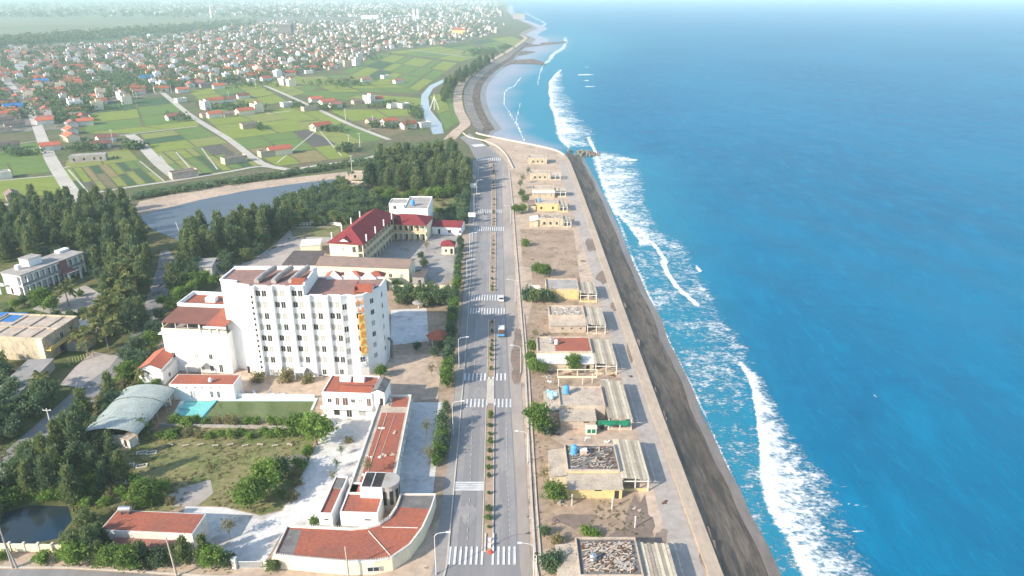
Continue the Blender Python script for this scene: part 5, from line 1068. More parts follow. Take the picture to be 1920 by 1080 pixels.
def hut(y0, label, wall='hut_yellow', roof='grey_concrete', lean='roof_grey_sheet', canopy=1.0, x0=11.4, w=10.8, d=9.3, fd=4.2, holes=0, front_roof='roof_grey_sheet', cx1=16.7, c_y0=-2.0, c_y1=12, posts=True, leanon=True, fh=2.5, slat=False, h=4.0, doors=True, fw=1.0):
    t = thing('beach_hut', label, 'hut', (x0, y0, 0), 0, None)
    MB().box(0, 0, -.3, w, d, h - .45).build('wall', wall, t)
    MB().box(.22, .22, h - .448, w - .22, d - .22, h - .40).build('roof', roof, t); parapet(t, 0, 0, w, d, h - .449, .449, 'tan_concrete', .2)
    if fd > 0:
        fx = w * fw
        MB().box(.0, -fd, -.3, fx, -.003, fh).build('front_room', wall, t)
        f = MB(); f.face([(-.3, -fd - .45, fh + .08), (fx + .2, -fd - .45, fh + .08), (fx + .2, -.01, h - .75), (-.3, -.01, h - .75)]).face([(-.3, -fd - .45, fh + .02), (-.3, -.01, h - .81), (fx + .2, -.01, h - .81), (fx + .2, -fd - .45, fh + .02)]).face([(-.3, -fd - .45, fh + .02), (fx + .2, -fd - .45, fh + .02), (fx + .2, -fd - .45, fh + .08), (-.3, -fd - .45, fh + .08)])
        f.face([(0.003, -fd, fh), (.003, -.01, fh), (.003, -.01, h - .8)]).face([(fx - .003, -.01, fh), (fx - .003, -fd, fh), (fx - .003, -.01, h - .8)])
        f.build('front_roof', front_roof, t)
        for k in range(holes): place(window_mesh(.55, .45, 'hole'), 'window_opening', t, (w * (.35 + .25 * k), -fd - .004, 1.3))
        if doors and not holes: place(window_mesh(.9, 2.0, 'hole'), 'window_opening', t, (w * .9, -fd - .004, 0)); place(window_mesh(1.4, .35, 'hole'), 'window_opening', t, (w * .55, -fd - .004, 1.9))
    elif holes:
        for k in range(holes): place(window_mesh(.9, 1.2, 'hole'), 'window_opening', t, (w * (.25 + .5 * k / max(1, holes - 1)), -.004, 1.0))
    if leanon:
        l0 = -3.5
        MB().box(l0, -.6, -.3, l0 + .2, d * .92, 2.7).box(l0 + .2, -.6, -.3, -.003, -.4, 2.7).box(l0 + .2, d * .92 - .2, -.3, -.003, d * .92, 2.7).build('side_wall', 'hut_cream', t)
        f = MB(); f.face([(l0 - .15, -.8, 2.75), (-.01, -.8, 3.3), (-.01, d * .92 + .2, 3.3), (l0 - .15, d * .92 + .2, 2.75)]).face([(l0 - .15, -.8, 2.71), (l0 - .15, d * .92 + .2, 2.71), (-.01, d * .92 + .2, 3.26), (-.01, -.8, 3.26)]); f.build('side_roof', lean, t)
    if canopy:
        X0, X1 = w + .05, cx1; n = 9
        f = MB()
        for k in range(n):
            xa, xb = X0 + (X1 - X0) * k / n, X0 + (X1 - X0) * (k + 1) / n - .03; za, zb = 3.38 - .4 * k / n, 3.38 - .4 * (k + 1) / n; o = .06 * (k % 2); e = random.uniform(-.2, .2); mi = (0, 1, 0, 2)[(k + int(y0)) % 4] if random.random() < .8 else random.randrange(3)
            f.face([(xa, c_y0 + e, za + o), (xb, c_y0 + e, zb + o), (xb, c_y1 + e, zb + o), (xa, c_y1 + e, za + o)], mi).face([(xa, c_y0 + e, za + o - .04), (xa, c_y1 + e, za + o - .04), (xb, c_y1 + e, zb + o - .04), (xb, c_y0 + e, zb + o - .04)])
        if not slat: f.build('canopy', ['roof_canopy_sheet', 'canopy_pale', 'canopy_brown'], t)
        b = MB()
        if slat:
            for k in range(9): xx = X0 + (X1 - X0) * k / 8; b.box(xx - .06, c_y0, 2.85, xx + .06, c_y1, 3.0)
            b.build('canopy', 'dirty_white', t)
        b = MB(); ny = 4
        for k in range(ny):
            yy = c_y0 + .2 + (c_y1 - c_y0 - .4) * k / (ny - 1)
            for xx, zz in ((X0 + .3, 3.1), ((X0 + X1) / 2, 3.1), (X1 - .3, 2.93)): MB().box(xx - .1, yy - .1, -.2, xx + .1, yy + .1, zz).build('post', 'dirty_white', t)
        b = MB(); b.box(X0 + .1, c_y0 + .08, 2.42, X1 - .1, c_y0 + .25, 2.6).box(X1 - .38, c_y0 + .25, 2.36, X1 - .22, c_y1 - .2, 2.5); b.build('beam', 'dirty_white', t)
        b = MB(); b.box(X0, c_y0 + .12, 0, X1 - .1, c_y0 + .3, .7); b.build('terrace_parapet', wall, t)
    return t
hut(96.0, 'nearest beach hut, its flat roof heaped with broken timber and a grey tank', roof='dark_concrete', wall='tan_concrete', fd=0, c_y1=8.6, c_y0=-4)
debris('timber_heap', 'heap of broken planks covering the roof of the nearest hut', 'timber', (12.3, 96.8, 3.61), 0, 0, 9.0, 7.6, 420)
tank(14.0, 99.6, 3.6, 'grey blue water tank among broken planks on the nearest hut', 'steel', .62, 1.1)
t = hut(125.3, 'beach hut with debris on its flat roof and a bright yellow front wall', roof='dark_concrete')
debris('roof_debris', 'scattered planks and rubble on the hut with the bright yellow front', 'debris', (12.0, 126.0, 3.61), 0, 0, 9.6, 8.0, 170)
tank(13.2, 131.3, 3.6, 'blue water tank beside a pink box on the hut strewn with debris'); t = thing('brick_box', 'small pale pink brick box beside the blue tank on a hut roof', 'brick box', (15.2, 131.4, 3.6)); MB().box(-.75, -.55, 0, .75, .55, 1.1).build('body', 'tan_concrete', t); MB().box(-.8, -.6, 1.101, .8, .6, 1.2).build('lid', 'dirty_white', t)
hut(150.5, 'beach hut with bare grey roof, two blue tanks and green netting under its canopy', roof='tan_concrete', wall='tan_concrete', c_y0=-4.6, c_y1=13.5, front_roof='roof_grey_sheet', fw=.75, leanon=True)
tank(13.3, 156.6, 3.6, 'blue water tank standing on the bare grey hut roof'); t = thing('tarpaulin', 'crumpled pale blue tarpaulin on the side roof of the netted hut', 'tarpaulin', (8.6, 155.9, 3.0)); b = MB()
gp = [[(x * .5, y * .5, .12 + random.uniform(0, .45)) for x in range(6)] for y in range(7)]
for y in range(6):
    for x in range(5): b.face([gp[y][x], gp[y][x + 1], gp[y + 1][x + 1], gp[y + 1][x]])
b.build('sheet', 'tarp_blue', t)
tank(9.6, 154.6, 3.3, 'pale blue water tank half under the tarpaulin beside the netted hut', 'tarp_blue', .5, .9)
t = thing('shade_net', 'green shade netting hung under the canopy of a grey hut', 'net', (20.0, 145.4, 0)); b = MB(); n = 10
for k in range(n):
    x0, x1 = k * .75, (k + 1) * .75; s0, s1 = .25 * math.sin(k * 1.3), .25 * math.sin((k + 1) * 1.3); b.face([(x0, s0, 1.6 + .25 * abs(math.sin(k * .8))), (x1, s1, 1.6 + .25 * abs(math.sin((k + 1) * .8))), (x1, .6, 2.75), (x0, .6, 2.75)])
b.build('cloth', 'green_net', t)
t = thing('ice_kiosk', 'small white kiosk with green panels in front of the netted hut', 'kiosk', (18.3, 144.6, 0)); MB().box(-1.2, -.5, 0, 1.2, .6, 1.9).build('body', 'dirty_white', t); MB().box(-.9, -.53, .5, -.1, -.503, 1.5).box(.15, -.53, .5, .95, -.503, 1.5).build('panel', 'green_net', t); MB().box(-1.35, -.8, 1.903, 1.35, .7, 2.0).build('roof', 'cream_wall', t)
hut(178.8, 'beach hut with a red tiled roof terrace and cream front', roof='tan_concrete', wall='hut_cream', c_y0=-6.0, c_y1=9, x0=7.0, w=15.0, leanon=False, fw=1.0, front_roof='dirty_white', cx1=21.2)
t = thing('roof_tiling', 'patch of red tiles covering the terrace roof of the cream hut', 'roof tiles', (14.0, 179.2, 3.602)); MB().box(-2, 0, 0, 7.6, 8.6, .06).build('tiles', 'red_tile_flat', t)
tank(11.0, 184.5, 3.6, 'grey steel tank on the roof of the hut with red tiles', 'steel', .6, 1.1); tank(12.4, 183.6, 3.6, 'pale rusty tank beside the grey one on the red tiled hut', 'dirty_white', .55, 1.0)
b = MB(); 
for x in (0, 5.2, 10.4): b.box(x, 0, 0, x + .18, .18, 2.4)
b.box(-.1, 0, 2.4, 10.6, .18, 2.6).box(.18, .02, 0, 10.4, .16, .5); tag(b.build('pergola', 'cream_wall', None, (12.0, 171.0, 0)), 'cream concrete frame standing in front of the red tiled hut', 'pergola')
hut(203.0, 'ruined tan beach hut with three square holes in its front wall', roof='tan_concrete', wall='tan_concrete', holes=3, leanon=False, c_y0=-5.5, c_y1=8, d=7.5, front_roof='tan_concrete')
debris('rubble_heap', 'broken plaster heaped on the roof of the ruined tan hut', 'rubble', (12.2, 203.6, 3.61), 0, 0, 8.6, 6, 150, ('tan_concrete', 'dirty_white', 'grey_concrete'))
hut(224.4, 'beach hut with plain grey roof and yellow wall behind dark trees', roof='grey_concrete', wall='hut_yellow', fd=0, leanon=False, c_y0=-2.5, c_y1=8)
b = MB(); b.box(0, 0, 0, .2, 6, 2.4).box(3.6, 0, 0, 3.8, 6, 2.0).box(.2, 5.8, 0, 3.6, 6, 2.2).box(.2, 0, 0, 2.0, .2, 1.6); tag(b.build('ruined_wall', 'dirty_white', None, (5.8, 226, 0)), 'roofless white ruin beside the hut with the plain grey roof', 'ruin')
hut(306.0, 'pale broken beach hut beside the empty dirt lot', roof='tan_concrete', wall='hut_cream', fd=0, holes=3, lean='dirty_white', c_y0=-1.5, c_y1=5, d=7, cx1=14.5)
debris('rubble_heap', 'rubble on the roof of the pale broken hut by the dirt lot', 'rubble', (12, 306.6, 3.61), 0, 0, 9.5, 5.6, 110, ('tan_concrete', 'dirty_white', 'wood'))
hut(330.5, 'ochre beach hut with a small blue tank on its roof', roof='tan_concrete', wall='hut_yellow', fd=0, holes=2, c_y0=-2, c_y1=7, x0=11.0, lean='roof_old', d=8, cx1=15.0)
tank(13, 334, 3.6, 'small blue tank on the ochre hut', 'tank_blue', .6, 1.2)
hut(356.5, 'cream beach hut third from the rocky point', roof='tan_concrete', wall='hut_cream', fd=2.2, holes=3, c_y0=-1, c_y1=5, x0=10.4, d=7.5, leanon=False, front_roof='dirty_white')
hut(391.5, 'cream beach hut with a bare slatted pergola second from the rocky point', roof='tan_concrete', wall='hut_cream', fd=0, holes=3, slat=True, c_y0=-1, c_y1=6, x0=9.8, leanon=False, d=7)
hut(431.5, 'ochre hut standing alone nearest the rocky point', roof='tan_concrete', wall='hut_cream', fd=0, holes=3, canopy=0, x0=9.9, d=8, leanon=False)
for i, (x, y) in enumerate([(1072, 948), (1147, 955), (1190, 990), (1047, 728), (1092, 722), (1110, 718)]):
    q = G(x, y); tag(MB().box(-.09, -.09, -.2, .09, .09, 2.6).box(-.16, -.16, 2.6, .16, .16, 2.68).build('concrete_post', 'dirty_white', None, (q.x, q.y, 0)), 'lone pale concrete post standing in a sandy yard between huts', 'post', 'posts in the hut yards')
for k in range(26):
    x, y = random.choice([(random.uniform(7.5, 10.5), 0), (random.uniform(13, 33), 0)])[0], random.choice([118, 119.5, 143, 146, 168, 171, 196, 200, 220, 240, 262, 300, 115, 112]) + random.uniform(-2.5, 2.5)
    b = MB(); n_ = random.randrange(3, 7)
    for j in range(n_):
        a = random.uniform(0, 3.1); L = random.uniform(.5, 1.6); cx, cy = random.uniform(-.7, .7), random.uniform(-.5, .5); d = Vector((math.cos(a), math.sin(a))) * L / 2; nn = Vector((-math.sin(a), math.cos(a))) * random.uniform(.05, .25); z = .02 + .05 * j
        q = [(cx - d.x - nn.x, cy - d.y - nn.y), (cx + d.x - nn.x, cy + d.y - nn.y), (cx + d.x + nn.x, cy + d.y + nn.y), (cx - d.x + nn.x, cy - d.y + nn.y)]; b.prism(q, z, z + .06)
    tag(b.build('rubbish_heap', random.choice(['wood', 'tan_concrete', 'dirty_white', 'roof_old']), None, (x, y, .08)), 'low heap of boards and rubbish lying on the sand around the beach huts', 'rubbish', 'rubbish heaps around the beach huts')
# sea wall cap, rocky point
P_ = [(p.x - 1.5, p.y) for p in near_line[:-1]]
tag(ribbon('sea_wall', P_, 2.6, .06, 'wall_top', px=False, h=.35, kind=None), 'long straight concrete sea wall with a broad tan top', 'sea wall')
tag(ribbon('parapet_wall', smooth_px([(1058, 292), (1042, 283), (1000, 273), (950, 263), (905, 254), (893, 250)], 3), 1.0, .06, 'kerb_stone', h=.9, kind=None), 'pale parapet wall turning from the rocky point towards the dike', 'wall')
tag(ribbon('parapet_wall', smooth_px([(868, 250), (880, 258), (905, 264), (930, 274), (948, 290), (962, 316)], 3), .6, .06, 'kerb_stone', h=.7, kind=None), 'low pale wall curving round the end of the boulevard', 'wall')
for i in range(70):
    t_ = random.random(); q = G(1066 + t_ * 62, 289 + random.uniform(-6, 6) * (1 - .5 * t_), -3.6); s = random.uniform(.7, 1.5); b = bmesh.new(); bmesh.ops.create_icosphere(b, subdivisions=1, radius=s)
    for v in b.verts: v.co *= random.uniform(.7, 1.2); v.co.z *= .7
    me = bpy.data.meshes.new('boulder'); b.to_mesh(me); b.free(); me.materials.append(MATS['rock']); o = place(me, 'boulder', None, (q.x, q.y, -3.7 + 1.6 * (1 - t_) * random.random())); o.rotation_euler = (random.random() * 3, random.random() * 3, random.random() * 3)
    tag(o, 'brown boulder of the short rocky groyne below the sea wall corner', 'boulder', 'boulders of the rocky groyne')
# ================================================================ SCHOOL AND NEIGHBOURS
def long_block(name, label, at, w, d, floors, fh, wall, roofm, kind='hip', rise=3.0, gallery='right', bays=6, front_win=()):
    t = thing(name, label, 'school block', at[0], at[1]); h = floors * fh
    gx = 2.0
    if gallery == 'right': MB().box(0, 0, -.3, w - gx, d, h).build('wall', wall, t)
    else: MB().box(0, gx, -.3, w, d, h).build('wall', wall, t)
    b = MB(); hip(b, 0, 0, w, d, h + .18, rise, .6); b.build('roof', roofm, t)
    for f in range(floors):
        z = f * fh
        if gallery == 'right':
            MB().box(w - gx + .003, 0, z + fh - .3, w, d, z + fh).build('gallery_slab', wall, t)
            if f: MB().box(w - .15, .15, z, w, d - .15, z + .95).build('railing', 'ochre_wall', t)
        else:
            MB().box(0, 0, z + fh - .3, w, gx - .003, z + fh).build('gallery_slab', wall, t)
            if f: MB().box(.15, 0, z, w - .15, .15, z + .95).build('railing', 'ochre_wall', t)
        for k in range(bays + 1):
            s = k / bays
            if gallery == 'right': b = MB().box(w - .3, .02 + s * (d - .35), z, w - .004, .32 + s * (d - .35), z + fh - .303)
            else: b = MB().box(.02 + s * (w - .35), .004, z, .32 + s * (w - .35), .3, z + fh - .303)
            b.build('column', wall, t)
            if k < bays:
                if gallery == 'right': put_win(t, 'right', (s + .5 / bays) * d, z + .3, 1.2, 2.2, w - gx, d, 'door' if k % 2 else 'window')
                else: place(window_mesh(1.2, 2.2, 'door' if k % 2 else 'window'), 'door' if k % 2 else 'window', t, ((s + .5 / bays) * w, gx - .003, z + .1))
    for q in front_win: put_win(t, *q, w, d)
    return t
loc, rot, w = frame((617, 455), (681, 458), 9.6)
t = long_block('school_block', 'long three storey cream school block with steep crimson hip roof', (loc, rot - R(2)), w, 38, 3, 3.2, 'cream_wall', 'roof_red', rise=4.2, bays=11, front_win=(('front', 5.2, 6.9, .9, 1.3), ('front', 9.5, 6.4, 1.2, 2.2, ), ('front', 5.2, 3.6, .9, 1.3)))
b = MB(); gable(b, w * .3, -.75, w * .62, 3.0, 10.6, 1.2, .2, axis='y'); b.build('dormer', ['roof_red', 'white_wall'], t)
for k in range(4):
    for x in (-.35, w + .1): MB().box(x, 3 + k * 9.5, 9.6, x + .35, 3.5 + k * 9.5, 12.6).build('chimney', 'white_wall', t)
loc, rot, w = frame((722, 417), (797, 420), 7.6)
long_block('school_wing', 'two storey ochre school wing with flat fronted red roof and galleries', (loc, rot), w, 12, 2, 3.5, 'cream_wall', 'roof_red', rise=2.6, gallery='front', bays=7)
t, w = building('white_house', 'white two storey house with grey flat roof behind the school', 'house', (757, 391), (802, 391), 10.2, 20, 'flat', rmat='grey_concrete', par=.4, wins=[('right', 4, 1, 1.2, 1.6, 'hole'), ('right', 10, 4, 1.2, 1.4)])
building('white_house_wing', 'white wing with a dark loggia behind the school', 'house', (729, 381), (764, 381), 9.6, 8, 'flat', rmat='grey_concrete', par=.35, wins=[('front', 2.5, 7.0, 1.2, 1.5), ('front', 8, 6.4, 3.2, 2.4, 'hole'), ('front', 11.3, 6.8, 1.6, 1.6, 'hole')])
q = G(774, 386, 9.8); tank(q.x, q.y, 9.85, 'blue tank on the grey roof of the white house', 'tank_blue', .9, 1.9)
building('gate_office', 'low white office with red roof beside the boulevard hedge', 'office', (810, 424), (864, 426), 3.6, 9, 'gable', rmat='roof_red', rise=1.3, wins=[('front', 3, .3, .9, 2.1, 'hole'), ('front', 7.5, 1, 1.2, 1.3), ('front', 12, 1, 1, 1.2)])
building('guard_booth', 'small cream guard booth with crimson hip roof in the school yard', 'guard booth', (828, 461), (851, 461), 3.6, 4.4, 'hip', wall='cream_wall', rmat='roof_red', rise=1.6, ov=.5, wins=[('front', 1.6, 1.1, .9, 1.1), ('front', 3.8, .3, 1.0, 2.2, 'hole')])
t, w = building('brown_roof_block', 'long cream one storey block with old brown tiled roof behind the hotel', 'building', (594, 497), (766, 503), 5.6, 9.5, 'gable', wall='cream_wall', rmat='roof_old', rise=1.5, ov=.35, wins=[('front', x, 2.0, .95, 1.35) for x in (4.5, 9.2, 18.0, 22.5, 26.4, 30.4)] + [('front', 13.8, 1.0, 1.4, 2.6, 'door')])
building('dark_sheet_shed', 'shed with dark striped sheet roof beside the brown roofed block', 'shed', (530, 497), (592, 497), 4.6, 15, 'slab', wall='dirty_white', rmat='roof_dark_sheet', ov=.3)
building('cream_annex', 'small cream annex with pale flat roof behind the dark sheet shed', 'annex', (563, 462), (600, 460), 4.2, 8, 'slab', wall='cream_wall', rmat='dirty_white', ov=.2)
building('grey_outbuilding', 'small grey outbuilding with dark roof right of the brown roofed block', 'outbuilding', (773, 519), (795, 520), 3.4, 6.5, 'slab', wall='sidewalk', rmat='roof_dark_sheet', ov=.2, wins=[('front', 2.5, .4, .9, 1.9, 'hole')])
for k, x in enumerate((622, 663, 704)):
    q = G(x, 517, 6); loc, rot, w = Vector((q.x - 2.2, q.y, 0)), 0, 4.4; building('garden_pavilion', 'small red hip roofed pavilion just behind the hotel roofline', 'pavilion', None, None, 5.0, 4.4, 'hip', wall='cream_wall', rmat='roof_orange', rise=1.9, ov=.6, at=(loc, rot, w), group='pavilions behind the hotel')
t = thing('red_pavilion', 'red hexagonal pavilion in the court behind the boulevard hedge', 'pavilion', G(822, 644)); MB().lathe([(3.6, 2.5), (3.6, 2.62), (1.4, 3.9), (.1, 4.6)], 6).build('roof', 'roof_orange', t)
for k in range(6): a = k * math.pi / 3; MB().tube([(2.9 * math.cos(a), 2.9 * math.sin(a), 0), (2.9 * math.cos(a), 2.9 * math.sin(a), 2.5)], .12, 6).build('post', 'dirty_white', t)
q = G(785, 578); t = thing('round_shelter', 'low pale domed shelter at the back of the grey court', 'shelter', (q.x, q.y, 0)); MB().lathe([(2.0, 2.0), (2.0, 2.12), (1.2, 2.5), (.1, 2.65)], 18).build('roof', 'sidewalk', t); MB().lathe([(.2, 0), (.2, 2.0)], 8).build('post', 'dirty_white', t)
tag(ribbon('boundary_wall', [(730, 543), (855, 543)], .3, .05, 'cream_wall', h=1.6, kind=None), 'pale balustraded wall behind the hotel thicket', 'wall')
tag(ribbon('boundary_wall', [(582, 418), (640, 424)], .3, .05, 'dirty_white', h=1.4, kind=None), 'white wall between the dry meadow and the pond trees', 'wall')
b = MB()
for k in range(9): b.box(k * 1.5, 0, 0, k * 1.5 + .2, .2, 1.3)
b.box(0, .02, 1.3, 12.2, .18, 1.5).box(0, .05, .6, 12.2, .15, .75); q = G(531, 424); tag(b.build('white_fence', 'dirty_white', None, (q.x, q.y, 0)), 'short white concrete fence at the end of the sandy track', 'fence')
building('flat_roof_shed', 'small white shed with grey flat roof among the pond trees', 'shed', (362, 502), (396, 500), 4.0, 9, 'slab', wall='dirty_white', rmat='grey_concrete', ov=.35, wins=[('front', 4, .4, 2.2, 1.9, 'hole')])
building('low_white_annex', 'roofless looking white annex beside the small flat roofed shed', 'annex', (394, 494), (412, 492), 3.0, 6, 'flat', wall='dirty_white', rmat='dark_concrete', par=1.0)
building('ruined_house', 'tan half ruined house at the left foot of the casuarina grove', 'house', (638, 346), (668, 348), 3.6, 9, 'flat', wall='tan_concrete', rmat='sand', par=.8, wins=[('front', 4, 1, 1.4, 1.5, 'hole')])
building('ruined_house', 'second tan ruin just behind the half ruined house', 'house', (655, 326), (697, 326), 3.2, 8, 'flat', wall='tan_concrete', rmat='tan_concrete', par=.9, wins=[('front', 3, 1, 1.4, 1.5, 'hole'), ('front', 8, .2, 1.2, 2.2, 'hole')])
building('cream_pump_house', 'small cream house hidden at the right foot of the casuarina grove', 'house', (845, 327), (865, 329), 4.0, 8, 'flat', wall='cream_wall', rmat='dirty_white', par=.3)
# ---- balconied villa
a = G(48, 556); c = G(163, 510); dd = c - a; an = math.atan2(dd.y, dd.x); L = dd.length
v = thing('balconied_villa', 'two storey white villa with arched blue grey galleries and a red porch', 'villa', (a.x, a.y, 0), an)
MB().box(0, 2.0, -.3, L, 8.6, 7.4).build('wall', 'white_wall', v); MB().box(-.4, -.4, 7.402, L + .4, 9, 7.7).build('roof', 'grey_concrete', v)
for f in (0, 1):
    z = f * 3.6; nb = 11
    MB().box(0, 0, z + 3.3, L, 1.997, z + 3.6).build('gallery_slab', 'white_wall', v)
    if f: MB().box(.1, .0, z, L - .1, .15, z + .9).build('railing', 'sidewalk', v)
    for k in range(nb + 1):
        x = .02 + k / nb * (L - .42); MB().box(x, .004, z, x + .4, .4, z + 3.297).build('column', 'white_wall', v)
        if k < nb:
            b = MB(); w_ = L / nb
            for j in range(5):
                x0 = x + .4 + (w_ - .4) * j / 5; x1 = x + .4 + (w_ - .4) * (j + 1) / 5; tm = (j + .5) / 5 * 2 - 1; b.box(x0, .1, z + 2.5 + .75 * math.sqrt(max(0, 1 - tm * tm)), x1, .35, z + 3.296)
            b.build('arch', 'white_wall', v); place(window_mesh(1.2, 2.1, 'window'), 'window', v, (x + w_ / 2 + .2, 1.997, z + .25))
MB().box(L * .56, -4.2, 3.35, L * .78, -.003, 3.6).build('porch_slab', 'roof_brown', v); MB().box(L * .55, -4.4, 3.601, L * .79, -4.2, 3.9).build('porch_edge', 'white_wall', v); MB().box(L * .57, -4.1, 0, L * .59, -3.6, 3.35).box(L * .76, -4.1, 0, L * .78, -3.6, 3.35).build('porch_column', 'white_wall', v)
MB().box(L * .60, -.02, 3.62, L * .72, .10, 7.3).build('porch_bay', 'roof_brown', v)
MB().box(L * .28, 4, 7.702, L * .48, 8.4, 10.2).build('roof_room', 'white_wall', v); MB().box(L * .27, 3.8, 10.203, L * .49, 8.7, 10.4).build('roof_slab', 'grey_concrete', v); MB().box(L * .84, 6.4, 7.702, L + .3, 8.8, 8.5).box(L * .14, 5, 7.702, L * .19, 6.5, 9.2).build('roof_box', 'white_wall', v)
put_win(v, 'left', -6.4, 5, 0, 0, 0, 0) if False else place(window_mesh(1.0, 2.1, 'hole'), 'window_opening', v, (-.004, 5.6, .2), -math.pi / 2)
MB().box(-1.6, 7.0, 3.3, -.003, 9.6, 3.5).box(-1.6, 7.0, 3.5, -1.45, 9.6, 4.4).box(-1.5, 9.2, 0, -1.2, 9.5, 7.3).build('balcony', 'white_wall', v)
# ---- yellow block at the left edge
loc, rot, w = frame((-60, 628), (80, 634), 7.2)
t, w = building('yellow_block', 'two storey pale yellow block with weathered flat roof at the left edge', 'building', None, None, 7.2, 15, 'flat', wall='hut_cream', rmat='tan_concrete', par=.5, at=(loc, rot, w), wins=[('right', 3, 4, 1.2, 1.6), ('right', 7, 4, 1.2, 1.6), ('right', 11, 4, 1.2, 1.6), ('front', w - 3.5, 1, 1, 1.5) if False else ('right', 6, .3, 1.6, 2.4, 'hole')])
b = MB()
for k in range(4): b.box(w - 21 + k * 5.5, .6, 6.79, w - 20.6 + k * 5.5, 14.4, 7.05)
b.box(w - 21, 6.6, 6.79, w - .5, 7.0, 7.12); b.build('roof_beam', 'tan_concrete', t)
MB().box(w - 1.9, -.3, .0, w - .3, -.004, 7.0).build('stair_panel', 'cream_wall', t); MB().box(w + .003, 0, 3.3, w + 1.5, 15, 3.5).box(w + 1.35, .0, 3.5, w + 1.5, 15, 4.4).build('gallery', 'yellow_wall', t)
building('blue_roof_shed', 'shed with bright blue sheet roof at the left picture edge', 'shed', (-40, 602), (24, 604), 6.6, 6, 'slab', rmat='roof_blue', ov=.2)
building('mossy_shed', 'low building with pale mossy roof right of the yellow block', 'shed', (130, 612), (180, 616), 4.0, 6, 'slab', rmat='dirty_white', wall='grey_concrete', ov=.2)
building('red_wall_shed', 'small lean-to with dull red roof beside the yellow block', 'shed', (122, 640), (158, 640), 3.2, 5.5, 'slab', rmat='roof_brown', wall='sidewalk', ov=.2)
building('long_grey_shed', 'long low shed with grey flat roof left of the sandy road shoulder', 'shed', (-30, 755), (22, 752), 2.8, 22, 'slab', rmat='sidewalk', wall='grey_concrete', ov=.2)
b = MB(); b.tube([(0, 0, 0), (0, 0, 1.9)], .15, 4).tube([(4.2, 5, 0), (4.2, 5, 1.9)], .15, 4)
for k in range(9): s = (k + .5) / 9; b.box(4.2 * s - .04, 5 * s - .04, .1, 4.2 * s + .04, 5 * s + .04, 1.7)
q = G(130, 684); tag(b.build('iron_gate', 'ochre_wall', None, (q.x, q.y, .05)), 'brown iron gate standing at the roadside by the yellow block', 'gate')
q = G(150, 607); 
def simple_car(label, x, y, rot, body, cat='car', group=None, van=False, L=4.3, W_=1.75, H_=1.5, name='car'):
    t = thing(name, label, cat, (x, y, .13), rot, group); b = MB(); hl = L / 2; hw = W_ / 2
    prof = [(-hl, .35), (hl, .35), (hl, .75), (hl * .55, .95), (hl * .25, H_ * .97), (-hl * .6, H_), (-hl * .92, 1.0), (-hl, .9)] if not van else [(-hl, .35), (hl, .35), (hl, .95), (hl * .8, 1.2), (hl * .62, H_), (-hl * .97, H_), (-hl, 1.2)]
    def ins(z): return hw * (1 if z < 1.0 else .86)
    n = len(prof)
    for i in range(n):
        j = (i + 1) % n; p, q = prof[i], prof[j]; b.face([(p[0], -ins(p[1]), p[1]), (p[0], ins(p[1]), p[1]), (q[0], ins(q[1]), q[1]), (q[0], -ins(q[1]), q[1])][::-1])
    for s in (-1, 1):
        f = [(p[0], s * ins(p[1]), p[1]) for p in prof]; b.face(f if s < 0 else f[::-1])
    b.build('body', body, t)
    g = MB()
    for s in (-1, 1):
        y_ = s * (hw * .905); q = [(-hl * .8, y_, 1.0), (hl * .45, y_, 1.0), (hl * .22, s * hw * .875, H_ - .12), (-hl * .58, s * hw * .875, H_ - .12)]; g.face(q if s < 0 else q[::-1])
    g.face([(hl * .54, -hw * .8, .985), (hl * .54, hw * .8, .985), (hl * .27, hw * .78, H_ - .04), (hl * .27, -hw * .78, H_ - .04)]).face([(-hl * .94, hw * .8, 1.03), (-hl * .94, -hw * .8, 1.03), (-hl * .64, -hw * .78, H_ - .04), (-hl * .64, hw * .78, H_ - .04)])
    g.build('windows', 'glass', t)
    for sx in (-.6, .6):
        for s in (-1, 1): MB().tube([(sx * hl, s * (hw - .2), .32), (sx * hl, s * (hw + .02), .32)], .32, 12).build('wheel', 'void', t)
    for s in (-1, 1): MB().box(hl - .02, s * hw * .7 - .15, .6, hl + .015, s * hw * .7 + .15, .72).build('headlight', 'metal_white', t)
    return t
simple_car('dark blue van parked in the shade of the leafy side street', *G(243, 597)[:2], 1.2, 'roof_blue', 'van', van=True, L=5, H_=2.0, name='parked_van')
simple_car('white car driving over the crosswalk beside the median', *G(940, 563)[:2], math.pi / 2, 'metal_white', L=4.4)
t = thing('small_truck', 'small truck with pale cab and open bed on the right carriageway', 'truck', (*G(940, 628)[:2], .13), math.pi / 2)
MB().box(.6, -.9, .5, 2.3, .9, 2.0).box(2.3, -.85, .5, 2.6, .85, 1.1).build('cab', 'metal_white', t); MB().box(-2.6, -.95, .7, .5, .95, .85).box(-2.6, -.95, .853, -2.52, .95, 1.35).box(-2.52, -.95, .853, .5, -.87, 1.35).box(-2.52, .87, .853, .5, .95, 1.35).build('bed', 'tank_blue', t); MB().box(-2.4, -.8, .86, .3, .8, 1.5).build('load', 'wood', t); MB().box(2.303, -.75, 1.2, 2.32, .75, 1.8).build('windscreen', 'glass', t)
for sx in (-1.7, 1.6):
    for s in (-1, 1): MB().tube([(sx, s * .65, .38), (sx, s * .92, .38)], .38, 12).build('wheel', 'void', t)
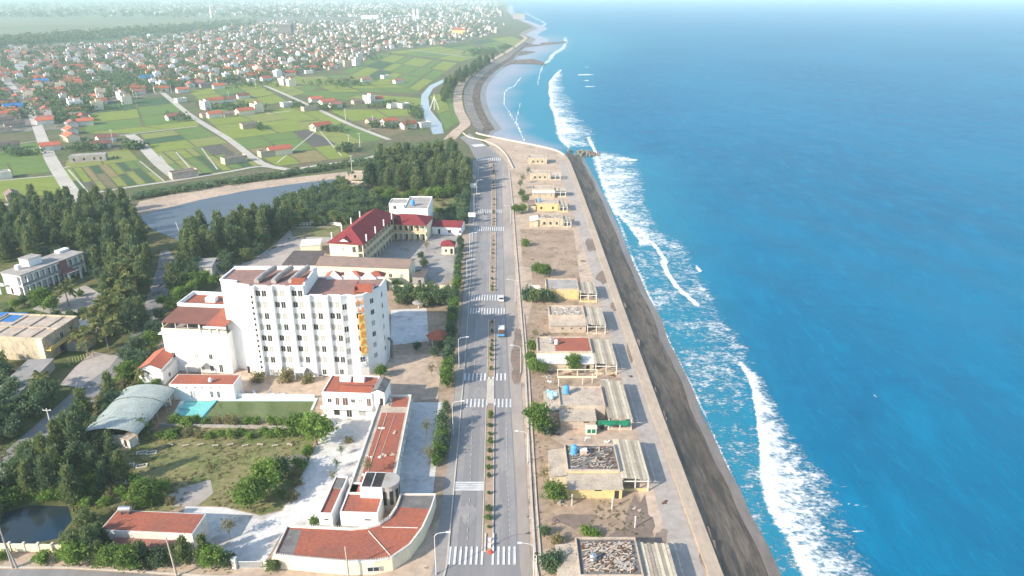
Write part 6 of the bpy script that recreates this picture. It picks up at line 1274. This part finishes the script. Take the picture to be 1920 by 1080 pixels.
def scooter(x, y, lab):
    t = thing('motor_scooter', lab, 'scooter', (x, y, .13), math.pi / 2); b = MB(); b.box(-.5, -.15, .35, .2, .15, .7).box(.2, -.12, .25, .5, .12, .4).tube([(.5, 0, .4), (.4, 0, 1.0)], .06, 6).tube([(.4, -.32, 1.0), (.4, .32, 1.0)], .03, 5); b.build('frame', 'void', t)
    for sx in (-.6, .6): MB().tube([(sx, -.05, .28), (sx, .05, .28)], .28, 12).build('wheel', 'void', t)
    MB().box(-.5, -.13, .703, .15, .13, .8).build('seat', 'wood', t)
    pe = thing('person', 'rider in dark clothes sitting on the scooter by the far crosswalk', 'person', (x, y, .13 + .78), math.pi / 2)
    bm_ = bpy.data.meshes.new('body'); vs = [(-.15, 0, .05), (-.12, 0, .3), (-.05, 0, .55), (-.04, 0, .65), (0, 0, .78), (-.06, .2, .5), (.12, .26, .3), (.36, .28, .24), (-.06, -.2, .5), (.12, -.26, .3), (.36, -.28, .24), (.22, .13, -.02), (.25, .16, -.42), (.22, -.13, -.02), (.25, -.16, -.42)]
    bm_.from_pydata(vs, [(0, 1), (1, 2), (2, 3), (3, 4), (2, 5), (5, 6), (6, 7), (2, 8), (8, 9), (9, 10), (0, 11), (11, 12), (0, 13), (13, 14)], []); bm_.materials.append(MATS['void']); o = place(bm_, 'body', pe)
    md = o.modifiers.new('skin', 'SKIN'); o.modifiers.new('sub', 'SUBSURF').levels = 1
    for i, r_ in enumerate([.15, .15, .14, .06, .11, .07, .055, .04, .07, .055, .04, .09, .06, .09, .06]): bm_.skin_vertices[0].data[i].radius = (r_, r_)
    bm_.skin_vertices[0].data[0].use_root = True
q = G(908, 403); scooter(q.x, q.y, 'dark scooter ridden just before the far crosswalk')
# ================================================================ STREET FURNITURE
def lamp(px, py, label, h=9.0, arm=2.0, s=1, group='street lamps of the boulevard'):
    q = G(px, py); t = thing('street_lamp', label, 'street lamp', (q.x, q.y, .05), 0, group)
    MB().tube([(0, 0, 0), (0, 0, h * .5), (0, 0, h - .6), (s * .25, 0, h - .15), (s * .7, 0, h + .1)], .075, 8, 0, .045).build('pole', 'metal_white', t); MB().lathe([(.2, 0), (.2, .35), (.1, .5)], 8).build('base', 'grey_concrete', t)
    MB().tube([(s * .7, 0, h + .1), (s * arm, 0, h + .35)], .045, 6).build('arm', 'metal_white', t); MB().box(min(s * arm, s * (arm + .8)), -.16, h + .3, max(s * arm, s * (arm + .8)), .16, h + .44).build('head', 'metal_white', t)
for px, py, where in [(818, 1078, 'nearest street lamp on the left pavement'), (850, 818, 'street lamp on the left pavement level with the long terracotta hall'), (861, 690, 'street lamp on the left pavement facing the hotel forecourt'), (876, 533, 'street lamp on the left pavement below the school yard'), (881, 479, 'street lamp on the left pavement at the guard booth'), (889, 400, 'street lamp on the left pavement beside the white boards'), (894, 372, 'street lamp between the two white boards'), (897, 346, 'farthest street lamp on the left pavement')]: lamp(px, py, where)
for px, py, where in [(1000, 1090, 'nearest street lamp over the right kerb'), (989, 870, 'street lamp on the right kerb near the netted hut'), (976, 700, 'street lamp on the right kerb by the red tiled hut'), (966, 568, 'street lamp on the right kerb by the yellow walled hut'), (957, 420, 'farthest street lamp on the right kerb')]: lamp(px, py, where, 8.0, 2.0, -1)
q = G(1005, 1100); t = thing('street_lantern', 'small dark capped lantern post on the seaside verge', 'street lantern', (q.x, q.y, 0)); MB().tube([(0, 0, 0), (0, 0, 7.0)], .06, 8).build('pole', 'metal_white', t); MB().lathe([(.16, 7), (.3, 7.3), (.34, 7.32), (.1, 7.55)], 10).build('cap', 'void', t)
def utility(px, py, h, lab, lean=(0, 0), m='dirty_white', cross=True, group=None):
    q = G(px, py); t = thing('utility_pole', lab, 'utility pole', (q.x, q.y, 0), 0, group); MB().tube([(0, 0, -.3), (lean[0] * .5, lean[1] * .5, h / 2), (lean[0], lean[1], h)], .19, 8, 0, .11).build('pole', m, t)
    if cross:
        b = MB(); b.box(lean[0] - .9, lean[1] - .06, h - .5, lean[0] + .9, lean[1] + .06, h - .38)
        b.build('crossarm', 'metal_white', t)
        for x in (-.8, 0, .8): MB().lathe([(.06, h - .38), (.09, h - .25), (.03, h - .1)], 8, 0, (lean[0] + x, lean[1])).build('insulator', 'dirty_white', t)
utility(110, 850, 11.5, 'tall white utility pole with a crossarm in the trees left of the lawn'); utility(25, 1066, 9.5, 'tallest of the twin poles on the left front verge', (-.3, .2), 'grey_concrete', False); utility(33, 1066, 5.5, 'short prop pole leaning against the taller one on the left front verge', (-.9, .2), 'grey_concrete', False)
utility(332, 1082, 8.6, 'slightly leaning pole on the verge before the low red roofed building', (-.4, 0), 'tan_concrete', False); utility(655, 1090, 7.6, 'pole standing before the curved building', (-.1, 0), 'tan_concrete', False); utility(348, 467, 11, 'pale pole leaning out of the trees by the grey pond', (-2.5, 1.0), 'dirty_white', False)
utility(872, 352, 10, 'tall pole at the corner of the casuarina grove', (0, 0), 'dirty_white', True); utility(866, 404, 8, 'wooden pole beside the hedge of the low office', (0, 0), 'bark', False); utility(1098, 900, 6, 'thin pole behind the hut strewn with debris') if False else None
for k, (x, y) in enumerate([(212, 268), (258, 192), (480, 165), (648, 226), (655, 278), (675, 275), (660, 320), (700, 240), (430, 190), (290, 175), (215, 178), (322, 176)]): utility(x, y, 9, 'slender pale pole standing among the fields', (0, 0), 'dirty_white', True, 'poles among the fields')
for k, (px, py, w_) in enumerate([(886, 346, 3.4), (887, 363, 3.0), (885, 420, 3.2)]):
    q = G(px, py); t = thing('advertising_board', 'blank white advertising board ' + ('farthest up the left pavement', 'in the middle of the three on the left pavement', 'nearest the low office')[k], 'advertising board', (q.x, q.y, .05)); MB().box(-w_ / 2, -.12, 3.2, w_ / 2, .12, 5.2).build('panel', 'metal_white', t); MB().tube([(-.8, .2, 0), (-.8, .2, 4.5)], .08, 6).tube([(.8, .2, 0), (.8, .2, 4.5)], .08, 6).build('post', 'steel', t)
q = G(815, 205); t = thing('lattice_tripod', 'pale four legged pyramid frame standing in the meadow by the canal', 'survey frame', (q.x, q.y, 0)); b = MB()
for sx, sy in ((-4, -3), (4, -3), (4, 3), (-4, 3), (0, -4)): b.tube([(sx, sy, 0), (0, 0, 11)], .3, 5)
b.build('legs', 'dirty_white', t); MB().tube([(0, 0, 10.5), (0, 0, 13)], .2, 5).build('mast', 'dirty_white', t)
t = thing('traffic_island_sign', 'red and white painted nose of the median with an orange marker', 'traffic marker', (*G(917, 1036)[:2], .12)); b = MB()
b.box(-.85, 0, .1, -.65, 4.6, .35).box(.65, 0, .1, .85, 4.6, .35); b.build('kerb', 'line_paint', t); MB().lathe([(.5, .1), (.5, .25), (.3, .35), (.05, .4)], 14, 0, (.25, -.2)).build('marker', 'sign_orange' if False else 'red_paint', t); MB().box(-.3, 1.0, .12, .3, 1.2, 1.1).box(-.3, 2.6, .12, .3, 2.75, .9).build('plate', 'line_paint', t)
for k, (px, py) in enumerate([(890, 258), (896, 253)]): pass
# ================================================================ TOWN
ROAD_A = (G(145, 375) - G(60, 212)); TH = math.atan2(ROAD_A.y, ROAD_A.x) - math.pi / 2
def H_red(w, d, h, rm, wl, porch=True):
    t = thing('village_house', None, 'house'); MB().box(0, 0, -.3, w, d, h).build('wall', wl, t); b = MB(); gable(b, 0, 0, w, d, h + .01, d * .26, .5); b.build('roof', [rm, wl], t)
    if porch:
        b = MB(); b.box(0, -1.6, h - .5, w, -.003, h - .3); b.build('porch', wl, t)
        for k in range(5): x = .1 + k * (w - .4) / 4; MB().box(x, -1.5, 0, x + .22, -1.28, h - .503).build('porch_column', wl, t)
    for k in range(max(1, int(w / 3))): place(window_mesh(1.1, 1.9, 'hole'), 'window_opening', t, (1.6 + k * 3, -.004, .2))
    place(window_mesh(1.0, 1.2, 'hole'), 'window_opening', t, (-.004, d / 2, 1), -math.pi / 2); return t
def H_box(w, d, fl, wl, rm='grey_concrete', top=True, bal=True):
    t = thing('town_house', None, 'house'); h = fl * 3.3; MB().box(0, 0, -.3, w, d, h).build('wall', wl, t); MB().box(.2, .2, h + .002, w - .2, d - .2, h + .05).build('roof', rm, t); parapet(t, 0, 0, w, d, h + .001, .7, wl)
    if top: MB().box(w * .1, d * .45, h + .06, w * .7, d * .9, h + 2.6).build('stair_head', wl, t); b = MB(); b.box(w * .05, d * .4, h + 2.603, w * .75, d * .95, h + 2.75); b.build('stair_head_roof', 'roof_orange', t)
    for f in range(fl):
        for k in range(max(1, int(w / 2.6))): place(window_mesh(1.1, 1.6 if f else 2.2, 'hole'), 'window_opening', t, (1.3 + k * 2.5, -.004, f * 3.3 + (.8 if f else .1)))
        if f and bal: MB().box(.2, -1.1, f * 3.3 - .1, w - .2, -.003, f * 3.3 + .05).box(.2, -1.1, f * 3.3 + .05, w - .2, -.98, f * 3.3 + .85).build('balcony', wl, t)
    return t
HP = {'red': [H_red(11, 7, 3.6, 'roof_orange', 'dirty_white'), H_red(14, 7.5, 3.8, 'roof_orange', 'cream_wall')], 'brown': [H_red(11, 6.5, 3.3, 'roof_brown', 'dirty_white'), H_red(8, 5.5, 3.0, 'roof_old', 'tan_concrete', False)],
      'box': [H_box(7, 11, 2, 'white_wall'), H_box(5.5, 12, 2, 'dirty_white', 'roof_old'), H_box(8, 9, 2, 'cream_wall', 'red_tile_flat')], 'low': [H_box(9, 7, 1, 'dirty_white', 'grey_concrete', False), H_box(14, 6, 1, 'tan_concrete', 'roof_old', False)], 'grey': [H_red(13, 7, 3.2, 'roof_dark_sheet', 'grey_concrete', False)], 'blue': [H_red(14, 9, 4.0, 'roof_blue', 'dirty_white', False)]}
for ps in HP.values():
    for p in ps: p['_p'] = 1
WORDS = {'red': 'orange tiled house with a porch', 'brown': 'low house with a dull brown roof', 'box': 'white flat roofed house of several storeys', 'low': 'low flat roofed house', 'grey': 'grey sheet roofed shed', 'blue': 'shed with a blue sheet roof'}
def house(kind, x, y, label, group=None, rot=None, sc=1.0, var=None):
    ps = HP[kind]; p = ps[var if var is not None else random.randrange(len(ps))]; r = TH + random.choice((0, 0, 0, math.pi / 2, -math.pi / 2)) + random.uniform(-.06, .06) if rot is None else rot
    if '_p' in p: p.location = (x, y, 0); p.rotation_euler.z = r; p.scale = (sc,) * 3; p['label'] = label; del p['_p']; register(p); o = p
    else: o = dup(p, (x, y, 0), r, sc, label)
    if group: o['group'] = group
    elif 'group' in o: del o['group']
    return o
HPOS = []
A0 = TH + .12
named = [('red', 112, 278, 'orange roofed two part house at the roadside between the rice fields'), ('red', 120, 250, 'pale orange house in the row along the long straight road'), ('brown', 125, 236, 'brown house behind the pale orange one in the roadside row'), ('red', 118, 262, 'orange house in the middle of the roadside row'), ('box', 128, 205, 'pale house with white stair head at the top of the roadside row'), ('box', 125, 190, 'big white flat roofed block beside the long straight road'),
         ('brown', 212, 262, 'brown roofed house at the head of the pale concrete lane'), ('brown', 205, 274, 'second brown roofed house at the head of the pale concrete lane'), ('red', 150, 212, 'red roofed house at the left corner of the dark green paddy'), ('box', 230, 185, 'cream house with arched wall on the far edge of the dark green paddy'), ('box', 306, 165, 'pale yellow house with two windows at the far paddy edge'), ('brown', 270, 175, 'small brown house left of the pale yellow one'), ('brown', 336, 222, 'small red brown hut at the roadside by the dark green paddy'),
         ('red', 350, 172, 'orange house beside the bushes near the second field road'), ('low', 345, 190, 'white low house with pillars beside the second field road'), ('red', 415, 192, 'orange house of the pair in the middle of the fields'), ('brown', 437, 190, 'brown house of the pair in the middle of the fields'), ('brown', 465, 183, 'lone brown house east of the pair in the fields'), ('brown', 392, 218, 'first red brown house of the row behind the second field road'), ('red', 412, 218, 'second house of the row behind the second field road'), ('brown', 435, 217, 'third house of the row behind the second field road'), ('box', 387, 203, 'white two storey house behind the field road row'),
         ('red', 470, 212, 'orange house with white gable in the fields'), ('box', 486, 208, 'white house beside the orange one in the fields'), ('low', 484, 237, 'white half built house standing alone in the green paddy'), ('red', 612, 240, 'bright orange roofed house alone in the green paddy'), ('red', 540, 285, 'brick coloured long house near the embankment lane'), ('low', 523, 288, 'small brick hut beside the long house near the embankment'), ('low', 456, 300, 'little pale hut at the junction of the embankment lane'), ('low', 366, 327, 'little white hut at the end of the vegetable plots'),
         ('red', 622, 195, 'large bright orange hip like roof beside the third field road'), ('red', 600, 190, 'white fronted house beside the large orange roof'), ('brown', 635, 200, 'brown house right of the large orange roof'), ('low', 543, 198, 'small grey house beside the third field road'), ('low', 592, 205, 'white wall like low house at the roadside below the large orange roof'), ('brown', 672, 193, 'brown house in the line towards the canal'), ('box', 690, 192, 'white arched house in the line towards the canal'), ('red', 712, 190, 'orange house in the line towards the canal'), ('low', 740, 200, 'large unfinished white house near the canal'), ('low', 760, 200, 'dark windowed unfinished house nearest the canal'),
         ('brown', 700, 230, 'leftmost brown roofed house of the row by the canal bend'), ('red', 738, 232, 'middle orange roofed house of the row by the canal bend'), ('red', 772, 238, 'white gabled orange house of the row by the canal bend'), ('low', 800, 236, 'small white house nearest the canal bend'), ('red', 418, 165, 'orange house by the trees at the town edge'), ('red', 505, 150, 'orange house at the top of the third field road'), ('box', 550, 160, 'white house with verandas beside the third field road'), ('box', 530, 158, 'white house just left of the one with verandas'), ('box', 428, 148, 'bright white cube house at the town edge'), ('red', 317, 155, 'orange gabled tall house at the town edge'),
         ('low', 20, 330, 'low white sheds at the left roadside in the fields'), ('brown', 10, 372, 'brown roofed house at the far left by the wood'), ('grey', 35, 276, 'long grey shed with a white sheet roof among the left fields'), ('blue', 40, 205, 'blue roofed house left of the long straight road'), ('grey', 25, 228, 'big grey roofed house left of the long straight road'), ('grey', 45, 236, 'dark grey roofed house beside the left roadside'), ('low', 22, 246, 'small white house below the grey roofs on the left'), ('blue', 90, 157, 'long blue roofed hall in the town by the straight road'), ('low', 155, 168, 'white open frame building at the town edge'), ('low', 240, 160, 'pale long house at the town edge'), ('blue', 285, 150, 'pale blue roofed house at the town edge'), ('brown', 650, 152, 'brown roofed farm in the green fields'), ('brown', 692, 152, 'second brown roofed farm in the green fields'), ('brown', 752, 155, 'small brown farmhouse with a tree in the green fields'), ('low', 725, 146, 'pale low house in the green fields')]
for kind, px, py, lab in named:
    q = G(px, py); house(kind, q.x, q.y, lab, None, A0 + (math.pi / 2 if 'row' in lab and px < 200 else 0) + random.uniform(-.1, .1), 1.0); HPOS.append((q.x, q.y))
q = G(160, 302); t, w = building('long_grey_building', 'long pale grey building with six dark windows in the rice fields', 'building', (128, 293), (197, 289), 4.0, 7, 'flat', wall='grey_concrete', rmat='grey_concrete', par=.25, wins=[('front', x, 1.0, 1.1, 1.5, 'hole') for x in (2.5, 8, 13.5, 17, 24, 26)])
TOWN = [[(-60, 232), (0, 225), (75, 222), (140, 235), (215, 185), (330, 168), (480, 148), (560, 139), (640, 126), (705, 96), (870, 77), (930, 60), (930, 44), (880, 30), (780, 34), (640, 40), (520, 40), (420, 55), (200, 82), (-60, 95)]]
ROADL = [G(*p) for p in ((-60, 60), (0, 140), (30, 170), (60, 212), (82, 268), (105, 315), (145, 375))]
def near_road(x, y):
    for a, c in zip(ROADL[:-1], ROADL[1:]):
        d = c - a; t_ = max(0, min(1, ((x - a.x) * d.x + (y - a.y) * d.y) / d.length_squared)); 
        if (a.x + d.x * t_ - x) ** 2 + (a.y + d.y * t_ - y) ** 2 < 90: return True
    return False
TP = [[tuple(G(*p)[:2]) for p in poly] for poly in TOWN]
open_px = [[(155, 148), (262, 135), (295, 160), (190, 175)], [(490, 156), (560, 140), (600, 165), (545, 184)], [(350, 168), (470, 158), (480, 166), (390, 200)]]
OPEN = [[tuple(G(*p)[:2]) for p in poly] for poly in open_px]
cand = []
tpx = TOWN[0]
while len(cand) < 3300:
    px, py = random.uniform(-60, 935), random.uniform(28, 235)
    if not inside((px, py), tpx): continue
    if random.random() > (1.0 if py < 135 else .75): continue
    q = G(px, py)
    # even out by ground density: accept more where a pixel covers more land
    if random.random() > min(1, (q.y / 1500) ** 1.1 + .2): continue
    if near_road(q.x, q.y) or any(inside((q.x, q.y), o) for o in OPEN): continue
    ca_, sa_ = math.cos(TH), math.sin(TH); uu, vv = q.x * ca_ + q.y * sa_, -q.x * sa_ + q.y * ca_
    if random.random() < .8: uu = round(uu / 46) * 46 + random.choice((-11, 11)) + random.uniform(-3, 3); vv = round(vv / 11) * 11 + random.uniform(-1.5, 1.5)
    cand.append((uu * ca_ - vv * sa_, uu * sa_ + vv * ca_, px, py))
cand.sort(key=lambda c: -c[3]); kept = []; cell = {}
for c in cand:
    k = (int(c[0] // 15), int(c[1] // 15))
    if any((abs(o[0] - c[0]) < 8.5 and abs(o[1] - c[1]) < 8.5) for dx in (-1, 0, 1) for dy in (-1, 0, 1) for o in cell.get((k[0] + dx, k[1] + dy), ())) or any((c[0] - o[0]) ** 2 + (c[1] - o[1]) ** 2 < 330 for o in HPOS): continue
    cell.setdefault(k, []).append(c); kept.append(c)
N_IND = 300
def area_of(px, py): return 'left of the long straight road' if px < 40 + (py - 100) * .45 else 'on the near side of the dense town' if py > 120 else 'in the dense town'
for c in kept[:N_IND]:
    kind = random.choices(['red', 'brown', 'box', 'low', 'grey'], [6, 6, 3, 3, 1])[0]; ar = area_of(c[2], c[3]); house(kind, c[0], c[1], '%s standing %s' % (WORDS[kind], ar), '%s houses %s' % (kind.replace('box', 'white').replace('red', 'orange'), ar))
# the rest of the town, as one mass
b = MB(); TM = ['dirty_white', 'tan_concrete', 'hut_cream', 'roof_orange', 'roof_brown', 'grey_concrete', 'roof_old', 'roof_blue', 'white_wall']
def far_house(x, y, sc=1.0):
    a = TH + random.choice((0, math.pi / 2)) + random.uniform(-.2, .2); ca, sa = math.cos(a), math.sin(a); w, d = random.uniform(4.5, 8.5) * sc, random.uniform(6.5, 11) * sc; fl = random.choices((1, 2, 3), (6, 5, 1))[0]; h = 3.0 * fl * sc
    def T(px, py, pz): return (x + px * ca - py * sa, y + px * sa + py * ca, pz)
    wl = random.choices((0, 1, 2, 5, 8), (4, 1, 2, 1, 2))[0]; base = [(0, 0), (w, 0), (w, d), (0, d)]
    for i in range(4):
        p, q = base[i], base[(i + 1) % 4]; b.face([T(*p, -.3), T(*q, -.3), T(*q, h), T(*p, h)], wl)
    if fl < 3 and random.random() < .72:
        rm = random.choice((3, 4, 4, 6)); r = d * .22
        b.face([T(-.4, -.4, h), T(w + .4, -.4, h), T(w + .4, d / 2, h + r), T(-.4, d / 2, h + r)], rm); b.face([T(w + .4, d + .4, h), T(-.4, d + .4, h), T(-.4, d / 2, h + r), T(w + .4, d / 2, h + r)], rm)
        b.face([T(0, 0, h), T(0, d, h), T(0, d / 2, h + r)][::-1], wl); b.face([T(w, 0, h), T(w, d, h), T(w, d / 2, h + r)], wl)
    else:
        b.face([T(0, 0, h), T(w, 0, h), T(w, d, h), T(0, d, h)], random.choice((5, 1, 3, 4, 4, 7 if random.random() < .15 else 6)))
        if random.random() < .6:
            bb = [(w * .15, d * .4), (w * .8, d * .4), (w * .8, d * .9), (w * .15, d * .9)]
            for i in range(4): p, q = bb[i], bb[(i + 1) % 4]; b.face([T(*p, h), T(*q, h), T(*q, h + 2.6), T(*p, h + 2.6)], wl)
            b.face([T(*p, h + 2.6) for p in bb], random.choice((3, 4, 1, 5)))
for c in kept[N_IND:]: far_house(c[0], c[1])
n = 0
while n < 1500:
    px, py = random.uniform(300, 950), random.uniform(2.5, 32)
    if px > 935 + (py - 3) * .2 or (px < 500 and py > 18): continue
    if random.random() > .35 + .65 * (math.sin(px * .021 + py * .4) > -.2): continue
    q = G(px, py); far_house(q.x, q.y, 1.0 + q.y / 9000); n += 1
for _ in range(160):
    px, py = random.uniform(-60, 420), random.uniform(4, 30); q = G(px, py); far_house(q.x, q.y, 1.4)
for px, py in [(x, 27 + random.uniform(-2, 2) + (x - 430) * -.02) for x in range(430, 640, 4)]: q = G(px, py); far_house(q.x, q.y, 1.3)
tag(b.build('distant_town_houses', TM), 'thousands of small white and red roofed houses of the far town', 'houses', None, 'stuff')
# landmark buildings in the town
def landmark(px, py, name, label, cat, parts):
    q = G(px, py); t = thing(name, label, cat, (q.x, q.y, 0))
    for nm, m, boxes in parts:
        bb = MB()
        for x in boxes: bb.box(*x)
        bb.build(nm, m, t)
    return t
landmark(780, 37, 'twin_tower_church', 'pale church with two tall square towers in the far town', 'church', [('nave', 'white_wall', [(-9, 0, 0, 9, 50, 16)]), ('tower', 'white_wall', [(-10.5, -6, 0, -4, 0, 38)]), ('tower', 'white_wall', [(4, -6, 0, 10.5, 0, 38)]), ('roof', 'roof_orange', [(-9.5, .5, 16.01, 9.5, 50, 17)])])
landmark(535, 66, 'grey_warehouse', 'big dark purple grey building standing out in the far town', 'building', [('wall', 'dark_concrete', [(-15, 0, 0, 15, 22, 24)]), ('roof', 'grey_concrete', [(-16, -1, 24.01, 16, 23, 25)])])
landmark(860, 66, 'yellow_hall', 'yellow hall with orange roof on the near right edge of the far town', 'hall', [('wall', 'yellow_wall', [(-16, 0, 0, 16, 16, 12)]), ('roof', 'roof_orange', [(-17, -1, 12.01, 17, 17, 13.5), (-8, 4, 13.51, 8, 12, 17)])])
landmark(693, 36, 'long_white_building', 'long bright white building in the far town', 'building', [('wall', 'white_wall', [(-30, 0, 0, 34, 20, 14)]), ('roof', 'roof_old', [(-30, .1, 14.01, 34, 20, 14.6)])])
landmark(396, 33, 'white_tower', 'lone thin white tower in the pale far fields', 'tower', [('shaft', 'white_wall', [(-3, -3, 0, 3, 3, 30)]), ('spire', 'white_wall', [(-1.5, -1.5, 30.01, 1.5, 1.5, 44)])])
landmark(973, 36, 'grey_block', 'grey block on the far headland by the sea', 'building', [('wall', 'grey_concrete', [(-22, 0, 0, 22, 20, 20)]), ('roof', 'dark_concrete', [(-22, 0, 20.01, 22, 20, 20.6)])])
# trees of the town and the far groves as one mass
pts = []
n = 0
while n < 6500:
    px, py = random.uniform(-60, 935), random.uniform(24, 240)
    if not inside((px, py), tpx): continue
    q = G(px, py)
    if random.random() > min(1, (q.y / 1500) ** 1.1 + .15) or near_road(q.x, q.y): continue
    pts.append((q.x, q.y, random.uniform(1.8, 3.6) + q.y / 1600)); n += 1
for _ in range(900): px = random.uniform(-80, 480); q = G(px, 88 - (px + 80) * .077 + random.uniform(-7, 7)); pts.append((q.x, q.y, random.uniform(4, 8)))
for _ in range(1600):
    px, py = random.uniform(-60, 945), random.uniform(3, 34); q = G(px, py); pts.append((q.x, q.y, random.uniform(6, 14)))
for (px, py, kx, ky, m_) in [(480, 160, 60, 6, 30), (300, 165, 60, 8, 40), (170, 200, 40, 10, 20), (60, 200, 50, 20, 60), (250, 278, 25, 4, 24), (165, 280, 40, 6, 30), (440, 205, 60, 8, 40), (610, 205, 30, 4, 24), (640, 158, 60, 8, 40), (620, 246, 25, 3, 16), (900, 100, 25, 6, 40), (720, 200, 50, 4, 26), (740, 240, 50, 3, 24), (650, 285, 25, 5, 16), (560, 200, 25, 5, 14), (30, 290, 40, 5, 22), (780, 215, 14, 12, 40), (690, 105, 40, 10, 40), (915, 99, 28, 5, 90), (945, 90, 14, 4, 40), (330, 225, 25, 5, 12), (485, 243, 10, 3, 8)]:
    for _ in range(m_): q = G(random.gauss(px, kx * .5), random.gauss(py, ky * .5)); pts.append((q.x, q.y, random.uniform(1.8, 3.4)))
for _ in range(420): s = random.random(); q = G(250 + 450 * s + random.uniform(-6, 6), 372 - 68 * s + random.uniform(-4, 4) + 8 * math.sin(s * 3.14) * 0); pts.append((q.x, q.y, random.uniform(.9, 1.7)))
Cc = []
for x, y, r in pts:
    k = 26 if r < 5 else 18
    d = RNG.normal(size=(k, 3)); d /= np.linalg.norm(d, axis=1, keepdims=True); d *= RNG.uniform(.5, 1, (k, 1)); Cc.append(np.stack([x + d[:, 0] * r, y + d[:, 1] * r, r * .95 + d[:, 2] * r * .85, np.full(k, r)], 1))
Cc = np.concatenate(Cc); me = leaf_mesh('far_tree_foliage', Cc[:, :3], 1.0, 'leaf_dark')
co = np.empty(len(me.vertices) * 3); me.vertices.foreach_get('co', co); co = co.reshape(-1, 4, 3); ce = Cc[:, None, :3]; co = ce + (co - ce) * (Cc[:, 3] * .36)[:, None, None]; me.vertices.foreach_set('co', co.ravel()); me.update()
tag(place(me, 'far_tree_foliage'), 'masses of dark trees among the far houses and fields', 'trees', None, 'stuff')
# ground cover of tufts on verges and lawn
tp = []
GPOND = [tuple(G(*p)[:2]) for p in [(0, 955), (60, 944), (132, 946), (142, 975), (116, 1014), (40, 1030), (-40, 1028)]]
def tufts(poly, n, s):
    P = [tuple(G(*p)[:2]) for p in poly]; xs = [p[0] for p in P]; ys = [p[1] for p in P]; k = 0
    while k < n:
        q = (random.uniform(min(xs), max(xs)), random.uniform(min(ys), max(ys)))
        if inside(q, P) and not inside(q, GPOND):
            k += 1; r_ = s * random.uniform(.5, 1.4)
            if math.sin(q[0] * .35 + 2 * math.sin(q[1] * .22)) + random.uniform(-1, 1) > 0: tp.append((q[0], q[1], r_))
tufts([(245, 815), (330, 800), (590, 800), (585, 850), (560, 900), (528, 955), (490, 966), (420, 950), (348, 948), (240, 985), (205, 960), (225, 880)], 1300, .28)
tufts([(985, 1010), (1000, 560), (1060, 470), (1090, 560), (1030, 820), (1060, 1075), (1005, 1079)], 700, .22); tufts([(60, 1040), (440, 1062), (440, 1078), (60, 1062)], 160, .2)
tufts([(-60, 840), (60, 840), (160, 720), (310, 730), (230, 820), (200, 900), (250, 1020), (-60, 1030)], 1600, .4)
tufts([(120, 440), (262, 412), (330, 450), (560, 375), (700, 340), (870, 345), (878, 420), (640, 420), (430, 515), (300, 560)], 2600, .5)
tufts([(1120, 940), (1200, 950), (1210, 1010), (1100, 1000)], 120, .25); tufts([(740, 955), (812, 1000), (800, 1075), (700, 1075)], 90, .22)
Cc = np.concatenate([np.stack([x + RNG.normal(size=7) * r * .6, y + RNG.normal(size=7) * r * .6, np.full(7, .10 + r * .35), np.full(7, r)], 1) for x, y, r in tp])
D = np.tile([0, 0, 1.2], (len(Cc), 1)); me = leaf_mesh('grass_tufts', Cc[:, :3], 1.0, 'leaf_dry', D=D)
co = np.empty(len(me.vertices) * 3); me.vertices.foreach_get('co', co); co = co.reshape(-1, 4, 3); ce = Cc[:, None, :3]; co = ce + (co - ce) * (Cc[:, 3] * .7)[:, None, None]; me.vertices.foreach_set('co', co.ravel()); me.update()
tag(place(me, 'grass_tufts'), 'tufts of dry grass and weeds on the lawn and verges', 'grass', None, 'stuff')
# ================================================================ unused prototypes away, haze last
for o in [o for o in S.objects if o.get('_p')]:
    for c in list(o.children): bpy.data.objects.remove(c)
    bpy.data.objects.remove(o)
HZ = 60000
b = MB(); b.box(-HZ, -2000, -7, HZ, HZ, 103); m = bpy.data.materials.new('haze'); m.use_nodes = True; nt = m.node_tree; nt.nodes.remove(nt.nodes['Principled BSDF'])
pv = nt.nodes.new('ShaderNodeVolumePrincipled'); pv.inputs['Color'].default_value = (.74, .95, 1, 1); pv.inputs['Density'].default_value = 0.00016; pv.inputs['Anisotropy'].default_value = 0
nt.links.new(pv.outputs[0], nt.nodes['Material Output'].inputs['Volume']); MATS['haze'] = m
hz = b.build('haze', 'haze'); hz['kind'] = 'stuff'; hz['label'] = 'thin sea haze'
